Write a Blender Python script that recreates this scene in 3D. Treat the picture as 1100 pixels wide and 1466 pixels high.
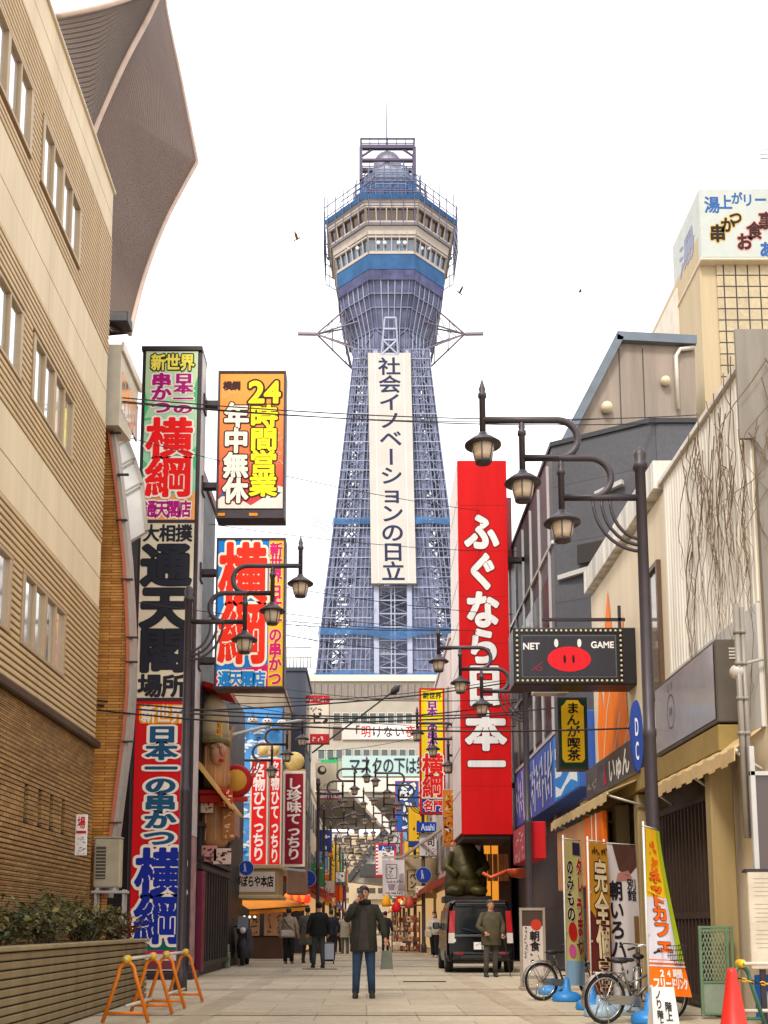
import bpy, bmesh, math, random
import numpy as np
from mathutils import Vector as V, Matrix
SC = bpy.context.scene
for _o in list(bpy.data.objects): bpy.data.objects.remove(_o)
COL = SC.collection
rad = math.radians
random.seed(7)
# ---------------------------------------------------------------- camera
FPX, CX, CY, PITCH, CAMH = 1500.0, 525.0, 1326.0 - 1500.0*math.tan(rad(7.5)), rad(7.5), 1.1
cam_d = bpy.data.cameras.new('camera'); cam = bpy.data.objects.new('camera', cam_d); COL.objects.link(cam)
cam.location = (0, 0, CAMH); cam.rotation_euler = (rad(90)+PITCH, 0, 0)
cam_d.sensor_fit = 'HORIZONTAL'; cam_d.sensor_width = 36.0; cam_d.lens = FPX/1100*36.0
cam_d.shift_x = (550-CX)/1100; cam_d.shift_y = (CY-733)/1100
cam_d.clip_start = 0.1; cam_d.clip_end = 3000
SC.camera = cam
# ---------------------------------------------------------------- sky and sun (bright overcast)
SUN_EL, SUN_AZ = rad(48), math.atan2(-0.42, -0.9)
W = bpy.data.worlds.new('World'); SC.world = W; W.use_nodes = True
nt = W.node_tree; nt.nodes.clear()
sky = nt.nodes.new('ShaderNodeTexSky'); sky.sky_type = 'NISHITA'; sky.sun_disc = False
sky.sun_elevation = SUN_EL; sky.sun_rotation = SUN_AZ; sky.dust_density = 4; sky.air_density = 1.5
mx = nt.nodes.new('ShaderNodeMix'); mx.data_type = 'RGBA'; mx.inputs['Factor'].default_value = 0.86
mx.inputs['B'].default_value = (9.0, 8.95, 8.95, 1)          # cloud layer
bg = nt.nodes.new('ShaderNodeBackground'); bg.inputs['Strength'].default_value = 0.115
wo = nt.nodes.new('ShaderNodeOutputWorld')
nt.links.new(sky.outputs[0], mx.inputs['A']); nt.links.new(mx.outputs['Result'], bg.inputs['Color']); nt.links.new(bg.outputs[0], wo.inputs[0])
sd = bpy.data.lights.new('sun', 'SUN'); sd.energy = 1.45; sd.angle = rad(12); sd.color = (1.0, 0.95, 0.87)
so = bpy.data.objects.new('sun', sd); COL.objects.link(so)
_d = V((math.sin(SUN_AZ)*math.cos(SUN_EL), math.cos(SUN_AZ)*math.cos(SUN_EL), math.sin(SUN_EL)))
so.rotation_euler = (-_d).to_track_quat('-Z', 'Y').to_euler(); so.location = (0, 0, 60)
SC.view_settings.view_transform = 'Standard'; SC.view_settings.look = 'None'
SC.view_settings.exposure = 0.95; SC.view_settings.gamma = 1.0
SC.render.engine = 'CYCLES'
SC.cycles.max_bounces = 6; SC.cycles.diffuse_bounces = 3; SC.cycles.glossy_bounces = 3; SC.cycles.transparent_max_bounces = 16
SC.cycles.use_denoising = True
# ---------------------------------------------------------------- measuring helpers: a pixel of the 1100x1466 photo to a point
def ray(px, py):
    x = (px-CX)/FPX; y = -(py-CY)/FPX
    return V((x, math.cos(PITCH)-y*math.sin(PITCH), math.sin(PITCH)+y*math.cos(PITCH)))
CAM = V((0, 0, CAMH))
def at(px, py, Y):
    d = ray(px, py); return CAM + d*(Y/d.y)
def atX(px, py, X):
    d = ray(px, py); return CAM + d*(X/d.x)
def atG(px, py, z=0.0):
    d = ray(px, py); return CAM + d*((z-CAMH)/d.z)
def zat(py, Y): return at(525, py, Y).z
# ---------------------------------------------------------------- materials
def hexc(h):
    h = h.lstrip('#'); r = [int(h[i:i+2], 16)/255 for i in (0, 2, 4)]
    return tuple((c/12.92 if c <= .04045 else ((c+.055)/1.055)**2.4) for c in r)+(1,)
_M = {}
def mat(name, col, rough=.6, metal=0., var=.12, scale=3., bump=0., bscale=40., spec=.4, streak=False):
    if name in _M: return _M[name]
    m = bpy.data.materials.new(name); m.use_nodes = True; t = m.node_tree; b = t.nodes['Principled BSDF']
    c = hexc(col) if isinstance(col, str) else tuple(col)+(1,)
    b.inputs['Roughness'].default_value = rough; b.inputs['Metallic'].default_value = metal
    b.inputs['Specular IOR Level'].default_value = spec; b.inputs['Base Color'].default_value = c
    tc = t.nodes.new('ShaderNodeTexCoord')
    if var > 0:
        n = t.nodes.new('ShaderNodeTexNoise'); n.inputs['Scale'].default_value = scale; n.inputs['Detail'].default_value = 6; n.inputs['Roughness'].default_value = .65
        src = tc.outputs['Object']
        if streak:
            mp = t.nodes.new('ShaderNodeMapping'); mp.inputs['Scale'].default_value = (1.6, 1.6, .12); t.links.new(src, mp.inputs[0]); src = mp.outputs[0]
        t.links.new(src, n.inputs['Vector'])
        r = t.nodes.new('ShaderNodeMapRange'); r.inputs['From Min'].default_value = .25; r.inputs['From Max'].default_value = .75
        r.inputs['To Min'].default_value = 1-var*1.6; r.inputs['To Max'].default_value = 1+var*.6
        t.links.new(n.outputs['Fac'], r.inputs['Value'])
        x = t.nodes.new('ShaderNodeVectorMath'); x.operation = 'SCALE'; x.inputs[0].default_value = c[:3]
        t.links.new(r.outputs[0], x.inputs['Scale']); t.links.new(x.outputs[0], b.inputs['Base Color'])
        r2 = t.nodes.new('ShaderNodeMapRange'); r2.inputs['To Min'].default_value = min(1, rough+.12); r2.inputs['To Max'].default_value = max(.02, rough-.12)
        t.links.new(n.outputs['Fac'], r2.inputs['Value']); t.links.new(r2.outputs[0], b.inputs['Roughness'])
    if bump > 0:
        n2 = t.nodes.new('ShaderNodeTexNoise'); n2.inputs['Scale'].default_value = bscale; n2.inputs['Detail'].default_value = 4
        t.links.new(tc.outputs['Object'], n2.inputs['Vector'])
        bp = t.nodes.new('ShaderNodeBump'); bp.inputs['Strength'].default_value = bump; bp.inputs['Distance'].default_value = .02
        t.links.new(n2.outputs['Fac'], bp.inputs['Height']); t.links.new(bp.outputs[0], b.inputs['Normal'])
    _M[name] = m; return m
def pt(col, rough=.5):                                       # plain paint or print of a colour
    return mat('paint_'+col, col, max(.55, rough), var=.13, scale=2.4, spec=.18, streak=True)
def glassy(name, col, rough=.06, metal=.55):
    return mat(name, col, rough, metal, var=.1, scale=.7, spec=.8)
def emis(name, col, st):
    if name in _M: return _M[name]
    m = mat(name, col, var=0); b = m.node_tree.nodes['Principled BSDF']
    b.inputs['Emission Color'].default_value = hexc(col); b.inputs['Emission Strength'].default_value = st
    return m
def brickmat(name, c1, c2, cm, w, h, mort=.012, rough=.8, axis='xz', bump=.4, off=.5, spots=False):
    if name in _M: return _M[name]
    m = bpy.data.materials.new(name); m.use_nodes = True; t = m.node_tree; b = t.nodes['Principled BSDF']; b.inputs['Roughness'].default_value = rough
    tc = t.nodes.new('ShaderNodeTexCoord'); sp = t.nodes.new('ShaderNodeSeparateXYZ'); cb = t.nodes.new('ShaderNodeCombineXYZ')
    t.links.new(tc.outputs['Object'], sp.inputs[0])
    if axis == 'xyz':                                        # any upright wall: run along x plus y
        ad = t.nodes.new('ShaderNodeMath'); ad.operation = 'ADD'; t.links.new(sp.outputs[0], ad.inputs[0]); t.links.new(sp.outputs[1], ad.inputs[1])
        t.links.new(ad.outputs[0], cb.inputs[0]); t.links.new(sp.outputs[2], cb.inputs[1])
    else:
        for k in (0, 1): t.links.new(sp.outputs['xyz'.index(axis[k])], cb.inputs[k])
    br = t.nodes.new('ShaderNodeTexBrick'); br.offset = off
    br.inputs['Color1'].default_value = hexc(c1); br.inputs['Color2'].default_value = hexc(c2); br.inputs['Mortar'].default_value = hexc(cm)
    br.inputs['Scale'].default_value = 1; br.inputs['Brick Width'].default_value = w; br.inputs['Row Height'].default_value = h; br.inputs['Mortar Size'].default_value = mort
    br.inputs['Mortar Smooth'].default_value = .2
    t.links.new(cb.outputs[0], br.inputs['Vector'])
    n = t.nodes.new('ShaderNodeTexNoise'); n.inputs['Scale'].default_value = .9; n.inputs['Detail'].default_value = 8; n.inputs['Roughness'].default_value = .7
    t.links.new(tc.outputs['Object'], n.inputs['Vector'])
    r = t.nodes.new('ShaderNodeMapRange'); r.inputs['From Min'].default_value = .25; r.inputs['From Max'].default_value = .75; r.inputs['To Min'].default_value = .72; r.inputs['To Max'].default_value = 1.12
    t.links.new(n.outputs['Fac'], r.inputs['Value'])
    n3 = t.nodes.new('ShaderNodeTexNoise'); n3.inputs['Scale'].default_value = 11; n3.inputs['Detail'].default_value = 5; t.links.new(tc.outputs['Object'], n3.inputs['Vector'])
    r3 = t.nodes.new('ShaderNodeMapRange'); r3.inputs['From Min'].default_value = .3; r3.inputs['From Max'].default_value = .7; r3.inputs['To Min'].default_value = .84; r3.inputs['To Max'].default_value = 1.08; t.links.new(n3.outputs['Fac'], r3.inputs['Value'])
    mu = t.nodes.new('ShaderNodeMath'); mu.operation = 'MULTIPLY'; t.links.new(r.outputs[0], mu.inputs[0]); t.links.new(r3.outputs[0], mu.inputs[1])
    if spots:                                                # trodden gum and small stains
        vo = t.nodes.new('ShaderNodeTexVoronoi'); vo.inputs['Scale'].default_value = 2.6; t.links.new(tc.outputs['Object'], vo.inputs['Vector'])
        rv_ = t.nodes.new('ShaderNodeMapRange'); rv_.inputs['From Min'].default_value = .05; rv_.inputs['From Max'].default_value = .09; rv_.inputs['To Min'].default_value = .72; rv_.inputs['To Max'].default_value = 1; t.links.new(vo.outputs['Distance'], rv_.inputs['Value'])
        m2 = t.nodes.new('ShaderNodeMath'); m2.operation = 'MULTIPLY'; t.links.new(mu.outputs[0], m2.inputs[0]); t.links.new(rv_.outputs[0], m2.inputs[1]); mu = m2
    x = t.nodes.new('ShaderNodeVectorMath'); x.operation = 'SCALE'; t.links.new(br.outputs['Color'], x.inputs[0]); t.links.new(mu.outputs[0], x.inputs['Scale'])
    t.links.new(x.outputs[0], b.inputs['Base Color'])
    if bump:
        bp = t.nodes.new('ShaderNodeBump'); bp.inputs['Strength'].default_value = bump; bp.inputs['Distance'].default_value = .01; bp.invert = True
        t.links.new(br.outputs['Fac'], bp.inputs['Height']); t.links.new(bp.outputs[0], b.inputs['Normal'])
    _M[name] = m; return m
def blend(name, ca, cb_, z0, z1):                            # a printed two-colour fade on a sign face (ink, world z)
    if name in _M: return _M[name]
    m = mat(name, ca, .45, var=0); t = m.node_tree; b = t.nodes['Principled BSDF']
    g = t.nodes.new('ShaderNodeNewGeometry'); s = t.nodes.new('ShaderNodeSeparateXYZ'); r = t.nodes.new('ShaderNodeMapRange')
    t.links.new(g.outputs['Position'], s.inputs[0]); t.links.new(s.outputs[2], r.inputs['Value'])
    r.inputs['From Min'].default_value = z0; r.inputs['From Max'].default_value = z1
    x = t.nodes.new('ShaderNodeMix'); x.data_type = 'RGBA'; x.inputs['A'].default_value = hexc(ca); x.inputs['B'].default_value = hexc(cb_)
    t.links.new(r.outputs[0], x.inputs['Factor']); t.links.new(x.outputs['Result'], b.inputs['Base Color'])
    return m
# ---------------------------------------------------------------- objects
def setp(o, label=None, cat=None, group=None, kind=None):
    if label: o['label'] = label
    if cat: o['category'] = cat
    if group: o['group'] = group
    if kind: o['kind'] = kind
    return o
def thing(name, label, cat, loc=(0, 0, 0), group=None, rz=0):
    o = bpy.data.objects.new(name, None); COL.objects.link(o); o.empty_display_size = .2
    o.location = loc; o.rotation_euler = (0, 0, rz)
    return setp(o, label, cat, group)
def copy_tree(o, parent=None, loc=None, rz=None, label=None):
    c = o.copy(); COL.objects.link(c)
    if parent is not None: c.parent = parent
    if loc is not None: c.location = loc
    if rz is not None: c.rotation_euler = (0, 0, rz)
    if label: c['label'] = label
    for ch in o.children: copy_tree(ch, c)
    return c
class MB:
    def __init__(s): s.v = []; s.f = []; s.m = []; s.sm = []; s.k = 0; s.uv = None
    def add(s, vs, fs, mi=None, sm=False):
        n = len(s.v); s.v += [tuple(p) for p in vs]; mi = s.k if mi is None else mi
        for f in fs: s.f.append(tuple(i+n for i in f)); s.m.append(mi); s.sm.append(sm)
        return s
    def obox(s, c, ux, uy, uz, bev=0, mi=None):               # centre and three half-axis vectors
        c = V(c); A = [V(ux), V(uy), V(uz)]
        if bev <= 0:
            vs = [c+A[0]*i+A[1]*j+A[2]*k for i in (-1, 1) for j in (-1, 1) for k in (-1, 1)]
            return s.add(vs, [(0, 1, 3, 2), (4, 6, 7, 5), (0, 4, 5, 1), (2, 3, 7, 6), (0, 2, 6, 4), (1, 5, 7, 3)], mi)
        L = [max(a.length, 1e-6) for a in A]; ix = {}; vs = []
        for i in (-1, 1):
            for j in (-1, 1):
                for k in (-1, 1):
                    sg = (i, j, k)
                    for ax in range(3):
                        p = c.copy()
                        for q in range(3): p += A[q]*sg[q]*(1 if q == ax else max(0, 1-bev/L[q]))
                        ix[(sg, ax)] = len(vs); vs.append(p)
        fs = []
        for ax in range(3):
            a, b = [q for q in range(3) if q != ax]
            for sg in (-1, 1):
                def mk(x, y):
                    t = [0, 0, 0]; t[ax] = sg; t[a] = x; t[b] = y; return (tuple(t), ax)
                fs.append(tuple(ix[mk(*q)] for q in ((-1, -1), (1, -1), (1, 1), (-1, 1))))
            for x in (-1, 1):
                for y in (-1, 1):
                    def mk2(z, w):
                        t = [0, 0, 0]; t[ax] = z; t[a] = x; t[b] = y; return (tuple(t), w)
                    fs.append((ix[mk2(-1, a)], ix[mk2(1, a)], ix[mk2(1, b)], ix[mk2(-1, b)]))
        for i in (-1, 1):
            for j in (-1, 1):
                for k in (-1, 1): fs.append(tuple(ix[((i, j, k), q)] for q in range(3)))
        return s.add(vs, fs, mi)
    def box(s, a, b, bev=0, mi=None):
        a = V(a); b = V(b); h = (b-a)/2
        return s.obox((a+b)/2, (abs(h.x), 0, 0), (0, abs(h.y), 0), (0, 0, abs(h.z)), bev, mi)
    def bar(s, p, q, w, h=None, mi=None, up=(0, 0, 1), bev=0):
        p = V(p); q = V(q); h = h or w; d = q-p; u = V(up)
        if d.length < 1e-6: return s
        if abs(d.normalized().dot(u)) > .97: u = V((0, 1, 0))
        x = d.cross(u).normalized(); z = x.cross(d).normalized()
        return s.obox((p+q)/2, d/2, x*w/2, z*h/2, bev, mi)
    def tube(s, pts, r, n=8, mi=None, sm=True, closed=False, cap=True):
        pts = [V(p) for p in pts]; N = len(pts); rs = r if isinstance(r, (list, tuple)) else [r]*N
        vs = []; fs = []; pu = None
        for i, p in enumerate(pts):
            a = pts[i-1] if (i > 0 or closed) else pts[i]; b = pts[(i+1) % N] if (i < N-1 or closed) else pts[i]
            d = (b-a).normalized() if (b-a).length > 1e-9 else V((0, 0, 1))
            if pu is None: pu = V((0, 0, 1)) if abs(d.z) < .9 else V((1, 0, 0))
            x = d.cross(pu)
            if x.length < 1e-6: x = d.cross(V((.3, .7, .1)))
            x.normalize(); y = x.cross(d).normalized(); pu = y
            for k in range(n):
                t = 2*math.pi*k/n; vs.append(p+(x*math.cos(t)+y*math.sin(t))*rs[i])
        M = N if closed else N-1
        for i in range(M):
            j = (i+1) % N
            for k in range(n): fs.append((i*n+k, i*n+(k+1) % n, j*n+(k+1) % n, j*n+k))
        if cap and not closed: fs += [tuple(range(n))[::-1], tuple((N-1)*n+k for k in range(n))]
        return s.add(vs, fs, mi, sm)
    def lathe(s, c, prof, n=20, mi=None, sm=True, sx=1, sy=1, ax=None):   # prof = (radius, height)
        c = V(c); vs = []; fs = []; R = Matrix.Identity(3) if ax is None else V(ax).to_track_quat('Z', 'Y').to_matrix()
        for r, z in prof:
            for k in range(n):
                t = 2*math.pi*k/n; vs.append(c+R@V((r*math.cos(t)*sx, r*math.sin(t)*sy, z)))
        for i in range(len(prof)-1):
            for k in range(n): fs.append((i*n+k, i*n+(k+1) % n, (i+1)*n+(k+1) % n, (i+1)*n+k))
        L = len(prof)-1; fs += [tuple(range(n))[::-1], tuple(L*n+k for k in range(n))]
        return s.add(vs, fs, mi, sm)
    def loft(s, rings, n=16, mi=None, sm=True):               # rings = (centre, rx, ry[, rotz])
        vs = []; fs = []
        for g in rings:
            c = V(g[0]); a = g[3] if len(g) > 3 else 0
            for k in range(n):
                t = 2*math.pi*k/n; x = g[1]*math.cos(t); y = g[2]*math.sin(t)
                vs.append(c+V((x*math.cos(a)-y*math.sin(a), x*math.sin(a)+y*math.cos(a), 0)))
        for i in range(len(rings)-1):
            for k in range(n): fs.append((i*n+k, i*n+(k+1) % n, (i+1)*n+(k+1) % n, (i+1)*n+k))
        L = len(rings)-1; fs += [tuple(range(n))[::-1], tuple(L*n+k for k in range(n))]
        return s.add(vs, fs, mi, sm)
    def ell(s, c, r, n=14, mi=None, h=8):
        c = V(c); r = (r, r, r) if not isinstance(r, (tuple, list)) else r
        pr = [(max(1e-4, math.sin(math.pi*i/h)), -math.cos(math.pi*i/h)) for i in range(h+1)]
        vs = []; fs = []
        for a, z in pr:
            for k in range(n):
                t = 2*math.pi*k/n; vs.append(c+V((r[0]*a*math.cos(t), r[1]*a*math.sin(t), r[2]*z)))
        for i in range(h):
            for k in range(n): fs.append((i*n+k, i*n+(k+1) % n, (i+1)*n+(k+1) % n, (i+1)*n+k))
        return s.add(vs, fs, mi, True)
    def prism(s, poly, vec, mi=None):
        n = len(poly); p = [V(q) for q in poly]; vec = V(vec); vs = p+[q+vec for q in p]
        return s.add(vs, [tuple(range(n)), tuple(range(n, 2*n))[::-1]]+[(i, i+n, (i+1) % n+n, (i+1) % n) for i in range(n)], mi)
    def quad(s, a, b, c, d, mi=None): return s.add([a, b, c, d], [(0, 1, 2, 3)], mi)
    def grid(s, fn, nu, nv, mi=None, sm=True, uv=False):
        vs = [fn(i/nu, j/nv) for j in range(nv+1) for i in range(nu+1)]
        fs = [(j*(nu+1)+i, j*(nu+1)+i+1, (j+1)*(nu+1)+i+1, (j+1)*(nu+1)+i) for j in range(nv) for i in range(nu)]
        if uv: s.uv = (s.uv or {}); b = len(s.v); s.uv.update({b+j*(nu+1)+i: (i/nu, j/nv) for j in range(nv+1) for i in range(nu+1)})
        return s.add(vs, fs, mi, sm)
    def build(s, name, mats, parent=None, fix=True, local=False):
        if not isinstance(mats, (list, tuple)): mats = [mats]
        off = V((0, 0, 0))
        if parent is not None and not local:
            r = parent
            while r.parent: r = r.parent
            off = V(r.location)
        me = bpy.data.meshes.new(name)
        me.from_pydata([(p[0]-off.x, p[1]-off.y, p[2]-off.z) for p in s.v], [], s.f)
        for m in mats: me.materials.append(m)
        me.polygons.foreach_set('material_index', s.m); me.polygons.foreach_set('use_smooth', s.sm)
        if s.uv:
            ul = me.uv_layers.new(name='UVMap')
            for l in me.loops: ul.data[l.index].uv = s.uv.get(l.vertex_index, (0, 0))
        if fix:
            bm = bmesh.new(); bm.from_mesh(me); bmesh.ops.recalc_face_normals(bm, faces=bm.faces); bm.to_mesh(me); bm.free()
        me.update()
        o = bpy.data.objects.new(name, me); COL.objects.link(o)
        if parent is not None: o.parent = parent
        return o
def arc(c, r, a0, a1, n, ux=(1, 0, 0), uz=(0, 0, 1)):
    c = V(c); return [c+V(ux)*r*math.cos(rad(a0+(a1-a0)*i/n))+V(uz)*r*math.sin(rad(a0+(a1-a0)*i/n)) for i in range(n+1)]
# ---------------------------------------------------------------- lettering: glyph outlines -> distance field -> weighted flat shapes
_tc = bpy.data.curves.new('lettering', 'FONT'); _to = bpy.data.objects.new('lettering', _tc); COL.objects.link(_to)
_seg = {}; _gl = {}
def segs(ch):
    if ch not in _seg:
        _tc.body = ch; bpy.context.view_layer.update()
        m = bpy.data.meshes.new_from_object(_to.evaluated_get(bpy.context.evaluated_depsgraph_get()))
        cnt = {}
        for p in m.polygons:
            for e in p.edge_keys: cnt[e] = cnt.get(e, 0)+1
        v = [x.co for x in m.vertices]
        _seg[ch] = np.array([[v[a].x, v[a].y, v[b].x, v[b].y] for (a, b), n in cnt.items() if n == 1]) if len(v) else np.zeros((0, 4))
        bpy.data.meshes.remove(m)
    return _seg[ch]
def glyph(ch, w, N, whole=False, keep=False):
    key = (ch, round(w, 4), N, whole, keep)
    if key in _gl: return _gl[key]
    S = segs(ch)
    if len(S) == 0: _gl[key] = ([], []); return _gl[key]
    if whole:
        a0, a1, b0, b1 = S[:, [0, 2]].min(), S[:, [0, 2]].max(), S[:, [1, 3]].min(), S[:, [1, 3]].max()
    else: a0, a1, b0, b1 = .02, .98, -.10, .86
    pad = w+.04; st = 1.0/N
    X = np.arange(a0-pad, a1+pad+st, st); Y = np.arange(b0-pad, b1+pad+st, st)
    gx, gy = np.meshgrid(X, Y); P = np.stack([gx.ravel(), gy.ravel()], 1)
    d2 = np.full(len(P), 1e9); ins = np.zeros(len(P), bool)
    for x1, y1, x2, y2 in S:
        dx, dy = x2-x1, y2-y1; L = dx*dx+dy*dy+1e-12
        t = np.clip(((P[:, 0]-x1)*dx+(P[:, 1]-y1)*dy)/L, 0, 1)
        d2 = np.minimum(d2, (P[:, 0]-x1-t*dx)**2+(P[:, 1]-y1-t*dy)**2)
        if y1 != y2:
            cr = ((y1 > P[:, 1]) != (y2 > P[:, 1])) & (P[:, 0] < (x2-x1)*(P[:, 1]-y1)/(y2-y1)+x1); ins ^= cr
    D = np.sqrt(d2).reshape(gx.shape); I = ins.reshape(gx.shape); F = w+np.where(I, D, -D)
    if keep and w > .02:                                     # heavy strokes keep a thin gap along the middle of narrow counters
        a, b_ = np.roll(D, 2, 1), np.roll(D, -2, 1); c, e = np.roll(D, 2, 0), np.roll(D, -2, 0); h_ = st*.5
        R = (~I) & (D < w) & (D > .008) & (((D > a+h_) & (D > b_+h_) & (D >= np.roll(D, 1, 1)) & (D >= np.roll(D, -1, 1))) | ((D > c+h_) & (D > e+h_) & (D >= np.roll(D, 1, 0)) & (D >= np.roll(D, -1, 0))))
        rp = P[R.ravel()]
        if len(rp):
            m = np.full(len(P), 9.)
            for k in range(0, len(rp), 64): m = np.minimum(m, np.sqrt(((P[:, None, :]-rp[None, k:k+64])**2).sum(2)).min(1))
            F = np.minimum(F, m.reshape(F.shape)-.0125)
    ny, nx = F.shape; vs = []; fs = []
    xs = lambda x: (x-a0)/(a1-a0); ys = lambda y: (y-b0)/(b1-b0)
    for j in range(ny-1):
        i = 0
        while i < nx-1:
            q = (F[j, i], F[j, i+1], F[j+1, i+1], F[j+1, i])
            if all(c > 0 for c in q):
                i2 = i
                while i2 < nx-1 and F[j, i2+1] > 0 and F[j+1, i2+1] > 0: i2 += 1
                n = len(vs); vs += [(xs(X[i]), ys(Y[j])), (xs(X[i2]), ys(Y[j])), (xs(X[i2]), ys(Y[j+1])), (xs(X[i]), ys(Y[j+1]))]; fs.append((n, n+1, n+2, n+3)); i = i2; continue
            if any(c > 0 for c in q):
                co = ((X[i], Y[j]), (X[i+1], Y[j]), (X[i+1], Y[j+1]), (X[i], Y[j+1])); poly = []
                for k in range(4):
                    k2 = (k+1) % 4; f1, f2 = q[k], q[k2]
                    if f1 > 0: poly.append(co[k])
                    if (f1 > 0) != (f2 > 0):
                        t = f1/(f1-f2); poly.append((co[k][0]+(co[k2][0]-co[k][0])*t, co[k][1]+(co[k2][1]-co[k][1])*t))
                if len(poly) >= 3:
                    n = len(vs); vs += [(xs(a), ys(b)) for a, b in poly]; fs.append(tuple(range(n, n+len(poly))))
            i += 1
    _gl[key] = (vs, fs); return _gl[key]
class Panel:
    """a flat sign face; its own 2-D coordinates are those given in px"""
    def __init__(s, o, u, v, px=(0, 0, 1, 1)):
        s.o = V(o); s.u = V(u); s.v = V(v); s.px = px; s.n = s.v.cross(s.u).normalized()
    def P(s, x, y, d=0):
        a, b, c, e = s.px; return s.o+s.u*((x-a)/(c-a))+s.v*((y-b)/(e-b))+s.n*d
    def rect(s, mb, x0, y0, x1, y1, d=.003, mi=0):
        return mb.quad(s.P(x0, y0, d), s.P(x1, y0, d), s.P(x1, y1, d), s.P(x0, y1, d), mi)
    def poly(s, mb, pts, d=.003, mi=0):
        return mb.add([s.P(x, y, d) for x, y in pts], [tuple(range(len(pts)))], mi)
    def disc(s, mb, x, y, rx, ry, d=.003, mi=0, n=24):
        return s.poly(mb, [(x+rx*math.cos(2*math.pi*k/n), y+ry*math.sin(2*math.pi*k/n)) for k in range(n)], d, mi)
    def line(s, mb, pts, w, d=.003, mi=0):
        for (x0, y0), (x1, y1) in zip(pts[:-1], pts[1:]):
            L = math.hypot(x1-x0, y1-y0) or 1; a, b = -(y1-y0)/L*w/2, (x1-x0)/L*w/2
            s.poly(mb, [(x0+a, y0+b), (x1+a, y1+b), (x1-a, y1-b), (x0-a, y0-b)], d, mi)
    def text(s, mb, t, x0, y0, x1, y1, mi, w=.02, out=(), dr='v', d=.004, N=None, whole=False, slant=0):
        n = 1 if whole else len(t)
        for k in range(n):
            ch = t if whole else t[k]
            if dr == 'v': a, b, c, e = x0, y0+(y1-y0)*k/n, x1, y0+(y1-y0)*(k+1)/n
            else: a, b, c, e = x0+(x1-x0)*k/n, y0, x0+(x1-x0)*(k+1)/n, y1
            NN = N or max(16, min(64, int((e-b)*1.3)))
            lay = [(w+o[1], o[0]) for o in out][::-1]+[(w, mi)]
            for q, (ww, m) in enumerate(lay):
                vs, fs = glyph(ch, ww, NN, whole, q == len(lay)-1 and dr != 'x')
                if dr == 'v' and ch in 'ー－': pts = [s.P(a+(c-a)*gy, b+(e-b)*gx, d+.002*q) for gx, gy in vs]
                else: pts = [s.P(a+(c-a)*gx+slant*(gy-.5), e+(b-e)*gy, d+.002*q) for gx, gy in vs]
                mb.add(pts, fs, m)
    def scribble(s, mb, x0, y0, x1, y1, n, mi, w, rng, d=.004, dr='v'):   # marks too small to read
        for k in range(n):
            if dr == 'v': cx, cy, h = (x0+x1)/2, y0+(y1-y0)*(k+.5)/n, (y1-y0)/n*.38; b = (x1-x0)*.42
            else: cy, cx, b = (y0+y1)/2, x0+(x1-x0)*(k+.5)/n, (x1-x0)/n*.38; h = (y1-y0)*.42
            for _ in range(4):
                q = rng.random(); p0 = (cx+rng.uniform(-b, b), cy+rng.uniform(-h, h))
                p1 = (p0[0]+(rng.uniform(.5, 1)*b if q < .5 else rng.uniform(-.2, .2)*b), p0[1]+(rng.uniform(-.2, .2)*h if q < .5 else rng.uniform(.6, 1)*h))
                s.line(mb, [p0, p1], w, d+.0005*k, mi)
def front(x0, y0, x1, y1, Y):                                # a face square to the street at depth Y
    ym = (y0+y1)/2; X0 = at(x0, ym, Y).x; X1 = at(x1, ym, Y).x; z0 = zat(y0, Y); z1 = zat(y1, Y)
    return Panel((X0, Y, z0), (X1-X0, 0, 0), (0, 0, z1-z0), (x0, y0, x1, y1))
def side(X, Y0, Y1, z0, z1, px=(0, 0, 1, 1)):                # a face along the street; Y0 is its left end as seen
    return Panel((X, Y0, z0), (0, Y1-Y0, 0), (0, 0, z1-z0), px)
# ---------------------------------------------------------------- ground
g = MB(); g.quad((-900, -60, -.012), (900, -60, -.012), (900, 1500, -.012), (-900, 1500, -.012))
setp(g.build('ground', mat('asphalt', '#9a8c78', .9, var=.2, scale=.4)), kind='structure')
PAVE = brickmat('stone_slabs', '#c3b297', '#b3a48a', '#928470', 1.25, 1.25, .009, .7, 'xy', .25, off=.5, spots=True)
g = MB(); g.quad((-5.2, -8, 0), (5.2, -8, 0), (5.2, 170, 0), (-5.2, 170, 0))
setp(g.build('pavement', PAVE), kind='structure')
BAND = brickmat('band_slabs', '#ab9a80', '#b3a287', '#8f8069', .62, .62, .01, .7, 'xy', .25, off=0)
for _x in (-2.25, 1.9):
    g = MB(); g.quad((_x, -8, .004), (_x+.34, -8, .004), (_x+.34, 170, .004), (_x, 170, .004))
    setp(g.build('paving_band', BAND), kind='structure')
g = MB()
for _y in (13.2, 18.4, 23.6, 28.8, 34, 39.2): g.quad((-5.2, _y, .007), (5.2, _y, .007), (5.2, _y+.45, .007), (-5.2, _y+.45, .007))
setp(g.build('paving_band', BAND), kind='structure')
for px, py, w, d in ((608, 1406, .85, .16), (458, 1388, .9, .18)):
    p = atG(px, py); b = MB()
    b.box((p.x-w/2, p.y-d/2, .002), (p.x+w/2, p.y+d/2, .012), mi=0)
    for k in range(12): b.box((p.x-w/2+w*k/12+.01, p.y-d/2+.02, .0121), (p.x-w/2+w*k/12+.045, p.y+d/2-.02, .0165), mi=1)
    setp(b.build('drain_cover', [mat('iron', '#2b2825', .6, .6), mat('iron_top', '#57504a', .5, .7)]),
         'dark slotted drain cover in the paving '+('to the right of the person in blue jeans' if px > 550 else 'below the person in black'), 'drain cover', 'drain covers')
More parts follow.
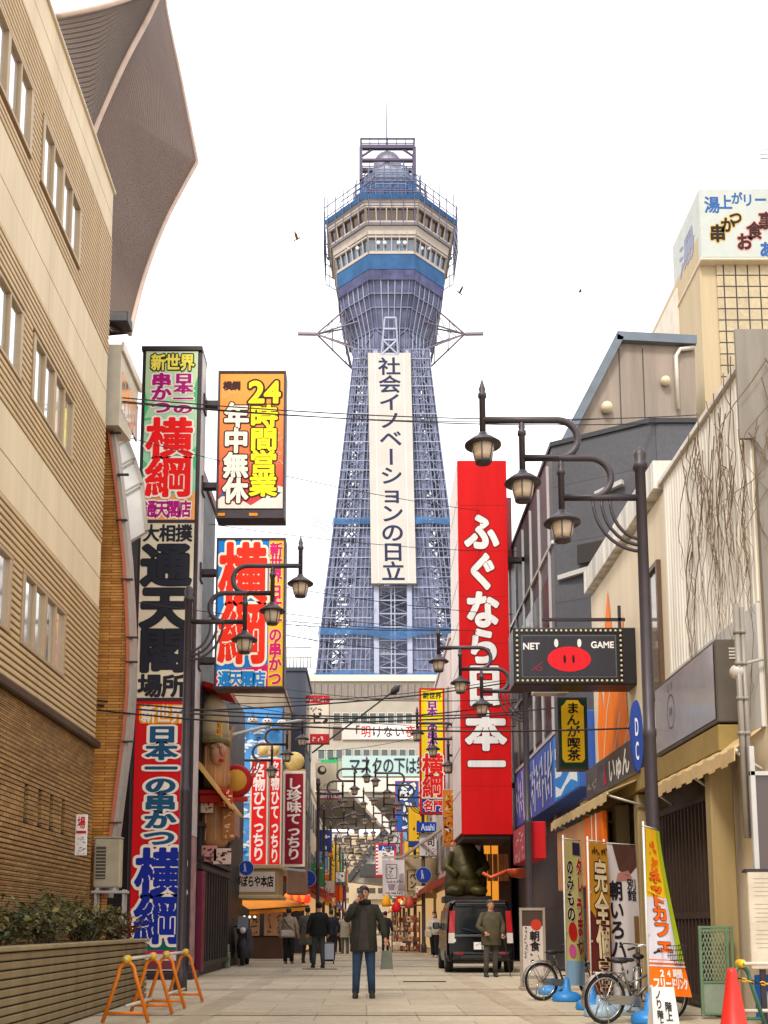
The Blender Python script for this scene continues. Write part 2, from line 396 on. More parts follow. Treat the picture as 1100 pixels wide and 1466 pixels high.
# ---------------------------------------------------------------- left office building: smooth bands, ribbed bands with windows, brick base
TAN = mat('tan_panel', '#ddc8a4', .55, var=.16, scale=1.2, streak=True); RIB = mat('rib_panel', '#c6aa80', .5, var=.12, scale=1.5, streak=True)
RIBD = mat('rib_groove', '#6b4b2a', .7); LEDGE = mat('ledge_metal', '#4a3626', .5, .3)
BRK = brickmat('brown_tile', '#a8814c', '#8a6434', '#4a3116', .23, .062, .006, .7, 'xyz', .3)
BRKD = mat('tile_joint', '#5a3f22', .9)
LX, LY0, LY1 = -4.4, -2.0, 16.7
off = thing('office_building', 'tan office block with ribbed cladding and window bands rising at the left edge', 'building', (LX, 8, 0))
zt, z1, z2, z3, z4, z5, z6 = [zat(y, LY1) for y in (277, 342, 509, 607, 779, 871, 1067)]
b = MB(); b.box((LX-8, LY0, 0), (LX-.06, LY1, zt-.02)); b.build('wall', BRKD, off)
b = MB()
for a, c in ((z1, zt), (z3, z2), (z5, z4)):
    y = LY1
    while y > LY0:                                           # large smooth panels with open joints
        y2 = max(LY0, y-3.2); m = a+(c-a)*.46
        b.box((LX-.06, y2+.006, a), (LX, y-.006, m-.006), .006); b.box((LX-.06, y2+.006, m+.006), (LX, y-.006, c), .006); y = y2
b.box((LX-.12, LY0, zt), (LX+.04, LY1+.04, zt+.05), .01, 1); b.box((LX-8, LY1-.055, z6), (LX-.07, LY1+.0, zt), 0, 0)
b.build('smooth_band', [TAN, mat('coping', '#d9cbb2', .5)], off)
GR = [(12.95, 14.78), (10.65, 12.45), (8.35, 10.15), (6.05, 7.85)]
ROWS = [(11.1, 11.97, z2, z1), (7.98, 8.82, z4, z3), (4.7, 5.58, z6+.1, z5)]
b = MB()
for wz0, wz1, a, c in ROWS:
    b.box((LX-.062, LY0, a), (LX-.03, LY1, c), 0, 1)
    n = int((c-a)/.088); h = (c-a)/n
    for i in range(n):
        za = a+i*h+.014; zb = a+(i+1)*h-.014; iv = [(LY0, LY1)]
        if zb > wz0-.05 and za < wz1+.05:
            iv = []; y = LY1
            for g0, g1 in GR: iv.append((g1+.06, y)); y = g0-.06
            iv.append((LY0, y))
        for y0, y1 in iv: b.box((LX-.03, y0, za), (LX+.012, y1, zb), .008, 0)
b.build('ribbed_band', [RIB, RIBD], off)
FRM = mat('window_frame', '#b09878', .45, .2, var=.05); GLS = glassy('window_glass', '#e6ebf0', .05, .9)
for wz0, wz1, a, c in ROWS:
    for g0, g1 in GR:
        f = MB(); f.box((LX-.05, g0-.05, wz0-.05), (LX+.03, g1+.05, wz0), .005); f.box((LX-.05, g0-.05, wz1), (LX+.03, g1+.05, wz1+.05), .005)
        for k in range(5):
            yy = g0+(g1-g0)*k/4; w = .045 if k in (0, 2, 4) else .02
            f.box((LX-.05, yy-w, wz0), (LX+.03-.001*k, yy+w, wz1), .004)
        fo = f.build('window', FRM, off)
        p = MB()
        for k in range(4):
            ya, yb = g0+(g1-g0)*k/4+.03, g0+(g1-g0)*(k+1)/4-.03
            p.box((LX-.045, ya, wz0+.001), (LX-.02, yb, wz1-.001))
        p.build('pane', GLS, fo)
b = MB(); b.box((LX-.05, LY0, z6-.06), (LX+.10, LY1+.02, z6+.06), .02); b.build('ledge', LEDGE, off)
b = MB(); n = 62; h = (z6-.06)/n; SL = [atX(px, 1140, LX).y for px in (37, 57, 74, 91)]; sz0, sz1 = 2.45, 2.92
for i in range(n):
    za, zb = i*h+.006, (i+1)*h-.006; iv = [(LY0, LY1)]
    if zb > sz0 and za < sz1:
        iv = []; y = LY0
        for s_ in SL: iv.append((y, s_-.075)); y = s_+.075
        iv.append((y, LY1))
    for y0, y1 in iv: b.box((LX-.06, y0, za), (LX+.004, y1, zb))
b.box((LX-8, LY1-.05, 0), (LX-.062, LY1+.003, z6)); b.build('brick_base', BRK, off)
for s_ in SL:
    f = MB(); f.box((LX-.05, s_-.075, sz0), (LX-.04, s_+.075, sz1)); f.box((LX-.04, s_-.07, sz0-.03), (LX+.02, s_+.07, sz0), .005)
    f.build('slit_window', mat('dark_slit', '#14110e', .3), off)
# small notice on the brick corner
p = Panel((LX+.3, 15.75, zat(1166, 15.75)), (.22, 0, 0), (0, 0, -.62), (116, 1166, 131, 1226)); nb = MB()
nb.box((LX+.004, 15.76, p.o.z-.62), (LX+.18, 15.79, p.o.z), .004, 0)
p = Panel((LX+.01, 15.757, p.o.z), (.165, 0, 0), (0, 0, -.62), (116, 1166, 131, 1226))
p.rect(nb, 116.5, 1168, 130.5, 1190, .002, 1); p.text(nb, '場', 118, 1169, 129, 1187, 2, .02); p.rect(nb, 116.5, 1190, 130.5, 1194, .002, 2)
p.scribble(nb, 118, 1197, 129, 1224, 4, 3, .8, random.Random(3))
setp(nb.build('parking_sign', [pt('#ece4da'), pt('#f3ece2'), pt('#c4252c'), pt('#3d4a86')]), 'small white and red notice sign on the brick corner of the tan office block', 'sign')
# ---------------------------------------------------------------- curved brick-faced building just beyond it
cb = thing('curved_brick_building', 'orange brown tiled facade with a bowed edge beside the tan office block', 'building', (-5, 17.3, 0))
OBR = brickmat('orange_tile', '#e39d45', '#b9741f', '#754815', .42, .05, .007, .6, 'xyz', .4)
edge = [(147, 575), (158, 640), (168, 720), (176, 800), (180, 870), (182, 930), (181, 985), (176, 1050), (168, 1110), (158, 1190), (146, 1285)]
e0 = [at(x, y, 17.3) for x, y in edge]; zb = 0.0
poly = [V((-7, 17.3, e0[0].z))]+e0+[V((e0[-1].x, 17.3, 0)), V((-7, 17.3, 0))]
b = MB(); b.prism(poly, (0, .35, 0)); b.build('brick_wall', OBR, cb)
def strip(ea, wa, wb, y0, y1, mt, name, par):
    m = MB()
    for (xa, ya), (xb, yb) in zip(ea[:-1], ea[1:]):
        A, B = at(xa, ya, 17.3), at(xb, yb, 17.3)
        a0, a1, b0, b1 = A+V((wa, 0, 0)), A+V((wb, 0, 0)), B+V((wa, 0, 0)), B+V((wb, 0, 0))
        m.add([V((q.x, yy, q.z)) for yy in (y0, y1) for q in (a0, a1, b1, b0)], [(0, 1, 2, 3), (4, 5, 6, 7), (0, 4, 7, 3), (1, 5, 6, 2)])
    return m.build(name, mt, par)
strip(edge, .002, .05, 17.22, 17.62, mat('pink_trim', '#c06a4e', .5), 'red_trim', cb)
strip(edge, .052, .115, 17.26, 17.6, mat('grey_trim', '#a9a39a', .45, .3), 'steel_trim', cb)
b = MB(); zz = [zat(y, 17.24) for y in (620, 680, 745, 830, 913, 948, 1062, 1178)]
for z in zz:
    xe = min(range(len(e0)), key=lambda i: abs(e0[i].z-z)); b = MB(); b.box((e0[xe].x+.0, 17.2, z-.012), (e0[xe].x+.2, 17.255, z+.012)); b.build('trim_joint', mat('joint', '#3d3630'), cb)
# glazed upper storey and white curved roof sheet behind the corner
gx = -4.25; zg1 = atX(150, 436, gx).z; zg0 = atX(149, 566, gx).z
b = MB(); b.prism([(gx, 17.0, zg0), (gx, 17.0, zg1), (gx, 18.45, zg1), (gx, 17.9, zg0+.15)], (-2.5, 0, 0), 0)
for q in range(5): b.box((gx-.02, 17.1+.26*q, zg0+.35), (gx+.012, 17.3+.26*q, zg1-.45), 0, 1)
b.box((gx, 17.0, zg1-.12), (gx+.05, 18.45, zg1+.06), .01, 2)
b.build('glazed_storey', [mat('cream_render', '#c9bda8', .6), GLS, mat('pale_metal', '#cfc6b8', .4, .3)], cb)
b = MB()
cv = [(152, 575), (166, 588), (180, 625), (192, 655), (203, 690), (210, 760)]
for (xa, ya), (xb, yb) in zip(cv[:-1], cv[1:]):
    A, B = at(xa, ya, 20.6), at(xb, yb, 20.6); b.prism([A, B, B+V((-1.6, 0, -1.0)), A+V((-1.6, 0, -1.0))], (0, .12, 0), 0)
for q in range(1, 5): A = at(*cv[q], 20.55); b.bar(A, A+V((-1.5, 0, -.9)), .03, .03, 1)
for (xa, ya), (xb, yb) in zip(cv[:-1], cv[1:]): b.bar(at(xa, ya, 20.6), at(xb, yb, 20.6), .07, .07, 1)
b.build('curved_roof', [mat('white_sheet', '#d8d8d6', .35, .2), mat('grey_trim', '#a9a39a')], cb)
# ---------------------------------------------------------------- big ribbed roof fin
fin = thing('roof_fin', 'huge brown ribbed sail shaped roof fin hanging over the tan office block', 'roof sculpture', tuple(at(200, 300, 21)))
def ribmat(name, col, freq, ax):
    if name in _M: return _M[name]
    m = mat(name, col, .65, var=.10, scale=.35); t = m.node_tree; bs = t.nodes['Principled BSDF']
    uv = t.nodes.new('ShaderNodeUVMap'); s = t.nodes.new('ShaderNodeSeparateXYZ'); w = t.nodes.new('ShaderNodeMath'); w.operation = 'MULTIPLY'; w.inputs[1].default_value = freq*6.283
    sn = t.nodes.new('ShaderNodeMath'); sn.operation = 'SINE'; bp = t.nodes.new('ShaderNodeBump'); bp.inputs['Strength'].default_value = 1; bp.inputs['Distance'].default_value = .035
    t.links.new(uv.outputs[0], s.inputs[0]); t.links.new(s.outputs[ax], w.inputs[0]); t.links.new(w.outputs[0], sn.inputs[0]); t.links.new(sn.outputs[0], bp.inputs['Height']); t.links.new(bp.outputs[0], bs.inputs['Normal'])
    return m
def curve(pts):
    def f(t):
        n = len(pts)-1; k = min(n-1, int(t*n)); u = t*n-k
        p0, p1, p2, p3 = pts[max(0, k-1)], pts[k], pts[k+1], pts[min(n, k+2)]
        return .5*((2*p1)+(p2-p0)*u+(2*p0-5*p1+4*p2-p3)*u*u+(3*p1-p0-3*p2+p3)*u**3)
    return f
ridge = curve([at(240, -40, 20.5), at(215, 18, 20.2), at(182, 80, 19.8), at(154, 140, 19.4), at(132, 195, 19.0), at(110, 280, 18.6), at(105, 380, 18.4), at(140, 470, 18.4)])
outer = curve([at(243, -40, 24.5), at(236, 0, 24.2), at(252, 75, 23.8), at(268, 160, 23.4), at(282, 232, 23.0), at(236, 318, 22.0), at(205, 400, 20.6), at(186, 478, 19.2)])
# the outer edge has a corner at its tip: two straight-ish runs
o1 = [at(243, -40, 24.5), at(236, 0, 24.2), at(260, 120, 23.6), at(282, 232, 23.0)]; o2 = curve([at(282, 232, 23.0), at(240, 310, 22.0), at(208, 392, 20.6), at(186, 478, 19.2)]); o1 = curve(o1)
outer = lambda t: o1(t/.45) if t < .45 else o2((t-.45)/.55)
b = MB(); b.grid(lambda u, v: ridge(v)*(1-u)+outer(v)*u, 20, 40, 0, True, True)
b.build('lower_face', ribmat('fin_brown', '#8d7264', 46, 0), fin, fix=False)
top = curve([at(60, 30, 18.0), at(80, 24, 18.0), at(150, 15, 19), at(240, -40, 20.5)])
tl = [at(80, 23, 17.6), at(150, 8, 18.6), at(205, -12, 19.6), at(240, -40, 20.5)]; tl = curve(tl)
rl = curve([at(95, 205, 17.6), at(118, 205, 18.6), at(132, 195, 19.0), at(160, 128, 19.5), at(182, 80, 19.8), at(215, 18, 20.2), at(240, -40, 20.5)])
b = MB(); b.grid(lambda u, v: tl(u)*(1-v)+rl(u)*v+V((0, 0, 0)), 16, 24, 0, True, True)
b.build('upper_face', ribmat('fin_brown_top', '#8a7668', 26, 1), fin, fix=False)
b = MB(); b.tube([ridge(i/40) for i in range(30)], .07, 8); b.tube([outer(i/40) for i in range(41)], .05, 8); b.tube([tl(i/20) for i in range(21)], .05, 8); b.build('edge_trim', mat('fin_trim', '#c3a896', .5), fin)
bk = lambda t: ridge(t)*.5+outer(t)*.5+V((-3.2, 3.2, 1.6))
b = MB(); b.grid(lambda u, v: outer(v)*(1-u)+bk(v)*u, 8, 30, 0, True); b.grid(lambda u, v: bk(v)*(1-u)+ridge(v)*u, 8, 30, 0, True); b.build('rear_face', mat('fin_rear', '#7d675b', .7), fin, fix=False)
p = at(180, 462, 18.9); b = MB(); b.box(p-V((.3, .25, .12)), p+V((.1, .15, .1)), .02); b.tube([p, p+V((-.7, -.2, .3))], .04); b.box(p+V((-.8, -.1, -.3)), p+V((-.4, .2, .1)), .02)
setp(b.build('floodlight', mat('dark_metal', '#3c3a3a', .5, .4)), 'dark floodlight on a bracket under the tip of the brown roof fin', 'floodlight')
# ---------------------------------------------------------------- black restaurant building behind the tall left sign
BLK = mat('black_wall', '#17141a', .5, var=.3)
rb = thing('restaurant_building', 'black walled restaurant building behind the tall striped sign tower', 'building', (-6, 24, 0))
zt2 = zat(692, 23); b = MB(); b.box((-9, 22.9, 0), (-3.75, 24.9, zt2)); b.box((-9, 24.9, 0), (-3.75, 31.8, 7.6)); b.build('wall', BLK, rb)
b = MB(); b.box((-9.05, 22.8, zt2), (-3.7, 24.95, zt2+.25), .03); b.build('roof_rim', mat('dark_red', '#6e1f1c', .5), rb)
GRL = mat('dark_wood', '#2a2220', .5)
b = MB()
for k in range(11): b.box((-3.76, 23.6+k*.42, .25), (-3.66, 23.72+k*.42, 2.35))
for z in (.2, 2.35, 2.55, 3.3): b.box((-3.76, 23.2, z), (-3.64, 28.4, z+.10))
for k in range(16): b.box((-3.74, 23.3+k*.32, 2.65), (-3.68, 23.36+k*.32, 3.3))
b.build('entrance_grille', GRL, rb)
b = MB(); b.box((-3.74, 23.05, .1), (-3.6, 23.5, 2.3), .01); b.build('red_door_panel', mat('maroon', '#6d1233', .5), rb)
b = MB(); b.box((-3.755, 23.55, .3), (-3.735, 28.3, 2.3)); b.build('window', glassy('shop_dark_glass', '#332a24', .1, .1), rb)
b = MB(); b.prism([(-3.74, 22.8, 4.75), (-3.0, 22.8, 3.75), (-3.0, 22.8, 3.68), (-3.74, 22.8, 4.6)], (0, 2.4, 0)); b.build('canopy', mat('mustard_canvas', '#c79a54', .8), rb)
b = MB(); b.box((-3.74, 25.2, 3.45), (-3.45, 28.4, 4.2), .02); b.build('sign_band', mat('pinkish', '#b08072', .6, var=.4, scale=4), rb)
# ---------------------------------------------------------------- right: corrugated building
RX = 4.6
rc = thing('corrugated_building', 'pale corrugated metal shop building with dry vines and a cream fascia at the right', 'building', (RX+2, 17, 0))
zc = 7.95; CORR = mat('corrugated', '#ece5d8', .6, var=.26, scale=1.6, streak=True); CREAM = mat('cream_wall', '#e3d2b4', .7, var=.14, scale=.9, streak=True)
b = MB(); b.box((RX+.05, 11.95, 0), (12, 21.0, zc-.1)); b.build('wall', CREAM, rc)
b = MB(); y = 11.98
while y < 15.6: b.box((RX+.024, y, 4.9), (RX+.052, y+.06, zc), .012, 0); b.box((RX+.036, y+.06, 4.9), (RX+.05, y+.13, zc), 0, 0); y += .13
b.box((RX-.02, 11.93, zc), (RX+.3, 15.72, zc+.09), .01, 1)
b.build('corrugated_cladding', [CORR, mat('pale_metal', '#cfc6b8')], rc)
b = MB(); b.box((RX, 11.98, 3.4), (RX+.048, 15.7, 4.89), .004); b.build('grey_panel', mat('pale_grey_panel', '#cfccc6', .45, var=.12, streak=True), rc)
b = MB(); b.box((RX-.08, 15.74, 7.93), (RX+.3, 21.05, 8.4), .01); b.build('fascia', mat('dirty_white', '#ece6da', .6, var=.45, scale=2.2, streak=True), rc)
b = MB(); b.box((RX-.02, 15.95, 4.7), (RX+.052, 16.03, 6.85)); b.box((RX-.02, 16.65, 4.7), (RX+.052, 16.73, 6.85)); b.box((RX-.019, 16.03, 6.77), (RX+.052, 16.65, 6.85)); b.box((RX-.019, 16.03, 4.7), (RX+.052, 16.65, 4.78))
wo_ = b.build('window', mat('brown_frame', '#5d4634', .5), rc); b = MB(); b.box((RX+.03, 16.03, 4.78), (RX+.045, 16.65, 6.77)); b.build('pane', glassy('pane_brown', '#8d7f70', .1, .3), wo_)
b = MB(); b.box((RX-.12, 11.9, 6.9), (9, 11.949, zc+.35), 0); b.box((RX+.05, 11.86, 3.2), (9, 11.948, 6.9), 0); b.build('end_wall', mat('end_concrete', '#8f877c', .8, var=.3, scale=1.2, streak=True), rc)
# orange flame painting on the cream wall
ORG = pt('#ff7f00', .6); WHT = pt('#e6e2da', .5)
sp_ = side(RX+.045, 21.0, 15.6, 7.9, 3.3, (0, 0, 54, 47)); b = MB()
sp_.poly(b, [(4, 47), (3, 30), (6, 18), (9, 27), (12, 10), (15, 4), (18, 14), (21, 24), (26, 12), (27, 30), (30, 47)], .006, 0)
for pts in ([(7, 46), (8, 36), (12, 27), (17, 22)], [(13, 46), (17, 36), (22, 30)], [(20, 46), (23, 38), (28, 33)]): sp_.line(b, pts, .5, .01, 1)
b.build('flame_mural', [ORG, pt('#e6d8c0')], rc)
# ground floor: columns, lattice doors, soffit
COLM = mat('olive_column', '#a08a5e', .7, var=.12, streak=True)
b = MB(); b.box((4.27, 12.9, 0), (4.56, 13.12, 3.2), .02); b.build('column', COLM, rc)
b = MB(); b.box((RX-.30, 12.6, 3.22), (RX+.04, 20.95, 3.55), .01); b.build('soffit_beam', mat('soffit_ochre', '#9a8148', .7), rc)
LAT = mat('brown_lattice', '#3a2a20', .6)
b = MB(); rr = random.Random(5)
for k in range(17): b.box((RX-.12, 13.55+k*.16, .15), (RX-.04, 13.6+k*.16, 2.75), .004)
for z in (.1, 1.2, 2.75): b.box((RX-.125, 13.45, z), (RX-.035, 16.3, z+.09))
b.build('lattice_screen', LAT, rc)
b = MB(); b.box((RX-.03, 13.4, 0), (RX+.049, 20.98, 3.2), 0, 0)
for k in range(15):
    y0 = 13.55+k*.18; z = rr.uniform(.3, 1.8); b.box((RX-.034, y0, z), (RX-.031, y0+.16, z+rr.uniform(.3, .9)), 0, 1+rr.randrange(4))
b.build('shop_window', [mat('interior_dark', '#2a211b', .4), pt('#9c3b22'), pt('#b99878'), pt('#7d8a9a'), pt('#6b2d22')], rc)
b = MB()
for k in range(3): b.box((RX-.28, 16.6+k*1.5, 0), (RX-.02, 16.85+k*1.5, 3.2), .02)
b.build('column', COLM, rc)
# dry vines on the corrugated wall
rv = random.Random(11)
for nm, ya, yb, n, lab in (('dry_vine', 12.0, 14.4, 40, 'bare dry vine stems hanging down the pale corrugated wall'), ('dry_vine', 11.8, 11.95, 22, 'thick tangle of bare vine over the grey end wall beside the corrugated cladding')):
    b = MB()
    for k in range(n):
        y = rv.uniform(ya, yb); z = rv.uniform(6.2, 8.2); x = RX-.03; pts = []
        L = rv.uniform(.8, 3.2)
        for q in range(10): pts.append((x-.02+rv.uniform(-.02, .02), y+.12*math.sin(q*.9+k)+rv.uniform(-.05, .05), z-L*q/9)); y += rv.uniform(-.05, .05)
        if ya < 11.9: x0 = RX+rv.uniform(.0, 1.2); pts = [(x0+.25*math.sin(i*.7+k)+.05*i*(k % 3-1), 11.83+rv.uniform(-.03, .02), p[2]) for i, p in enumerate(pts)]
        else: pts = [(p[0], max(12.0, min(p[1], 14.6)), p[2]) for p in pts]
        b.tube(pts, [.008-.0006*q for q in range(10)], 4, sm=False)
        for q in (4, 7):
            c_ = V(pts[q]); e_ = [c_]
            for w_ in range(4): e_.append(e_[-1]+V((rv.uniform(-.01, .01), rv.uniform(-.12, .12), -rv.uniform(.05, .18))))
            b.tube(e_, [.005, .004, .003, .003, .002], 3, sm=False)
    setp(b.build(nm, mat('twig_pale', '#75604a', .9)), lab, 'climbing plant')
# ---------------------------------------------------------------- right: dark slate building with gabled roof room
sb = thing('slate_building', 'dark grey panelled building with white mullions and a brown gabled roof room', 'building', (6, 28, 0))
DRK = brickmat('slate_panels', '#4b4a50', '#434248', '#28272b', 2.1, 1.55, .012, .5, 'xyz', .2, off=0)
zs = zat(640, 26); b = MB(); b.prism([(RX+.24, 37, 0), (RX+.24, 26, 0), (7.05, 24.7, 0), (8.2, 24.7, 0), (8.2, 37, 0)], (0, 0, zs)); b.build('wall', DRK, sb)
b = MB(); b.prism([(RX+.19, 37, zs), (RX+.19, 25.97, zs), (7.03, 24.64, zs), (8.25, 24.64, zs), (8.25, 37, zs)], (0, 0, .12)); b.build('parapet', mat('slate_dark', '#2f2e33', .5), sb)
b = MB()
for k in range(7): b.box((RX+.18, 26.5+k*1.5, 3.5), (RX+.25, 26.58+k*1.5, zs-.3))
for z in (10.9, 8.0, 5.6): b.box((RX+.178, 26.0, z), (RX+.25, 36.9, z+.09))
b.build('mullion', mat('white_mullion', '#bdb9b4', .4, .2), sb)
b = MB()
for z in (9.0, 6.2): b.box((RX+.22, 26.7, z), (RX+.245, 36.8, z+1.3))
b.build('window', mat('slate_glass', '#2b2d33', .22, 0, var=.1), sb)
b = MB(); q0, q1 = at(853, 708, 25.4), at(892, 690, 24.9); b.bar(q0, q1, .12, .12); q0, q1 = at(800, 828, 25.9), at(842, 815, 25.4); b.bar(q0, q1, .12, .12); b.build('white_ledge', mat('white_mullion', '#bdb9b4'), sb)
b = MB(); q = at(850, 790, 25.3); b.obox(q, (.35, -.22, 0), (.02, .03, 0), (0, 0, .25)); b.build('window', mat('interior_dark', '#2a211b'), sb)
GAB = mat('brown_concrete', '#95877a', .8, var=.25, scale=1.0, streak=True); gy = 26.3
P_ = [at(x, y, gy) for x, y in ((806, 640), (886, 488), (995, 494), (997, 606), (930, 606))]
b = MB(); b.prism([V((P_[0].x, gy, zs+.1)), P_[1], P_[2], V((P_[3].x, gy, zs+.1))], (0, 6, 0)); gb = b.build('roof_room', GAB, sb)
b = MB(); b.bar(P_[0]+V((0, -.05, 0)), P_[1]+V((0, -.05, .05)), .3, .22); b.bar(P_[1]+V((-.08, -.05, .05)), P_[2]+V((0, -.05, .05)), .3, .24); b.build('roof_fascia', mat('blue_grey_metal', '#69717a', .5, .3), gb)
b = MB()
for px in (888, 922): b.box((at(px, 550, gy).x-.012, gy-.012, zs+.1), (at(px, 550, gy).x+.012, gy+.01, P_[2].z-.1))
b.build('panel_joint', mat('joint', '#3d3630'), gb)
b = MB(); q = at(968, 510, gy-.1); b.tube([q+V((.5, .0, .25)), q+V((.12, 0, .2)), q, q+V((0, 0, -1.5))], .06, 8); b.build('downpipe', mat('pale_metal', '#cfc6b8'), gb)
for px, py, r in ((869, 583, .16), (953, 545, .13)):
    b = MB(); q = at(px, py, gy-.12); b.ell(q, r, 16); b.tube([q, q+V((0, .12, 0))], .05); b.build('globe_lamp', mat('lamp_globe', '#d8c6a6', .3, var=.03), gb)
# ---------------------------------------------------------------- right: cream tiled building with rooftop sign
tb = thing('tiled_building', 'cream building with a dark grid of square tiles at the upper right', 'building', (12, 30, 0))
b = MB(); b.box((9.6, 28, 0), (18, 33, 20.9)); b.build('wall', mat('cream_render2', '#b9a684', .7, var=.08, streak=True), tb)
b = MB(); b.box((10.08, 27.95, 8), (18, 28, 20.15)); b.build('tile_face', brickmat('grid_tiles', '#beac8a', '#b5a27f', '#2b2018', .345, .345, .022, .5, 'xz', .3, off=0), tb)
b = MB(); b.box((9.54, 30.0, 8), (9.6, 33.02, 20.6)); b.build('white_side_wall', mat('white_side', '#d5cbbb', .6), tb)
sp2 = side(9.54, 33.0, 30.0, 20.6, 8, (0, 0, 27, 117)); b = MB(); sp2.scribble(b, 16, 8, 22, 62, 9, 0, .9, random.Random(4)); sp2.scribble(b, 6, 22, 11, 62, 7, 0, .9, random.Random(9)); b.build('lettering', pt('#7c7b80'), tb)
rs = thing('rooftop_sign', 'white rooftop billboard with hand painted blue, black and red characters', 'sign', (10, 27.8, 18.7))
p = front(1003, 269, 1175, 369, 27.75); A = p.P(1003, 269); B = p.P(1175, 369)
b = MB(); b.box((A.x, 27.75, B.z), (B.x, 30.4, A.z), .03, 0); b.box((A.x-.04, 27.72, B.z-.08), (B.x, 30.45, B.z), .02, 1); b.build('box', [mat('sign_white', '#b4b8b2', .5, var=.06), mat('coping', '#d9cbb2')], rs)
b = MB()
for t, x0, y0, s_, mi, w, sl in (('湯', 1010, 281, 22, 0, .025, 0), ('上', 1031, 279, 19, 0, .03, 0), ('が', 1049, 275, 16, 0, .03, 0), ('リ', 1064, 277, 17, 0, .03, 0), ('ー', 1082, 276, 18, 0, .03, 0),
                       ('串', 1016, 322, 22, 1, .05, 0), ('か', 1032, 311, 20, 1, .04, 0), ('つ', 1045, 302, 18, 1, .04, 0), ('お', 1054, 334, 22, 2, .045, 0), ('食', 1069, 318, 22, 2, .04, 0), ('事', 1087, 304, 22, 2, .04, 0), ('あ', 1086, 346, 20, 0, .05, 0)):
    p.text(b, t, x0, y0, x0+s_, y0+s_*1.1, mi, w, [(3, .05)] if mi == 1 else ([(4, .05)] if mi == 2 else ()), dr='h', N=48)
b.build('lettering', [pt('#2f5c98'), pt('#241c14'), pt('#3a1c18'), pt('#c9a24a'), pt('#c98f86')], rs)
ps = side(A.x-.005, 30.3, 27.8, A.z, B.z, (0, 0, 25, 19)); b = MB(); ps.text(b, '湯', 5, 5, 20, 14, 0, .01); b.build('side_lettering', pt('#8b8ea6'), rs)
q = at(1095, 222, 27); b = MB()
for k in range(3): b.tube([q+V((-.12, 0, .16-.13*k)), q+V((.7, 0, .18-.13*k))], .012, 5)
b.tube([q+V((.3, 0, .3)), q+V((.3, 0, -1.4))], .02, 6)
setp(b.build('aerial', mat('dark_metal', '#3c3a3a')), 'small rooftop television aerial at the right edge above the white billboard', 'aerial')
# ---------------------------------------------------------------- the steel tower under scaffold
TY = 150.0                                                    # its middle
TX = 3.66
def tz(py): return at(560, py, TY).z
TS = at(101, 320, TY).x-at(100, 320, TY).x                                                   # metres per photo pixel at the tower
tw = thing('steel_tower', 'tall steel lattice observation tower wrapped in scaffold with a white vertical banner', 'tower', (TX, TY, 0))
STL = mat('tower_steel', '#72778f', .55, .2, var=.25, scale=.3); STP = mat('scaffold_pipe', '#868ca6', .5, .3, var=.2, scale=.5)
STW = mat('pale_pipe', '#9a9eb2', .5, .2, var=.1)
BLU = mat('blue_net', '#2a5886', .8, var=.3, scale=.35); CRM = mat('deck_cream', '#aca197', .55, var=.1, scale=.5)
def netmat(name, col, al, sc):
    if name in _M: return _M[name]
    m = mat(name, col, .85, var=.35, scale=.25); t = m.node_tree; b = t.nodes['Principled BSDF']
    tr = t.nodes.new('ShaderNodeBsdfTransparent'); ms = t.nodes.new('ShaderNodeMixShader'); o = [n for n in t.nodes if n.type == 'OUTPUT_MATERIAL'][0]
    n = t.nodes.new('ShaderNodeTexNoise'); n.inputs['Scale'].default_value = sc; n.inputs['Detail'].default_value = 5; tc = t.nodes.new('ShaderNodeTexCoord'); t.links.new(tc.outputs['Object'], n.inputs['Vector'])
    r = t.nodes.new('ShaderNodeMapRange'); r.inputs['From Min'].default_value = .35; r.inputs['From Max'].default_value = .65; r.inputs['To Min'].default_value = al-.2; r.inputs['To Max'].default_value = min(1, al+.2)
    t.links.new(n.outputs['Fac'], r.inputs['Value']); t.links.new(r.outputs[0], ms.inputs[0]); t.links.new(tr.outputs[0], ms.inputs[1]); t.links.new(b.outputs[0], ms.inputs[2]); t.links.new(ms.outputs[0], o.inputs[0])
    _M[name] = m; return m
NET = netmat('grey_net', '#757c99', .76, .5)
# half width of the leg frame with height
def _pf(y, w):                                                # the near corners stand nearer than the middle
    k = (at(101, y, 100).x-at(100, y, 100).x)/100; h1 = w*k*TY/(1+w*k); return at(560, y, TY-h1).z, h1/1.07
prof = [_pf(y, w) for y, w in [(980, 113), (940, 108), (850, 98), (740, 82.5), (640, 70), (510, 54.5), (484, 54)]]
def hw(z):
    for (a, u), (b_, v) in zip(prof[:-1], prof[1:]):
        if z <= b_: return u+(v-u)*max(0, (z-a))/(b_-a)
    return prof[-1][1]
def fz(py):
    z = tz(py)
    for _ in range(6): z = at(560, py, TY-hw(z)*1.07).z
    return z
def tp(u, v, z): h = hw(z); return V((TX+u*h, TY+v*h, z))     # u, v in -1..1 across the frame
zb, ztp = fz(974), fz(500)
leg = [V((-1, -1, 0)), V((1, -1, 0)), V((1, 1, 0)), V((-1, 1, 0))]
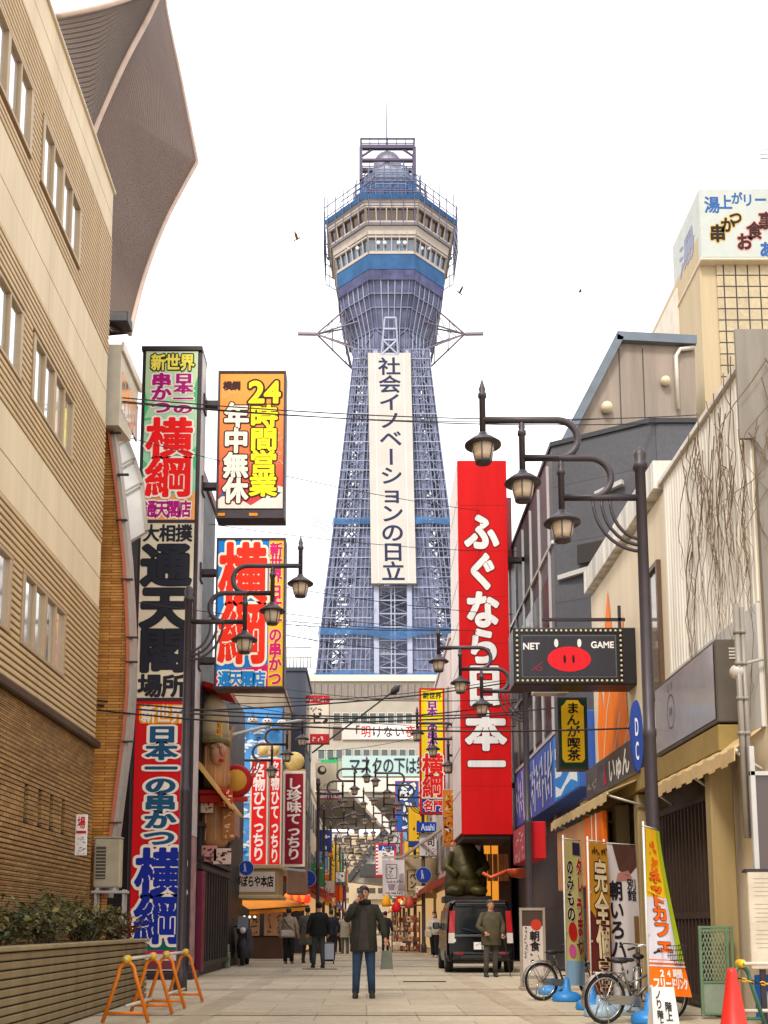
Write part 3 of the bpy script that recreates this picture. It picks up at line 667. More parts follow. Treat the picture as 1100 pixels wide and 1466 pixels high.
for sx in (-1, 1):
    for sy in (-1, 1):
        b = MB(); ZS = [zb+(ztp-zb)*k/16 for k in range(17)]; I = .62
        for a, c in ((sx, sy), (sx*I, sy), (sx, sy*I), (sx*I, sy*I)):
            for z, zz_ in zip(ZS[:-1], ZS[1:]): b.bar(tp(a, c, z), tp(a, c, zz_), .42, .42)
        for k, (z, zz_) in enumerate(zip(ZS[:-1], ZS[1:])):
            for (a, c), (d, e) in (((sx, sy), (sx*I, sy)), ((sx, sy), (sx, sy*I)), ((sx*I, sy*I), (sx*I, sy)), ((sx*I, sy*I), (sx, sy*I))):
                b.bar(tp(a, c, z), tp(d, e, z), .22, .22); b.bar(tp(a, c, z), tp(d, e, zz_), .18, .18); b.bar(tp(d, e, z), tp(a, c, zz_), .18, .18)
        b.build('leg', STL, tw)
# scaffold standards and ledgers on the four faces
rs_ = random.Random(2)
for nm, face in (('scaffold', 0), ('scaffold', 1), ('scaffold', 2), ('scaffold', 3)):
    b = MB(); out = 1.07
    def fp(u, z, o=out):
        return [tp(u, -o, z), tp(o, u, z), tp(u, o, z), tp(-o, u, z)][face]
    nz = 34; ZZ = [zb+(ztp-zb)*k/nz for k in range(nz+1)]
    us = [-1.07+2.14*k/32 for k in range(33)]
    for u in us:
        if abs(u) < .3 and face == 0: continue
        j = rs_.uniform(-.01, .01); b.tube([fp(u+j, z) for z in ZZ[::4]+[ZZ[-1]]], .045, 4, rs_.choice((0, 0, 1)), False)
    for k, z in enumerate(ZZ):
        segs_ = [(-1.07, -.32), (.32, 1.07)] if face == 0 else [(-1.07, 1.07)]
        for a, c in segs_: b.bar(fp(a, z), fp(c, z), .10, .12, 0 if k % 3 else 1)
    for k in range(nz):
        for q in range(5):
            u = rs_.choice(us[:-1]);
            if face == 0 and abs(u) < .32: continue
            b.bar(fp(u, ZZ[k]), fp(u+.0669, ZZ[k+1]), .05, .05, rs_.choice((0, 1)))
        if rs_.random() < .7:
            u = rs_.uniform(-1, .8)
            if not (face == 0 and -.55 < u < .32): b.bar(fp(u, ZZ[k], out+.012), fp(u+.2, ZZ[k], out+.012), .25, .06, 1)
    b.build(nm, [STP, STW], tw)
for face, lo, hi in ((0, -.82, -.29), (0, .29, .82), (1, -.86, .86), (2, -.86, .86), (3, -.86, .86)):   # netting inside the pipes, open towards the edges
    b = MB(); o = .99; rn = random.Random(20+face); nz = 34; nq = 12 if face else 5
    def fq(u, z): return [tp(u, -o, z), tp(o, u, z), tp(u, o, z), tp(-o, u, z)][face]
    for k in range(nz):
        z0, z1_ = zb+(ztp-zb)*k/nz, zb+(ztp-zb)*(k+1)/nz
        for q in range(nq):
            a, c = lo+(hi-lo)*q/nq, lo+(hi-lo)*(q+1)/nq
            if (a < -.7 or c > .7) and rn.random() < .35: continue
            dz = rn.uniform(0, .25); b.quad(fq(a, z0+dz), fq(c, z0+dz), fq(c, z1_), fq(a, z1_))
    b.build('net_sheet', NET, tw)
for yy in (745, 902, 966):
    b = MB(); z = fz(yy); h_ = 1.15 if yy != 902 else 1.3
    for face in range(4):
        def fr(u, zz_, face=face): return [tp(u, -1.1, zz_), tp(1.1, u, zz_), tp(u, 1.1, zz_), tp(-1.1, u, zz_)][face]
        b.grid(lambda s, t: fr(-1.1+2.2*s, z+h_*(t-.5)*(1+.25*math.sin(9*s+yy))+.18*math.sin(14*s+yy)-.5*(1-abs(2*s-1))) + V((0, 0, 0)), 24, 3)
    b.build('blue_band', netmat('blue_band_net', '#3a6a9c', .75, .8), tw, fix=False)
for s in (-1, 1):
    for yy in (758, 912):
        b = MB(); A = tp(-1.1, -1.1, fz(yy)) if s < 0 else tp(1.1, -1.1, fz(yy))
        for k in range(5): b.bar(A+V((0, 0, .4*k-.8)), A+V((s*(2.5+.5*(k % 2)), -.6, .4*k+.2)), .08, .08)
        b.build('catch_fan', STP, tw)
# middle shaft with braces
b = MB(); fw = .27
for u in (-fw, fw):
    for z, zz_ in zip([zb+(ztp-zb)*k/12 for k in range(12)], [zb+(ztp-zb)*(k+1)/12 for k in range(12)]):
        b.bar(tp(0, -1.02, z)+V((u*8.5, 0, 0)), tp(0, -1.02, zz_)+V((u*8.5, 0, 0)), .7, .5, 1)
nz = 26
for k in range(nz):
    z0, z1_ = zb+(ztp-zb)*k/nz, zb+(ztp-zb)*(k+1)/nz; A = lambda u, z: tp(0, -1.0, z)+V((u*8.5, 0, 0))
    b.bar(A(-fw, z0), A(fw, z0), .16, .16, 1); b.bar(A(-.03, z0), A(-.03, z1_), .14, .14, 1); b.bar(A(.03, z0), A(.03, z1_), .14, .14, 1)
    b.bar(A(-fw, z0), A(fw, z1_), .12, .12, 0); b.bar(A(fw, z0), A(-fw, z1_), .12, .12, 0)
b.build('lift_shaft', [STL, STW], tw)
b = MB(); b.prism([tp(-.6, -.5, zb), tp(.6, -.5, zb), tp(.6, -.5, ztp), tp(-.6, -.5, ztp)], (0, 1, 0)); b.build('inner_screen', netmat('inner_net', '#73799a', .75, .3), tw)
# banner
BY = TY-hw(fz(505))*1.07-.6
bn0, bn1 = TY-hw(fz(835))*1.1-.5, BY
zt_, zl_ = at(557, 505, BY).z, at(563, 835, bn0).z
XT, XL = at(527, 505, BY).x, at(588, 505, BY).x; XM = (XT+XL)/2; wB = (XL-XT)
c0 = at(564, 835, bn0).x; wb = at(596, 835, bn0).x-at(532, 835, bn0).x
pb = Panel((XM-wB/2, BY, zt_), (wB, 0, 0), (c0-XM, bn0-BY, zl_-zt_), (527, 505, 588, 835))
b = MB(); A, B, C, D = pb.P(527, 505), pb.P(588, 505), pb.P(588, 835), pb.P(527, 835)
b.prism([A, B, C, D], (0, .5, 0)); bo = b.build('banner', mat('banner_white', '#b3ada5', .6, var=.06, scale=.4), tw)
b = MB(); pb.text(b, '社会イノベーションの日立', 541.5, 512, 573, 832, 0, .018, N=48, d=.02); b.build('lettering', pt('#1d2244'), bo)
b = MB()
for x in (537, 578): b.bar(pb.P(x, 506, .03), pb.P(x, 834, .03), .08, .03)
b.build('banner_seam', mat('seam', '#e9e4dc'), bo)
# truss arms at the waist
za = at(558, 485, TY).z
for s in (-1, 1):
    b = MB(); h = hw(za); tip = V((TX+s*(14.1), TY-h*.2, za+.2)); kn = V((TX+s*11.3, TY-h*.2, za+.15))
    b.bar(kn, tip, .45, .35); b.tube([tip, tip+V((0, 0, .9))], .06, 5)
    for v in (-.8, .6):
        roots = [V((TX+s*h*.95, TY+v*h, za+4.0)), V((TX+s*h*.95, TY+v*h, za-4.2)), V((TX+s*h*.95, TY+v*h, za+.3))]
        for r_ in roots: b.tube([r_, kn], .13, 5, sm=False)
        for t in (.3, .62):
            m = [r_*(1-t)+kn*t for r_ in roots]; b.tube([m[0], m[2], m[1]], .07, 5, sm=False); b.tube([m[0], roots[2]*(1-t-.2)+kn*(t+.2)], .06, 5)
            for q in m: b.ell(q, .2, 6, h=4)
    b.build('truss_arm', mat('arm_steel', '#7a6f7a', .5, .3), tw)
def octa(ap, z, cx=TX, cy=TY):
    R = ap/math.cos(math.pi/8); return [V((cx+R*math.cos(math.pi/8+k*math.pi/4), cy+R*math.sin(math.pi/8+k*math.pi/4), z)) for k in range(8)]
def frust(b, a0, z0, a1, z1_, mi=0, caps=True):
    A, B = octa(a0, z0), octa(a1, z1_); b.add(A+B, [(k, (k+1) % 8, (k+1) % 8+8, k+8) for k in range(8)]+([tuple(range(8))[::-1], tuple(range(8, 16))] if caps else []), mi)
def oz(py, ap): return at(560, py, TY-ap).z                    # height of a front edge seen at row py
# flared neck below the decks: netted octagon with leaning steel
hn = hw(ztp)
a1_ = 68*TS; zneck = oz(392, a1_)
b = MB()
for z0, z1_, f0, f1 in ((oz(507, 50*TS), oz(470, 52*TS), 50*TS, 52*TS), (oz(470, 52*TS), oz(440, 60*TS), 52*TS, 60*TS), (oz(440, 60*TS), oz(420, 66*TS), 60*TS, 66*TS), (oz(420, 66*TS), oz(384, 70*TS), 66*TS, 71*TS)):
    frust(b, f0, z0, f1, z1_, 0, False)
b.build('neck_net', netmat('neck_net', '#6a6c8a', .9, .4), tw)
b = MB(); zq = [oz(508, 51*TS), oz(470, 53*TS), oz(440, 61*TS), oz(420, 67*TS), oz(386, 71*TS)]; aq = [51*TS, 53*TS, 61*TS, 67*TS, 72*TS]
for k in range(8):
    for d in (-.42, -.25, -.08, .08, .25, .42):
        pts = []
        for a, z in zip(aq, zq):
            o8 = octa(a, z); p, q = o8[k], o8[(k+1) % 8]; pts.append(p*(.5+d)+q*(.5-d))
        for p, q in zip(pts[:-1], pts[1:]): b.bar(p, q, .13, .13, 1 if abs(d) < .3 else 0)
    for a, z in zip(aq, zq): o8 = octa(a, z); b.bar(o8[k], o8[(k+1) % 8], .14, .14)
    o1_, o2_ = octa(aq[0], zq[0]), octa(aq[1], zq[1]); b.bar(o1_[k], o2_[(k+1) % 8], .12, .12, 0); b.bar(o1_[(k+1) % 8], o2_[k], .12, .12, 0)
for s in (-1, 1):
    for dy in (-.4, .4): b.tube([V((TX+s*56*TS, TY+dy*50*TS, tz(515))), V((TX+s*66*TS, TY+dy*56*TS, tz(470))), V((TX+s*72*TS, TY+dy*60*TS, tz(425))), V((TX+s*74*TS, TY+dy*60*TS, tz(392)))], .22, 6)
fy = TY-hn-.9; q0, q1 = at(546, 508, fy), at(570, 508, fy); q2, q3 = at(551, 455, fy-.8), at(567, 455, fy-.8)
for p, q in ((q0, q2), (q1, q3), (q0, q1), (q2, q3), (q0*.6+q2*.4, q1*.6+q3*.4), (q0*.3+q2*.7, q1*.3+q3*.7), (q0, (q1*.6+q3*.4)), (q1, q0*.6+q2*.4)): b.bar(p, q, .25, .25, 1)
b.build('neck_frame', [STL, STW], tw)
# blue skirt
ask = 74*TS; b = MB(); frust(b, ask, oz(385, ask), ask*1.01, oz(361, ask), 0, False); frust(b, ask*.98, oz(384, ask), ask*.99, oz(361.5, ask), 0, True)
b.build('blue_skirt', BLU, tw)
b = MB(); frust(b, 72*TS, oz(400, 72*TS), 73.5*TS, oz(385, ask), 0, False); b.build('skirt_net', netmat('skirt_net', '#56587e', .85, .9), tw, fix=False)
# lower and upper observation decks: cream frames around recessed dark glass
GL1 = glassy('deck_glass', '#6d7888', .1, .25); GL2 = glassy('deck_glass_warm', '#5d4a3a', .12, .2)
def deck(name, ya, yb, aa, ab, glass, n, top_h, pane):
    z0, z1_ = oz(ya, aa), oz(yb, ab); d = MB(); A, B = octa(aa, z0), octa(ab, z1_); w = MB()
    for k in range(8):
        p, q, r_, s_ = A[k], A[(k+1) % 8], B[(k+1) % 8], B[k]
        nrm = (q-p).cross(s_-p).normalized()
        if nrm.dot(V((p.x-TX, p.y-TY, 0))) < 0: nrm = -nrm
        L = lambda u, v: (p*(1-u)+q*u)*(1-v)+(s_*(1-u)+r_*u)*v
        for u in [i/n for i in range(n+1)]: d.bar(L(u, 0), L(u, 1), .34 if u in (0, 1) else .16, .3)
        for v, h in ((0, .45), (top_h, .28), (1, .6)): d.bar(L(0, v), L(1, v), .32, h)
        for i in range(n): w.quad(L(i/n, 0)-nrm*.25, L((i+1)/n, 0)-nrm*.25, L((i+1)/n, 1)-nrm*.25, L(i/n, 1)-nrm*.25)
    o = d.build(name, CRM, tw); w.build(pane, glass, o); return o
b = MB(); frust(b, 78.5*TS, oz(333, 79*TS), 82*TS, oz(321, 82*TS)); frust(b, 86.5*TS, oz(291, 86*TS), 90*TS, oz(282, 90*TS)); b.build('deck_wall', CRM, tw)
dl = deck('lower_deck', 362, 333.5, 74*TS, 78.5*TS, GL1, 6, .80, 'pane')
du = deck('upper_deck', 318.5, 291.5, 82*TS, 86.5*TS, GL2, 5, .82, 'pane')
b = MB(); frust(b, 83.6*TS, oz(322, 83*TS), 84*TS, oz(318.5, 83*TS)); b.build('gutter', mat('gutter_grey', '#6d6a70', .5), tw)
WL = emis('warm_lamp', '#ffd9a0', 2.2); b = MB(); rl_ = random.Random(8)
for px, py in ((537, 306), (543, 304), (552, 304), (562, 304), (571, 305), (487, 317), (626, 316), (489, 322), (625, 322)):
    ap = 80*TS; off_ = abs(px-560)/85; q = at(px, py, TY-ap*(1 if off_ < .4 else .62)+.9); b.ell(q, .22 if py < 310 else .4, 8, h=5)
b.build('lamp', WL, du)
for px in (500, 512, 542, 551, 571, 580, 604, 614):
    b = MB(); ap = 75*TS; o_ = abs(px-560)/75; yy = TY-ap if o_ < .42 else TY-ap*(1.0-(o_-.42)*.95); q = at(px, 347+(8 if o_ > .42 else 0), yy-.5); b.lathe(q, [(.05, .12), (.26, .06), (.3, 0), (.02, -.05)], 14, 0, False, ax=(0, -1, 0))
    b.build('dish', mat('dish_white', '#c4c2c4', .4, var=.03), dl)
# blue wrapped roof terrace, railings and scaffold round it
at_ = 92*TS; zt0 = oz(282, at_)
b = MB(); frust(b, 91.5*TS, zt0-.2, 93*TS, zt0+.45, 0, False); frust(b, 90*TS, zt0+.1, 90*TS, zt0+.3); b.build('terrace_edge', BLU, tw)
b = MB()
for ap, z0, h, n, z9 in ((93*TS, zt0-4.4, 9.6, 5, 5), (70*TS, zt0+.3, 5.6, 2, 4), (52*TS, zt0+1.5, 7.0, 4, 4)):
    for k in range(8):
        for i in range(n):
            o8 = octa(ap, z0); t = (i+.5)/n; p = o8[k]*(1-t)+o8[(k+1) % 8]*t; front_ = p.y < TY-ap*.75
            hh = h*rl_.uniform(.75, 1.0) if not front_ else h*.5
            b.tube([p, p+V((0, 0, hh))], .07, 4, sm=False)
        for v in range(z9):
            z = z0+h*.72*v/(z9-1); o8 = octa(ap, z)
            if ap > 90*TS and v < 2 and k in (5, 4, 6): continue
            b.bar(o8[k], o8[(k+1) % 8], .09, .09)
b.build('railing', mat('rail_mauve', '#5d5874', .5, .2), tw)
b = MB(); frust(b, 47*TS, zt0+.2, 47*TS, oz(258, 47*TS), 0, False); b.build('crown_net', netmat('crown_blue', '#2f66a0', .8, 1.6), tw)
b = MB(); frust(b, 37*TS, zt0+.3, 36*TS, oz(240, 36*TS)); b.build('crown_room', mat('crown_wall', '#8b94a2', .35, .1, var=.3, scale=.8), tw)
b = MB()
for ap, ya, yb in ((50*TS, 280, 246), (43*TS, 262, 236)):
    za_, zc_ = oz(ya, ap), oz(yb, ap)
    for k in range(8):
        A_, B_ = octa(ap, za_), octa(ap, zc_)
        for t in (0, .25, .5, .75): p_, q_ = A_[k]*(1-t)+A_[(k+1) % 8]*t, B_[k]*(1-t)+B_[(k+1) % 8]*t; b.tube([p_, q_+V((0, 0, .5 if t in (0, .5) else 0))], .09, 4, sm=False)
        for t in (.25, .5, .75, 1): o8 = octa(ap, za_+(zc_-za_)*t); b.bar(o8[k], o8[(k+1) % 8], .1, .1)
        b.bar(A_[k], B_[(k+1) % 8], .07, .07)
b.build('crown_scaffold', mat('crown_pipe', '#6f7690', .5, .3), tw)
for k, f0, f1 in ((0, .25, .8), (1, .0, .5), (3, .3, .9), (4, .1, .6), (6, .1, .45), (2, .5, 1)):
    b = MB(); A_, B_ = octa(50.5*TS, oz(278, 50*TS)), octa(50.5*TS, oz(255, 50*TS)); P_a, P_b = A_[k]*(1-f0)+A_[(k+1) % 8]*f0, A_[k]*(1-f1)+A_[(k+1) % 8]*f1; Q_a, Q_b = B_[k]*(1-f0)+B_[(k+1) % 8]*f0, B_[k]*(1-f1)+B_[(k+1) % 8]*f1
    b.grid(lambda u, v: (P_a*(1-u)+P_b*u)*(1-v)+(Q_a*(1-u)+Q_b*u)*v+V((.15*math.sin(9*v+k), -.2*math.sin(7*u+k), .4*math.sin(5*u+k)*v)), 6, 6); b.build('ragged_net', netmat('crown_blue', '#2f66a0', .8, 1.6), tw, fix=False)
b = MB(); c_ = V((TX-.4, TY, 0)); dz_ = oz(250, 20*TS); b.lathe(V((TX-.4, TY, dz_)), [(21*TS, 0), (21*TS, oz(236, 20*TS)-dz_), (20*TS, oz(235, 20*TS)-dz_), (20*TS, oz(219, 20*TS)-dz_), (17*TS, oz(215, 18*TS)-dz_), (.1, oz(213, 12*TS)-dz_)], 24, 0, False); b.build('drum', mat('drum_grey', '#9a93a2', .5, .1), tw)
b = MB(); hx = 38*TS; mv = mat('crown_mauve', '#463c54', .5, .2)
zf0, zf1, zf2 = oz(258, hx*.6), oz(211, hx*.6), oz(198.5, hx*.6)
for sx in (-1, 1):
    for sy in (-1, 1):
        b.bar((TX-.4+sx*hx, TY+sy*hx*.6, zf0), (TX-.4+sx*hx, TY+sy*hx*.6, zf1), .5, .5); b.bar((TX-.4+sx*hx, TY+sy*hx*.6, zf1), (TX-.4+sx*hx, TY+sy*hx*.6, zf2), .2, .2)
        b.bar((TX-.4+sx*hx, TY+sy*hx*.6, zf1-1.6), (TX-.4+sx*(hx-2.2), TY+sy*hx*.6, zf1), .25, .25)
for sy in (-1, 1):
    for z, w in ((zf1, .6), (zf2, .2), ((zf1+zf2)/2, .12), (oz(229, hx*.6), .35)): b.bar((TX-.4-hx, TY+sy*hx*.6, z), (TX-.4+hx, TY+sy*hx*.6, z), w, w)
    for k in range(7): x = TX-.4-hx+2*hx*k/6; b.tube([(x, TY+sy*hx*.6, zf1), (x, TY+sy*hx*.6, zf2+.2*(k % 2))], .06, 4)
for sx in (-1, 1):
    for z in (zf1, zf2, oz(229, hx*.6)): b.bar((TX-.4+sx*hx, TY-hx*.6, z), (TX-.4+sx*hx, TY+hx*.6, z), .3, .3)
b.build('crown_frame', mv, tw)
b = MB(); b.tube([(TX-.5, TY, tz(232)), (TX-.5, TY, tz(200)), (TX-.5, TY, tz(138))], [.16, .14, .05], 6); b.build('mast', mat('mast_grey', '#6a6478', .5, .3), tw)
# ---------------------------------------------------------------- building under the tower, over the street
UB = 118.0
ub = thing('tower_base_building', 'cream building bridging the street under the tower with two rows of windows and text banners', 'building', (TX, UB, 0))
p = front(430, 970, 690, 1135, UB); A = p.P(430, 970); B = p.P(690, 1135)
BW = mat('base_cream', '#a59b8d', .6, var=.12, scale=.5)
b = MB(); b.box((A.x, UB, B.z), (B.x, UB+42, A.z)); b.box((A.x, UB-.01, 0), (p.P(452, 0).x, UB+42, B.z)); b.box((p.P(640, 0).x, UB-.01, 0), (B.x, UB+42, B.z)); b.build('wall', BW, ub)
b = MB(); b.box((A.x-.2, UB-.35, A.z-.5), (B.x+.2, UB+.2, A.z+.25)); b.build('parapet', mat('base_white', '#cdc6ba', .5), ub)
b = MB()
for y0, y1 in ((980, 1000),):
    for k in range(26):
        x = 432+k*9.6; q0, q1 = p.P(x, y0), p.P(x+8.3, y1); b.box((q0.x, UB-.12, q1.z), (q1.x, UB-.02, q0.z), 0, 0)
        for j in range(5): b.box((q0.x+.15*j, UB-.16, q1.z), (q0.x+.15*j+.05, UB-.13, q0.z), 0, 1)
b.build('louvre', [mat('louvre_grey', '#9b9086', .6), mat('louvre_dark', '#6d645e', .6)], ub)
for y0, y1, x0, n in ((1022, 1036, 478, 9), (1074, 1087, 456, 11)):
    for k in range(n):
        x = x0+k*12.9; q0, q1 = p.P(x, y0), p.P(x+8.8, y1); f = MB(); f.box((q0.x-.08, UB-.1, q1.z-.08), (q1.x+.08, UB-.04, q0.z+.08)); fo = f.build('window', mat('base_white', '#cdc6ba'), ub)
        f = MB(); f.box((q0.x, UB-.13, q1.z), (q1.x, UB-.101, q0.z)); f.build('pane', glassy('base_glass', '#3e4c4a', .15, .1), fo)
b = MB(); q0, q1 = p.P(477, 1041), p.P(488, 1060); b.box((q0.x, UB-.12, q1.z), (q1.x, UB-.01, q0.z)); b.build('door_panel', mat('base_brown', '#5e4a42', .6), ub)
b = MB()
for x in (456, 466): q0, q1 = p.P(x+4, 1085), p.P(x+18, 1108); b.box((q0.x, UB-.09-.01*(x > 460), q1.z), (q1.x, UB-.01, q0.z))
b.build('green_panel', pt('#2f9a5c'), ub)
for nm, y0, y1, x0, x1, tx_, ci in (('text_banner', 1038, 1060, 500, 612, '「明けない夜は', 0), ('text_banner', 1083, 1112, 500, 612, 'マスクの下は笑', 1)):
    q0, q1 = p.P(x0-10, y0), p.P(x1+8, y1); b = MB(); b.box((q0.x, UB-.25, q1.z), (q1.x, UB-.15, q0.z))
    bo = b.build(nm, mat(['banner_pale', 'banner_mint'][ci], ['#c2b8af', '#a3bab5'][ci], .6, var=.05), ub)
    pp = Panel(p.P(0, 0)+V((0, -.26, 0)), p.P(1, 0)-p.P(0, 0), p.P(0, 1)-p.P(0, 0)); b = MB(); cw = (x1-x0)/7.0
    if ci == 0:
        for k, ch in enumerate(tx_):
            if k > 0: pp.rect(b, x0+cw*k+.5, y0+1, x0+cw*(k+1)-.5, y1-1, .02, 2)
            pp.text(b, ch, x0+cw*k+1, y0+2, x0+cw*(k+1)-1, y1-3, 1 if ch in '明夜' else 0, .015, N=36, d=.05)
    else: pp.text(b, tx_, x0, y0+2, x1, y1-3, 0, .018, dr='h', N=36, d=.05)
    b.build('lettering', [pt('#23303f' if ci else '#3c3030'), pt('#b5231f'), pt('#f0e6e0')], bo)
b = MB(); q0, q1 = p.P(452, 1112), p.P(640, 1135); b.box((q0.x, UB-.9, q1.z), (q1.x, UB-.02, q0.z-.3), 0, 0); b.box((q0.x, UB+.1, q1.z-.5), (q1.x, UB+40, q1.z-.02), 0, 1); b.build('beam', [mat('base_white', '#cdc6ba'), mat('under_grey', '#c2bab0', .8)], ub)
# stair flight slanting up under the tower
st = thing('stair_flight', 'grey enclosed stair slanting up under the tower base', 'staircase', tuple(at(500, 1262, 112)))
P0, P1 = at(498, 1262, 114), at(590, 1138, 112); b = MB()
b.prism([P0, P1, P1+V((3.2, 0, .2)), P0+V((7.4, 0, -.8))], (0, 3.5, 0), 0); b.bar(P0+V((0, -.1, 0)), P1+V((0, -.1, 0)), .5, .6, 1); b.bar(P0+V((0, -.1, -.2))+V((2.2, 0, 1.5)), P1+V((-6, -.1, -.4)), .0001, .0001, 1)
P2, P3 = at(505, 1130, 112), at(560, 1190, 113); b.bar(P2, P3, 1.1, .9, 2)
b.build('stair_body', [mat('stair_grey', '#b3b0aa', .7, var=.2), mat('stair_dark', '#3d3b3a', .5), mat('stair_pale', '#cfc8be', .6)], st)
b = MB(); P4, P5 = at(515, 1237, 110), at(612, 1255, 110); b.box((P4.x, 110, P5.z), (P5.x, 113, P4.z)); b.build('landing', mat('stair_dark', '#3d3b3a'), st)
# ---------------------------------------------------------------- beige blocks closing the street
fr_ = random.Random(31)
for lab, x0, x1, y0, Y, col in (('cream apartment block with curved balconies closing the street', 500, 562, 1196, 185, '#cdb591'), ('pale low building at the far end of the street', 452, 512, 1192, 190, '#c7beb2'), ('tan block at the far end of the street on the right', 556, 640, 1205, 195, '#b39c7c')):
    A, B = at(x0, y0, Y), at(x1, 1335, Y); h_ = thing('far_building', lab, 'building', ((A.x+B.x)/2, Y, 0)); b = MB(); b.box((A.x, Y, 0), (B.x, Y+12, A.z)); b.build('wall', mat('far_'+col, col, .7, var=.15, scale=.4), h_)
    b = MB(); n = 4
    for k in range(n):
        z = A.z*(k+.35)/n
        b.box((A.x+1, Y-.8, z), (B.x-.8, Y-.01, z+.25), 0, 0); b.box((A.x+1, Y-.8, z+.26), (B.x-.8, Y-.72, z+1.0), 0, 0)
    b.build('balcony', mat('far_balcony', '#b8a68e', .7), h_)
    for k in range(n):
        for q in range(3):
            x = A.x+1+(B.x-A.x-2)*(q+.2)/3; f = MB(); z = A.z*(k+.35)/n; f.box((x, Y-.05, z+.3), (x+1.4, Y+.02, z+2.0)); f.build('window', mat('far_glass', '#5a5248', .3), h_)
# ---------------------------------------------------------------- shop signs
def frontX(X0, X1, px, Y):
    z0, z1 = zat(px[1], Y), zat(px[3], Y); return Panel((X0, Y, z0), (X1-X0, 0, 0), (0, 0, z1-z0), px)
FRD = mat('sign_frame', '#3b3036', .45, .3, var=.2); CW = '#f3e9dc'
SY = 22.0
xo0, xo1 = at(204.5, 497, SY).x, at(289, 497, SY).x; xi0, xi1 = at(209.5, 503, SY).x, at(284, 503, SY).x
ts = thing('sign_tower', 'towering three panel sign with green, cream and red faces and a dark frame', 'sign', ((xo0+xo1)/2, SY, 0))
ztop = zat(497, SY); b = MB()
b.box((xo0, SY+.02, .15), (xi0, SY+.7, ztop), .01); b.box((xi1, SY+.02, .15), (xo1, SY+.7, ztop), .01); b.box((xo0-.02, SY-.03, ztop-.09), (xo1+.02, SY+.72, ztop+.02), .01)
for y in (746.5, 1001.5): z = zat(y, SY); b.box((xi0, SY-.01, z-.035), (xi1, SY+.6, z+.035))
b.box((xo0-.1, SY-.1, 0), (xo1+.1, SY+.8, .16), .02); b.build('frame', FRD, ts)
b = MB(); b.box((xi0, SY+.03, .2), (xi1, SY+.68, ztop-.1)); b.box((xo1+.001, SY+.08, 3.0), (xo1+.02, SY+.64, ztop-.1), 0, 1); b.box((xo1+.001, SY+.08, .3), (xo1+.02, SY+.64, 2.98), 0, 2); b.build('side_panel', [FRD, mat('side_white', '#cfc3bf', .5, var=.15), mat('side_pink', '#a98585', .6, var=.35, scale=3)], ts)
# top panel
p = frontX(xi0, xi1, (209.5, 503, 284, 745), SY); q = p.P(0, 0)
b = MB(); p.rect(b, 209.5, 503, 284, 745, .0, 0); p.poly(b, [(209.5, 714), (284, 705), (284, 745), (209.5, 745)], .004, 1)
for pts in ([(209.5, 690), (218, 668), (210, 660)], [(284, 640), (272, 655), (284, 675)], [(209.5, 560), (215, 585), (209.5, 600)], [(284, 540), (278, 560), (284, 590)], [(240, 597), (209.5, 600), (209.5, 604)]): p.poly(b, pts, .003, 2)
fa = b.build('green_panel', [blend('mint_print', '#6fc29a', '#c8dcb0', p.P(0, 745).z, p.P(0, 503).z), pt('#f2a25a'), pt('#4fc07c')], ts)
b = MB()
p.text(b, '新世界', 217, 507, 279, 531, 1, .035, [(0, .07)], 'h', .008)
p.text(b, '日本一の', 250, 535, 278, 594, 2, .045, [(3, .08)], 'v', .008); p.text(b, '串かつ', 218, 535, 247, 594, 2, .045, [(3, .08)], 'v', .008)
p.text(b, '横綱', 214, 600, 278, 712, 4, .038, [(3, .045)], 'v', .02); p.text(b, '通天閣店', 213, 717, 279, 741, 2, .035, [(3, .08)], 'h', .008)
b.build('lettering', [pt('#2a2418'), pt('#f2e35a'), pt('#b30d78'), pt(CW), pt('#ef1613')], fa)
p = frontX(xi0, xi1, (205, 748, 281, 1000), SY); b = MB(); p.rect(b, 205, 748, 281, 1000, 0, 0)
fb = b.build('cream_panel', mat('cream_print', '#d8cab0', .5, var=.06), ts); b = MB()
p.text(b, '大相撲', 208, 751, 278, 776, 0, .032, (), 'h', .008); p.text(b, '通天閣', 208, 779, 276, 962, 0, .045, [(1, .014)], 'v', .008); p.text(b, '場所', 207, 966, 274, 998, 0, .035, (), 'h', .008)
b.build('lettering', [pt('#23242e'), pt('#0f0d10')], fb)
p = frontX(xi0, xi1, (198, 1003, 275, 1390), SY); b = MB(); p.rect(b, 198, 1003, 275, 1390, 0, 0)
p.poly(b, [(198, 1352), (275, 1346), (275, 1366), (198, 1366)], .004, 1); p.rect(b, 198, 1366, 275, 1390, .004, 2); p.rect(b, 203, 1376, 270, 1388, .008, 3); p.rect(b, 198, 1362, 275, 1367, .006, 4)
fc = b.build('red_panel', [pt('#d3121b'), pt('#176a5e'), pt('#d8cfca'), pt('#7c3c46'), pt('#c01878')], ts); b = MB()
p.poly(b, [(203, 1013), (206, 1009), (268, 1009), (271, 1013), (271, 1032), (268, 1037), (206, 1037), (203, 1032)], .004, 3); p.text(b, '新世界', 206, 1010, 268, 1036, 1, .03, [(4, .06)], 'h', .008)
p.text(b, '日本一の串かつ', 214, 1040, 258, 1215, 0, .05, [(1, .10)], 'v', .008); p.text(b, '横綱', 205, 1218, 271, 1352, 2, .04, [(1, .06)], 'v', .02)
b.build('lettering', [pt('#1f5378'), pt(CW), pt('#132a96'), pt('#f0a61f'), pt('#f29c1c')], fc)
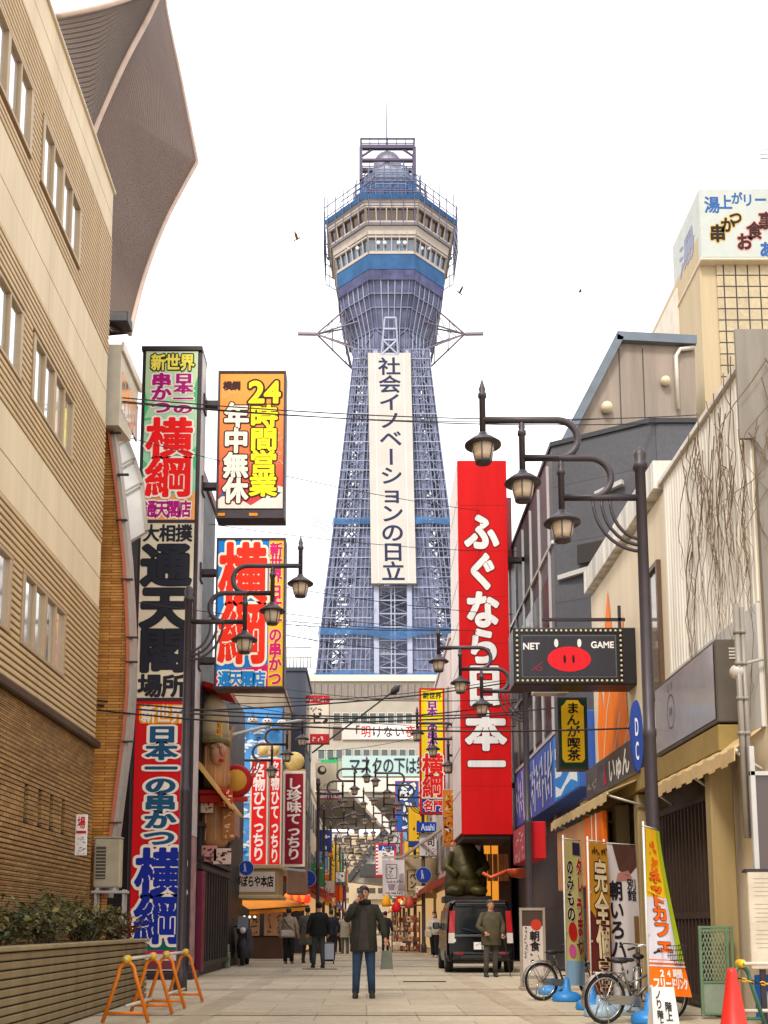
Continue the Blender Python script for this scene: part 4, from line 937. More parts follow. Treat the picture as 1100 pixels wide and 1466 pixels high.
# two hanging signs on brackets
def hang(name, lab, px, Y, thick=.45):
    X0, X1 = at(px[0], px[1], Y).x, at(px[2], px[1], Y).x; r = thing(name, lab, 'sign', ((X0+X1)/2, Y, zat(px[3], Y)))
    z0, z1 = zat(px[3], Y), zat(px[1], Y); b = MB()
    b.box((X0, Y+.02, z0), (X1, Y+thick, z1), .01); b.box((X0, Y-.02, z1-.05), (X1, Y+.021, z1)); b.box((X0, Y-.02, z0), (X1, Y+.021, z0+.05)); b.box((X0, Y-.02, z0+.05), (X0+.04, Y+.021, z1-.05)); b.box((X1-.04, Y-.02, z0+.05), (X1, Y+.021, z1-.05))
    b.build('box', FRD, r); return r, frontX(X0, X1, px, Y)
Y2 = 22.2
r, p = hang('hanging_sign', 'orange hanging sign with yellow and white characters, upper of the two beside the tall sign', (313, 531, 410, 742), Y2)
b = MB(); p.rect(b, 316, 535, 407, 728, 0, 0)
p.poly(b, [(316, 716), (324, 708), (333, 716), (345, 722), (352, 718), (362, 724), (378, 714), (392, 704), (401, 696), (407, 698), (407, 728), (316, 728)], .004, 1)
p.poly(b, [(316, 712), (324, 704), (330, 712), (324, 711)], .006, 2); p.poly(b, [(388, 714), (398, 704), (405, 706), (396, 712)], .006, 2)
rq = random.Random(12)
for k in range(40): x, y = rq.uniform(318, 345), rq.uniform(548, 572); p.disc(b, x, y, .7, .7, .004, 3, 6)
for k in range(30): x, y = rq.uniform(397, 406), rq.uniform(620, 665); p.disc(b, x, y, .6, .8, .004, 3, 6)
p.rect(b, 316, 735, 326, 740, .02, 4); p.rect(b, 360, 735, 372, 740, .02, 4)
f = b.build('panel', [blend('orange_print', '#c2201d', '#f5941c', p.P(0, 705).z, p.P(0, 560).z), pt('#e6dccf'), pt('#2c5c94'), pt('#f2c9a8'), pt('#e08a1e')], r)
b = MB(); p.text(b, '横綱', 320, 546, 345, 559, 0, .04, (), 'h', .008); p.text(b, '24', 358, 547, 401, 577, 1, .035, [(0, .06)], 'h', .010, 48, True)
p.text(b, '時間営業', 360, 581, 398, 711, 1, .04, [(0, .05)], 'v', .010); p.text(b, '年中無休', 323, 578, 357, 720, 2, .045, [(0, .05)], 'v', .010)
b.build('lettering', [pt('#3c1710'), pt('#f4e41c'), pt('#f1ead8')], f)
r2, p = hang('hanging_sign', 'blue hanging sign with red characters and a yellow strip, below the orange hanging sign', (310.5, 770, 409.5, 986), Y2)
b = MB(); p.rect(b, 313, 773, 386, 984, 0, 0); p.poly(b, [(313, 964), (386, 952), (386, 984), (313, 984)], .004, 1); p.rect(b, 386, 773, 407, 984, .001, 2)
f = b.build('panel', [pt('#127fcf'), pt('#d8186e'), pt('#f6b81c')], r2)
b = MB(); p.text(b, '横綱', 316, 778, 382, 950, 0, .04, [(1, .045)], 'v', .010); p.text(b, '通天閣店', 316, 961, 383, 983, 2, .04, [(1, .09)], 'h', .010)
p.text(b, '新世界', 387, 777, 405, 835, 3, .04, [(4, .05)], 'v', .008); p.text(b, '日本一の串かつ', 387, 838, 405, 982, 3, .045, [(4, .05)], 'v', .008)
b.build('lettering', [pt('#ee2b10'), pt('#f6ead2'), pt('#1b86d2'), pt('#cf1a6c'), pt('#f7dc7a')], f)
for rr_, ys in ((r, (573, 691)), (r2, (816, 943))):
    for y in ys:
        z = zat(y, Y2); b = MB(); b.box((xo1+.02, Y2+.12, z-.07), (at(313, y, Y2).x+.01, Y2+.3, z+.07), .01); b.box((xo1+.02, Y2+.05, z-.2), (xo1+.06, Y2+.38, z+.2), .005); b.build('bracket', FRD, rr_)
# ---------------------------------------------------------------- the long red sign at the right
RY = 30.0; X0, X1 = at(655, 660, RY).x, at(725, 660, RY).x; z0, z1 = zat(1195, RY), zat(659, RY)
r = thing('red_sign', 'very tall bright red sign with white brush characters above the parked black van', 'sign', ((X0+X1)/2, RY, z0))
b = MB(); b.box((X0, RY+.01, z0), (X1, RY+2.8, z1), .01, 0); b.box((X0-.012, RY+.06, z0+.05), (X0-.001, RY+2.75, z1-.1), 0, 1)
for k in range(9): z = z0+(z1-z0)*k/9; b.box((X0-.016, RY+.06, z), (X0-.013, RY+2.75, z+.025), 0, 2)
b.box((X0+.05, RY+.1, z0-.12), (X1-.05, RY+2.6, z0-.001), .01, 3)
b.build('box', [pt('#b80f16'), mat('sign_pale', '#d8c6bd', .5, var=.12, streak=True), mat('joint', '#3d3630'), mat('under_dark', '#4a3b34', .7)], r)
p = frontX(X0, X1, (660, 659, 732, 1195), RY); b = MB(); p.rect(b, 660.5, 659.5, 731.5, 1194.5, 0, 0)
for k in range(1, 8): p.rect(b, 660.5, 659+67*k, 731.5, 659.5+67*k, .003, 1)
f = b.build('face', mat('red_print', '#cc0a0c', .6, var=.14, scale=1.2, spec=.15, streak=True), r)
f.data.materials.append(pt('#8f0c0c'))
b = MB()
for ch, x0, y0, x1, y1 in (('ふ', 670, 738, 718, 792), ('ぐ', 672, 796, 716, 850), ('な', 670, 852, 718, 905), ('ら', 671, 905, 717, 957), ('日', 668, 957, 722, 1016), ('本', 668, 1024, 724, 1078), ('一', 671, 1074, 722, 1122)):
    p.text(b, ch, x0, y0, x1, y1, 0, .05, [(1, .03)], 'v', .008, 56)
b.build('lettering', [pt('#e4e0dc'), pt('#7d0d10')], f)
b = MB()
for z in (z0+1.5, z0+5, z0+8.5): b.box((X1+.001, RY+1, z), (4.84, RY+1.2, z+.15))
b.build('bracket', FRD, r)
b = MB(); b.box((X1+.02, RY+3.4, zat(800, 33)), (4.83, RY+4.2, zat(705, 33)), .01); setp(b.build('wall_sign', mat('maroon_sign', '#6f1f28', .5)), 'plain maroon box sign on the slate facade behind the tall red sign', 'sign')
# ---------------------------------------------------------------- black game sign with light bulbs
GY = 17.6; X0, X1, X2 = at(735, 900, GY).x, at(893, 900, GY).x, at(914, 900, GY).x; z0, z1 = zat(980, GY), zat(898, GY)
r = thing('bulb_sign', 'black hanging sign edged with light bulbs showing a red pig snout', 'sign', ((X0+X1)/2, GY, z0))
b = MB(); b.box((X0, GY+.01, z0), (X2, GY+.6, z1), .02, 0); b.build('box', mat('black_paint', '#1d1b1e', .4, var=.2), r)
p = frontX(X0, X1, (735, 898, 893, 980), GY); b = MB(); p.rect(b, 746, 909, 882, 970, 0, 0); p.rect(b, 748, 911, 880, 968, .006, 1); fo = b.build('face', [pt('#5b5c62'), pt('#39383e')], r)
b = MB(); p.disc(b, 814, 944, 31, 18, .010, 0); p.disc(b, 796, 921, 3, 6, .010, 1); p.disc(b, 829, 921, 3, 6, .010, 1); p.disc(b, 807.5, 944, 1.8, 6, .014, 2); p.disc(b, 820, 944, 1.8, 6, .014, 2)
p.text(b, 'NET', 749, 921, 772, 930, 1, .03, (), 'h', .010, 40, True); p.text(b, 'GAME', 846, 919, 878, 928, 1, .03, (), 'h', .010, 40, True)
p.line(b, [(760, 960), (772, 955), (776, 958), (770, 961), (764, 957), (776, 948)], .8, .01, 3); b.build('lettering', [pt('#e0202c'), pt('#e8e4de'), pt('#2a1214'), pt('#a83040')], fo)
bu = None; spots = [(740+k*7.05, y) for k in range(22) for y in (903.5, 975)]+[(x, 903.5+k*7.15) for k in range(1, 10) for x in (740, 888)]
for x, y in spots:
    q = p.P(x, y, .02)
    if bu is None: b = MB(); b.ell(q, .022, 8, h=5); bu = b.build('bulb', mat('bulb_glass', '#d9c9a6', .25, var=0), r); q00 = q
    else: c = bu.copy(); COL.objects.link(c); c.location = q-q00
b = MB(); z = zat(880, GY); b.bar((at(780, 880, GY).x, GY+.3, z), (4.55, GY+.3, z), .05, .05); b.bar((at(800, 880, GY).x, GY+.3, z), (at(800, 880, GY).x, GY+.3, z1), .04, .04); b.bar((at(893, 880, GY).x, GY+.3, z+.25), (at(893, 880, GY).x, GY+.3, z1), .05, .05); b.build('hanger', FRD, r)
# yellow cafe sign
MY = 19.0; r, p = hang('cafe_sign', 'small yellow vertical sign in a dark green frame below the bulb edged black sign', (798, 999, 840, 1102), MY, .3)
b = MB(); p.rect(b, 800, 1002, 838, 1099, .022, 0); c = 4; p.poly(b, [(803, 1008+c), (807, 1005+c), (811, 1003), (827, 1003), (831, 1005+c), (835, 1008+c), (835, 1087), (831, 1092), (807, 1092), (803, 1087)], .028, 1)
f = b.build('panel', [pt('#123c2c'), pt('#f4c81c')], r); b = MB(); p.text(b, 'まんが喫茶', 810, 1006, 829, 1090, 0, .02, (), 'v', .034); b.build('lettering', [pt('#1c1812')], f)
b = MB(); z = zat(990, MY); b.box((at(764, 990, MY).x, MY, z-.04), (at(815, 990, MY).x, MY+.25, z+.06), .02, 0); b.tube([(at(800, 990, MY).x, MY+.1, z), (at(830, 980, MY).x, MY+.1, zat(984, MY))], .025, 6); setp(b.build('sign_lamp', mat('pale_metal', '#cfc6b8')), 'pale tube lamp fitting on an arm above the small yellow sign', 'lamp')
# grey box sign with pig outline on the corrugated building
PX_, PY0, PY1, pz0, pz1 = 4.28, 15.28, 12.57, 3.57, 4.61
r = thing('box_sign', 'big grey box sign with a black outlined pig snout under the corrugated wall', 'sign', (4.4, 14.3, 3.62))
b = MB(); b.box((PX_+.01, PY1, pz0), (4.59, PY0, pz1), .015, 0); b.build('box', mat('bronze_box', '#5f564b', .4, .3, var=.15), r)
p = side(PX_, PY0, PY1, pz1, pz0, (0, 0, 280, 104)); b = MB(); p.rect(b, 5, 5, 275, 99, 0, 0); f = b.build('face', mat('grey_acrylic', '#a9a4a8', .12, 0, var=.15, scale=1.5, spec=.8), r)
b = MB(); n = 28
ring = [(85+17*math.cos(6.283*k/n), 52+24*math.sin(6.283*k/n)) for k in range(n+1)]; p.line(b, ring, 1.4, .004, 0); p.disc(b, 81, 52, 1.5, 7, .005, 0); p.disc(b, 90, 52, 1.5, 7, .005, 0); p.line(b, [(76, 12), (76, 24)], 1.8, .004, 0); p.line(b, [(92, 10), (92, 22)], 1.8, .004, 0); b.build('outline_mark', pt('#2a2626'), f)
b = MB()
for k in range(4): b.box((4.46, PY1-.008, 4.36+.04*k), (4.55, PY1-.001, 4.38+.04*k))
b.build('vent', mat('pale_metal', '#cfc6b8'), r)
# dark fascia sign, awnings, blue oval sign further along the same wall
r = thing('fascia_sign', 'dark grey shop fascia sign with small white characters and a red mark', 'sign', (4.4, 18.7, 3.5))
b = MB(); b.box((4.26, 16.3, 3.5), (4.56, 20.15, 4.1), .015, 0); b.build('box', mat('dark_fascia', '#3f3b3a', .4, var=.2), r)
p = side(4.258, 20.15, 16.3, 4.1, 3.5, (0, 0, 420, 65)); b = MB(); p.text(b, 'いゅん', 210, 8, 370, 58, 0, .03, (), 'h', .004); p.poly(b, [(165, 55), (180, 12), (195, 55)], .004, 1); p.scribble(b, 20, 30, 110, 50, 6, 0, 4, random.Random(2), dr='h'); b.build('lettering', [pt('#d8d2cc'), pt('#a82a3c')], r)
def awning(lab, Y0, Y1, xw, xf, zw, zf, col):
    r = thing('awning', lab, 'awning', (xw, (Y0+Y1)/2, zf)); b = MB(); n = int(abs(Y1-Y0)/.22)
    for k in range(n):
        ya, yb = Y0+(Y1-Y0)*k/n, Y0+(Y1-Y0)*(k+1)/n; sg = .02 if k % 2 else 0
        b.prism([(xw, ya, zw), (xf, ya, zf-sg), (xf-.005, ya, zf-.16-.03*(k % 2)), (xf+.005, ya, zf-.16), (xf+.012, ya, zf-.02-sg), (xw, ya, zw-.02)], (0, yb-ya, 0), 0)
    b.build('canvas', mat('canvas_'+col, col, .85, var=.15), r)
    b = MB()
    for y in (Y0+.05, (Y0+Y1)/2, Y1-.05): b.tube([(xw, y, zf-.25), (xf+.03, y, zf-.05)], .02, 6)
    b.tube([(xf+.03, Y0, zf-.04), (xf+.03, Y1, zf-.04)], .025, 6); b.build('awning_frame', mat('pale_metal', '#cfc6b8'), r); return r
awning('half rolled cream awning over the brown lattice shopfront at the right', 11.75, 15.35, 4.5, 4.18, 3.35, 3.12, '#c9ac7c')
awning('long cream awning under the dark fascia sign, farther along the right side', 16.5, 21.5, 4.5, 3.8, 3.5, 3.22, '#c2a878')
b = MB(); q0, q1 = at(904, 1000, 16.3), at(919, 1108, 16.3); zc_ = (q0.z+q1.z)/2; b.lathe(V(((q0.x+q1.x)/2, 16.3, zc_)), [(.02, -.06), (.5, -.06), (.5, .06), (.02, .06)], 24, 0, False, .19, 1.15, (0, -1, 0))
pp = Panel((q0.x, 16.235, q0.z), (q1.x-q0.x, 0, 0), (0, 0, q1.z-q0.z)); pp.text(b, 'DC', .2, .22, .8, .85, 1, .02, d=.004)
setp(b.build('oval_sign', [pt('#2f4a9a'), pt('#dfe4ee')]), 'narrow blue oval sign beside the tall lamp post at the right', 'sign')
# blue billboard with white brush shapes, red box sign
r = thing('billboard', 'long blue billboard with bold white brush strokes below the slate facade', 'billboard', (4.4, 26, 3.9))
b = MB(); b.box((4.36, 21.1, 3.9), (4.83, 30.5, 5.5), .02, 0); b.box((4.34, 21.08, 5.5), (4.4, 30.52, 5.58), 0, 1); b.build('box', [pt('#3d5fae'), mat('white_mullion', '#bdb9b4')], r)
p = side(4.356, 30.5, 21.1, 5.5, 3.9, (0, 0, 91, 16.5)); b = MB(); rq = random.Random(3)
p.rect(b, 62, .5, 90.5, 16, .002, 1); p.rect(b, .5, .5, 20, 16, .002, 2)
for k in range(15):
    x = 2+k*4; p.line(b, [(x+rq.uniform(0, 2), rq.uniform(1, 4)), (x+rq.uniform(0, 2), rq.uniform(7, 10)), (x+rq.uniform(1, 4), rq.uniform(12, 16))], 1.1, .006+.0004*k, 0); p.line(b, [(x, rq.uniform(4, 12)), (x+3, rq.uniform(3, 10))], .8, .006+.0004*k, 0)
for yy in (3.5, 8, 12.5): p.poly(b, [(64+6*i, yy+1.6*math.sin(i*1.5)) for i in range(5)]+[(64+6*i, yy+2+1.2*math.sin(i*1.5+.6)) for i in range(4, -1, -1)], .006, 3)
b.build('lettering', [pt('#d5d9ea'), pt('#1f86d6'), pt('#5b5fae'), pt('#e6eef4')], r)
r = thing('red_box_sign', 'small red box sign over a shop between the blue billboard and the van', 'sign', (3.95, 25, 2.6))
b = MB(); b.box((3.73, 24.0, zat(1230, 24)), (4.12, 26.6, zat(1176, 24)), .02); b.build('box', pt('#c01a20'), r)
p = side(3.727, 26.55, 24.05, zat(1178, 24), zat(1228, 24), (0, 0, 25, 9)); b = MB(); p.rect(b, 0, 0, 25, 9, .001, 1); p.scribble(b, 3, .5, 22, 4, 3, 0, .5, random.Random(1), dr='h'); p.scribble(b, 2, 4.5, 23, 8.5, 4, 0, .5, random.Random(6), dr='h'); b.build('lettering', [pt('#e8c8c8'), pt('#b8474e')], r)
# notice board and cabinet at the right edge
r = thing('notice_board', 'cream notice board with faint printed text at the right edge behind the traffic cone', 'notice board', (4.6, 11.5, 0))
X0, X1 = at(1073, 1300, 11.5).x, at(1150, 1300, 11.5).x; z0, z1 = zat(1388, 11.5), zat(1248, 11.5); b = MB(); b.box((X0, 11.5, z0), (X1, 11.56, z1), .008, 0); b.box((X0-.02, 11.495, z1), (X1, 11.565, z1+.03), 0, 1); b.box((X0+.1, 11.53, .0), (X0+.16, 11.56, z0), 0, 1); b.box((X1-.16, 11.53, .0), (X1-.1, 11.56, z0), 0, 1)
b.build('board', [mat('board_cream', '#c9bca6', .6, var=.2, scale=2.5), FRD], r)
p = frontX(X0, X1, (1073, 1248, 1150, 1388), 11.5); b = MB(); rq = random.Random(14)
for k in range(18):
    if k % 6 == 5: continue
    p.line(b, [(1080+rq.uniform(0, 3), 1258+k*6.2), (1080+rq.uniform(12, 60), 1258+k*6.2)], .9, .003, 0)
b.build('printed_lines', [pt('#a99c8c')], r)
r = thing('display_cabinet', 'dark glazed cabinet with a white edge post above the notice board at the right edge', 'cabinet', (4.6, 11.66, 2.0))
X0 = at(1078, 1180, 11.66).x; z0, z1 = zat(1245, 11.66), zat(1068, 11.66); b = MB(); b.box((X0, 11.66, z0), (X0+.06, 11.72, z1), .006, 0); b.box((X0, 11.66, zat(1110, 11.66)), (X0+.9, 11.74, zat(1104, 11.66)), 0, 0); b.box((X0-.08, 11.62, z0-.03), (X0+1.0, 11.85, z0), 0, 1); b.build('edge_post', [mat('white_mullion', '#bdb9b4'), FRD], r)
b = MB(); b.box((X0+.07, 11.7, z0), (X0+1.0, 11.85, zat(1110, 11.66))); b.build('glass', glassy('cabinet_glass', '#4a3a33', .1, .15), r)
for k, (px, top, rr_) in enumerate(((1060, 865, .035), (1068, 870, .028))):
    q = at(px, 1000, 11.75); b = MB(); b.tube([(q.x, 11.75, zat(1200, 11.75)), (q.x, 11.75, zat(top, 11.75))], rr_, 8)
    for y in (905, 950, 1000, 1050): z = zat(y, 11.75); b.tube([(q.x, 11.75, z-.02), (q.x, 11.75, z+.02)], rr_+.012, 8)
    setp(b.build('downpipe', mat('pipe_grey', '#8d857a', .5, .2)), ('thicker' if k == 0 else 'thinner')+' grey pipe of the pair running up the end wall at the right', 'pipe', 'wall pipes')
b = MB(); q = at(1056, 962, 11.8); b.ell(q, .09, 12); b.tube([q, q+V((.1, .1, .12)), q+V((.35, .1, .18))], .02, 6); setp(b.build('security_camera', mat('dome_grey', '#b8b0a4', .3)), 'small grey dome camera on an arm beside the grey pig sign', 'camera')
# ---------------------------------------------------------------- three-lantern street lamps
LM = mat('lamp_metal', '#4a4347', .45, .35, var=.15); LGL = mat('lantern_glass', '#cdb79c', .25, var=.06); LRIB = mat('lamp_rib', '#2f2a2b', .5, .3)
def make_lamp(s):                                             # arms reach towards s (+1 = +x)
    r = thing('street_lamp', 'x', 'street lamp', (0, 0, 0), 'three lantern street lamps along the street')
    b = MB(); b.lathe((0, 0, 0), [(.12, 0), (.12, .3), (.095, .36), (.082, .42), (.078, 3.4), (.086, 3.42), (.086, 3.5), (.074, 3.52), (.066, 6.86), (.095, 6.88), (.095, 6.94), (.07, 6.98), (.085, 7.06), (.06, 7.14), (.01, 7.17)], 14); b.build('post', LM, r)
    b = MB(); Z = (7.54, 7.03, 6.5); XL = (2.0, 1.5, 1.01)
    b.tube([(0, 0, Z[2]), (s*XL[2], 0, Z[2])], .045, 8)
    for k, xe in ((1, .64), (0, 1.04)):
        rr_ = (Z[k]-Z[k+1])/2; c = V((s*xe, 0, (Z[k]+Z[k+1])/2)); pts = [V((s*XL[k], 0, Z[k])), V((s*(xe+.2), 0, Z[k]))]
        pts += [c+V((-s*rr_*math.sin(rad(a)), 0, rr_*math.cos(rad(a)))) for a in range(0, 181, 15)]+[V((s*XL[k+1], 0, Z[k+1]))]
        b.tube(pts, .045, 8)
    b.build('arm', LM, r)
    b = MB()
    for R, zz_ in ((.36, 5.95), (.47, 5.87), (.58, 5.79)):
        b.tube([V((s*(R+.04)*math.cos(rad(a)), 0, Z[2]-.02-(Z[2]-.02-zz_)*math.sin(rad(a)))) for a in range(0, 91, 10)], .022, 6)
    b.build('brace', LM, r)
    for k in range(3):
        z = Z[k]; x = s*XL[k]; b = MB()
        b.lathe((x, 0, 0), [(.04, z-.22), (.04, z+.3), (.055, z+.31), (.055, z+.36), (.035, z+.38), (.045, z+.42), (.004, z+.56)], 10)
        b.lathe((x, 0, 0), [(.235, z-.345), (.235, z-.33), (.15, z-.26), (.07, z-.21), (.05, z-.17)], 20)
        b.lathe((x, 0, 0), [(.10, z-.58), (.105, z-.55), (.09, z-.54)], 16)
        for q in range(6):
            a = 1.047*q+.3; b.bar((x+.15*math.cos(a), .15*math.sin(a), z-.34), (x+.115*math.cos(a), .115*math.sin(a), z-.55), .014, .014)
        lo = b.build('lantern', LM, r)
        b = MB(); b.lathe((x, 0, 0), [(.10, z-.545), (.125, z-.48), (.14, z-.40), (.145, z-.345)], 16); b.build('glass', LGL, lo)
    return r
LR = make_lamp(-1); LR.location = (3.49, 12.72, 0); LR['label'] = 'nearest three lantern street lamp on the right, with big curled arms over the red sign'
LL = make_lamp(1); LL.location = (-3.19, 18.2, 0); LL['label'] = 'grey three lantern street lamp standing in front of the tall left sign'
copy_tree(LR, loc=(3.68, 23.8, 0), label='second lamp post on the right, in front of the blue billboard')
copy_tree(LR, loc=(3.62, 33.0, 0), label='third lamp post on the right, lanterns beside the yellow vertical sign')
copy_tree(LL, loc=(-4.12, 34.0, 0), label='lamp with lanterns in front of the blue wave billboard at the left')
copy_tree(LR, loc=(2.38, 44, 0), label='black lamp post carrying the blue round sign in front of the tan board')
copy_tree(LL, loc=(at(455, 1258, 42.8).x, 42.8, 0), label='black lamp post carrying the blue round sign at the left of the narrow street')
for k in range(6):
    copy_tree(LR, loc=(2.35+.05*k, 51+9*k, 0), label='one of the far lamp posts down the right side of the narrow street')
    copy_tree(LL, loc=(-2.15+.05*k, 52.5+8.5*k, 0), label='one of the far lamp posts down the left side of the narrow street')
# blue round signs
for X, Y, lab in ((2.38, 43.85, 'blue round road sign on the black lamp post to the right of the street'), (at(441, 1258, 42.6).x, 42.6, 'blue round road sign on the black lamp post to the left of the street'), (-3.15, 27.5, 'blue round sign by the dark grille shopfront at the left')):
    z = zat(1253 if X > 0 else (1258 if X > -3 else 1243), Y); R = .34 if Y > 30 else .2; b = MB(); b.lathe((X, Y, z), [(R, .03), (R, -.02), (.01, -.02)], 28, 0, False, ax=(0, 1, 0))
    b.lathe((X, Y-.045, z), [(R*.93, .02), (R*.9, -.005), (.01, -.008)], 28, 1, False, ax=(0, 1, 0))
    pp = Panel((X-R, Y-.06, z+R), (2*R, 0, 0), (0, 0, -2*R)); pp.disc(b, .40, .26, .06, .06, .003, 2, 12); pp.poly(b, [(.34, .34), (.46, .34), (.50, .55), (.38, .55)], .003, 2); pp.line(b, [(.42, .5), (.36, .75)], .06, .004, 2); pp.line(b, [(.44, .5), (.5, .74)], .06, .005, 2)
    setp(b.build('round_sign', [mat('sign_back', '#a9a9ac', .4, .4), pt('#1f3f9c', .35), pt('#aebcdc')]), lab, 'road sign', 'blue round signs')
    if X > 0:
        b = MB(); b.box((X-.34, Y-.03, z-.74), (X+.36, Y-.005, z-.46), .004, 0); pp = Panel((X-.34, Y-.034, z-.46), (.7, 0, 0), (0, 0, -.28)); pp.scribble(b, .05, .1, .95, .9, 5, 1, .05, random.Random(4), dr='h'); setp(b.build('plate_sign', [pt('#e4d6bc'), pt('#c2452c')]), 'small cream plate under the blue round sign on the right', 'sign')
# ---------------------------------------------------------------- overhead cables
rc_ = random.Random(77)
def cable(A, B, sag, r, lab):
    b = MB(); b.tube([A*(1-t/14)+B*(t/14)-V((0, 0, sag*4*(t/14)*(1-t/14))) for t in range(15)], r, 5, sm=False)
    setp(b.build('overhead_cable', mat('cable_black', '#1d1b1c', .6, var=0)), lab, 'cable', 'overhead cables')
HI, MI, LO = 'thin high cable crossing the sky over the street', 'slack cable crossing the street below the hanging signs', 'heavy black cable low across the street in front of the tower base'
for (x0, y0, Y0, x1, y1, Y1, sag, r, lab) in (
    (148, 567, 17, 1000, 594, 25.5, .25, .012, HI), (148, 572, 17, 1000, 603, 25.5, .25, .012, HI), (148, 574, 17, 860, 600, 26, .2, .010, HI), (160, 620, 20, 720, 735, 31, .2, .009, HI), (205, 735, 23, 740, 790, 31, .2, .009, HI), (180, 860, 20, 740, 900, 33, .25, .010, MI),
    (200, 800, 23, 735, 880, 31, .2, .010, MI), (195, 845, 23, 735, 905, 31, .2, .010, MI), (200, 868, 23, 735, 898, 32, .3, .011, MI), (290, 880, 24, 650, 930, 33, .3, .012, MI), (140, 1003, 17.2, 800, 1013, 24, .25, .016, LO), (140, 1010, 17.2, 740, 1005, 30, .35, .018, LO),
    (140, 1017, 17.2, 960, 1040, 17.5, .2, .016, LO), (260, 1018, 20, 740, 975, 30, .15, .018, LO), (275, 992, 24, 740, 1002, 30, .1, .013, LO), (280, 1035, 24, 745, 1022, 28, .1, .02, LO), (290, 1008, 28, 745, 970, 30, .2, .012, LO), (450, 1075, 45, 660, 1035, 45, .3, .012, LO), (400, 985, 40, 660, 1000, 40, .2, .012, LO), (300, 1000, 30, 740, 1040, 30, .3, .010, LO)):
    cable(at(x0, y0, Y0), at(x1, y1, Y1), sag, r, lab)
A, B = at(447, 1078, 44), at(566, 988, 44); b = MB(); b.bar(A, B, .06, .06); b.lathe(B, [(.02, -.3), (.16, -.1), (.16, .1), (.02, .3)], 8, ax=(1, 0, 1)); setp(b.build('cable_stay', mat('cable_black', '#1d1b1c')), 'slanting cable with a loop at its end in front of the tower base windows', 'cable')
# ---------------------------------------------------------------- birds
def bird(px, py, Y, span, yaw, up, lab, col):
    c = at(px, py, Y); b = MB(); b.ell(c, (span*.07, span*.24, span*.07), 10, h=8); R = Matrix.Rotation(yaw, 3, 'Z')
    v0 = len(b.v); b.v = [tuple(c+R@(V(p)-c)) for p in b.v]
    for s in (-1, 1):
        P = [V((s*.04, -.12, .03)), V((s*.28, -.16, up*.7)), V((s*.5, .02, up*1.5)), V((s*.26, .12, up*.66)), V((s*.04, .14, .03))]
        P = [c+R@(p*span) for p in P]; b.prism(P, (0, 0, -.02*span))
    b.ell(c+R@V((0, -.26*span, .03*span)), span*.06, 8, h=6); b.lathe(c+R@V((0, -.3*span, .03*span)), [(.025*span, 0), (.001, .07*span)], 6, ax=R@V((0, -1, 0)))
    b.prism([c+R@(V(p)*span) for p in ((-.03, .2, 0), (.03, .2, 0), (.09, .42, 0), (-.09, .42, 0))], (0, 0, -.015*span))
    setp(b.build('bird', mat('feather_'+col, col, .8)), lab, 'bird', 'birds in the sky')
bird(426, 342, 55, .62, 1.0, .38, 'reddish brown bird flying left of the tower', '#7a3a2a'); bird(658, 419, 55, .60, -.7, .42, 'dark bird flying right of the tower neck', '#33333a'); bird(831, 417, 70, .5, 1.5, .06, 'tiny distant dark bird at the right', '#2c2c30')
# ---------------------------------------------------------------- left: giant display figures on the black restaurant
WD = mat('display_wood', '#b57f4e', .55, var=.25, scale=2); RED = pt('#b3231c'); PNK = mat('display_pink', '#c08a6c', .5, var=.2, scale=2)
c = at(306, 1030, 24.0); b = MB(); b.lathe(c+V((0, 0, -.55)), [(.40, 0), (.46, .25), (.44, .6), (.33, .9), (.16, 1.1), (.01, 1.16)], 20, 0, True, .8, 1.1); b.lathe(c+V((.02, -.02, -.62)), [(.47, 0), (.5, .08), (.47, .15)], 20, 1, True, .8, 1.1)
b.ell(c+V((.16, -.28, -.85)), (.19, .26, .3), 14, 2); b.ell(c+V((.2, -.52, -.72)), (.04, .03, .05), 8, 1); b.ell(c+V((.06, -.5, -.72)), (.04, .03, .05), 8, 1); b.bar(c+V((.0, -.52, -.62)), c+V((.28, -.52, -.6)), .03, .03, 1); b.ell(c+V((.3, -.5, -.82)), (.09, .1, .12), 10, 2); b.box(c+V((-.45, -.1, -1.3)), c+V((.1, .5, -.6)), .05, 1); b.tube([c+V((.1, -.36, -1.0)), c+V((.3, -.5, -1.05))], .04, 6, 3)
setp(b.build('display_figure', [mat('hat_beige', '#b3a07a', .6, var=.2), mat('olive_trim', '#7d6f45', .6), PNK, RED]), 'giant beige domed hat figure fixed high on the black restaurant wall', 'display figure')
for y0, y1, lab in ((1063, 1130, 'upper striped wooden barrel of the giant wall display'), (1150, 1212, 'lower striped wooden barrel of the giant wall display')):
    q = at(307, y1, 24.0); h = zat(y0, 24)-q.z; b = MB(); b.lathe(q, [(.25, 0), (.31, .08), (.33, h*.5), (.31, h-.08), (.24, h)], 18, 0); 
    for k in range(9): a = .7*k; b.bar(q+V((.335*math.cos(a), .335*math.sin(a), .12)), q+V((.335*math.cos(a), .335*math.sin(a), h-.12)), .03, .012, 1)
    setp(b.build('display_barrel', [WD, PNK]), lab, 'barrel', 'giant barrels on the wall')
b = MB(); q = at(300, 1136, 24); b.box((q.x-.35, 23.3, q.z-.09), (q.x+.45, 24.9, q.z), .01); b.box((q.x-.3, 23.4, q.z-.28), (q.x+.35, 24.8, q.z-.1), .01); setp(b.build('display_shelf', RED), 'red shelf between the two barrels of the giant wall display', 'shelf'); b = MB(); q2 = at(300, 985, 24); b.prism([q2+V((-.3, -.5, 0)), q2+V((.55, -.5, -.25)), q2+V((.55, .6, -.25)), q2+V((-.3, .6, 0))], (0, 0, .12)); setp(b.build('wall_eave', RED), 'small red eave above the giant domed hat figure', 'eave')
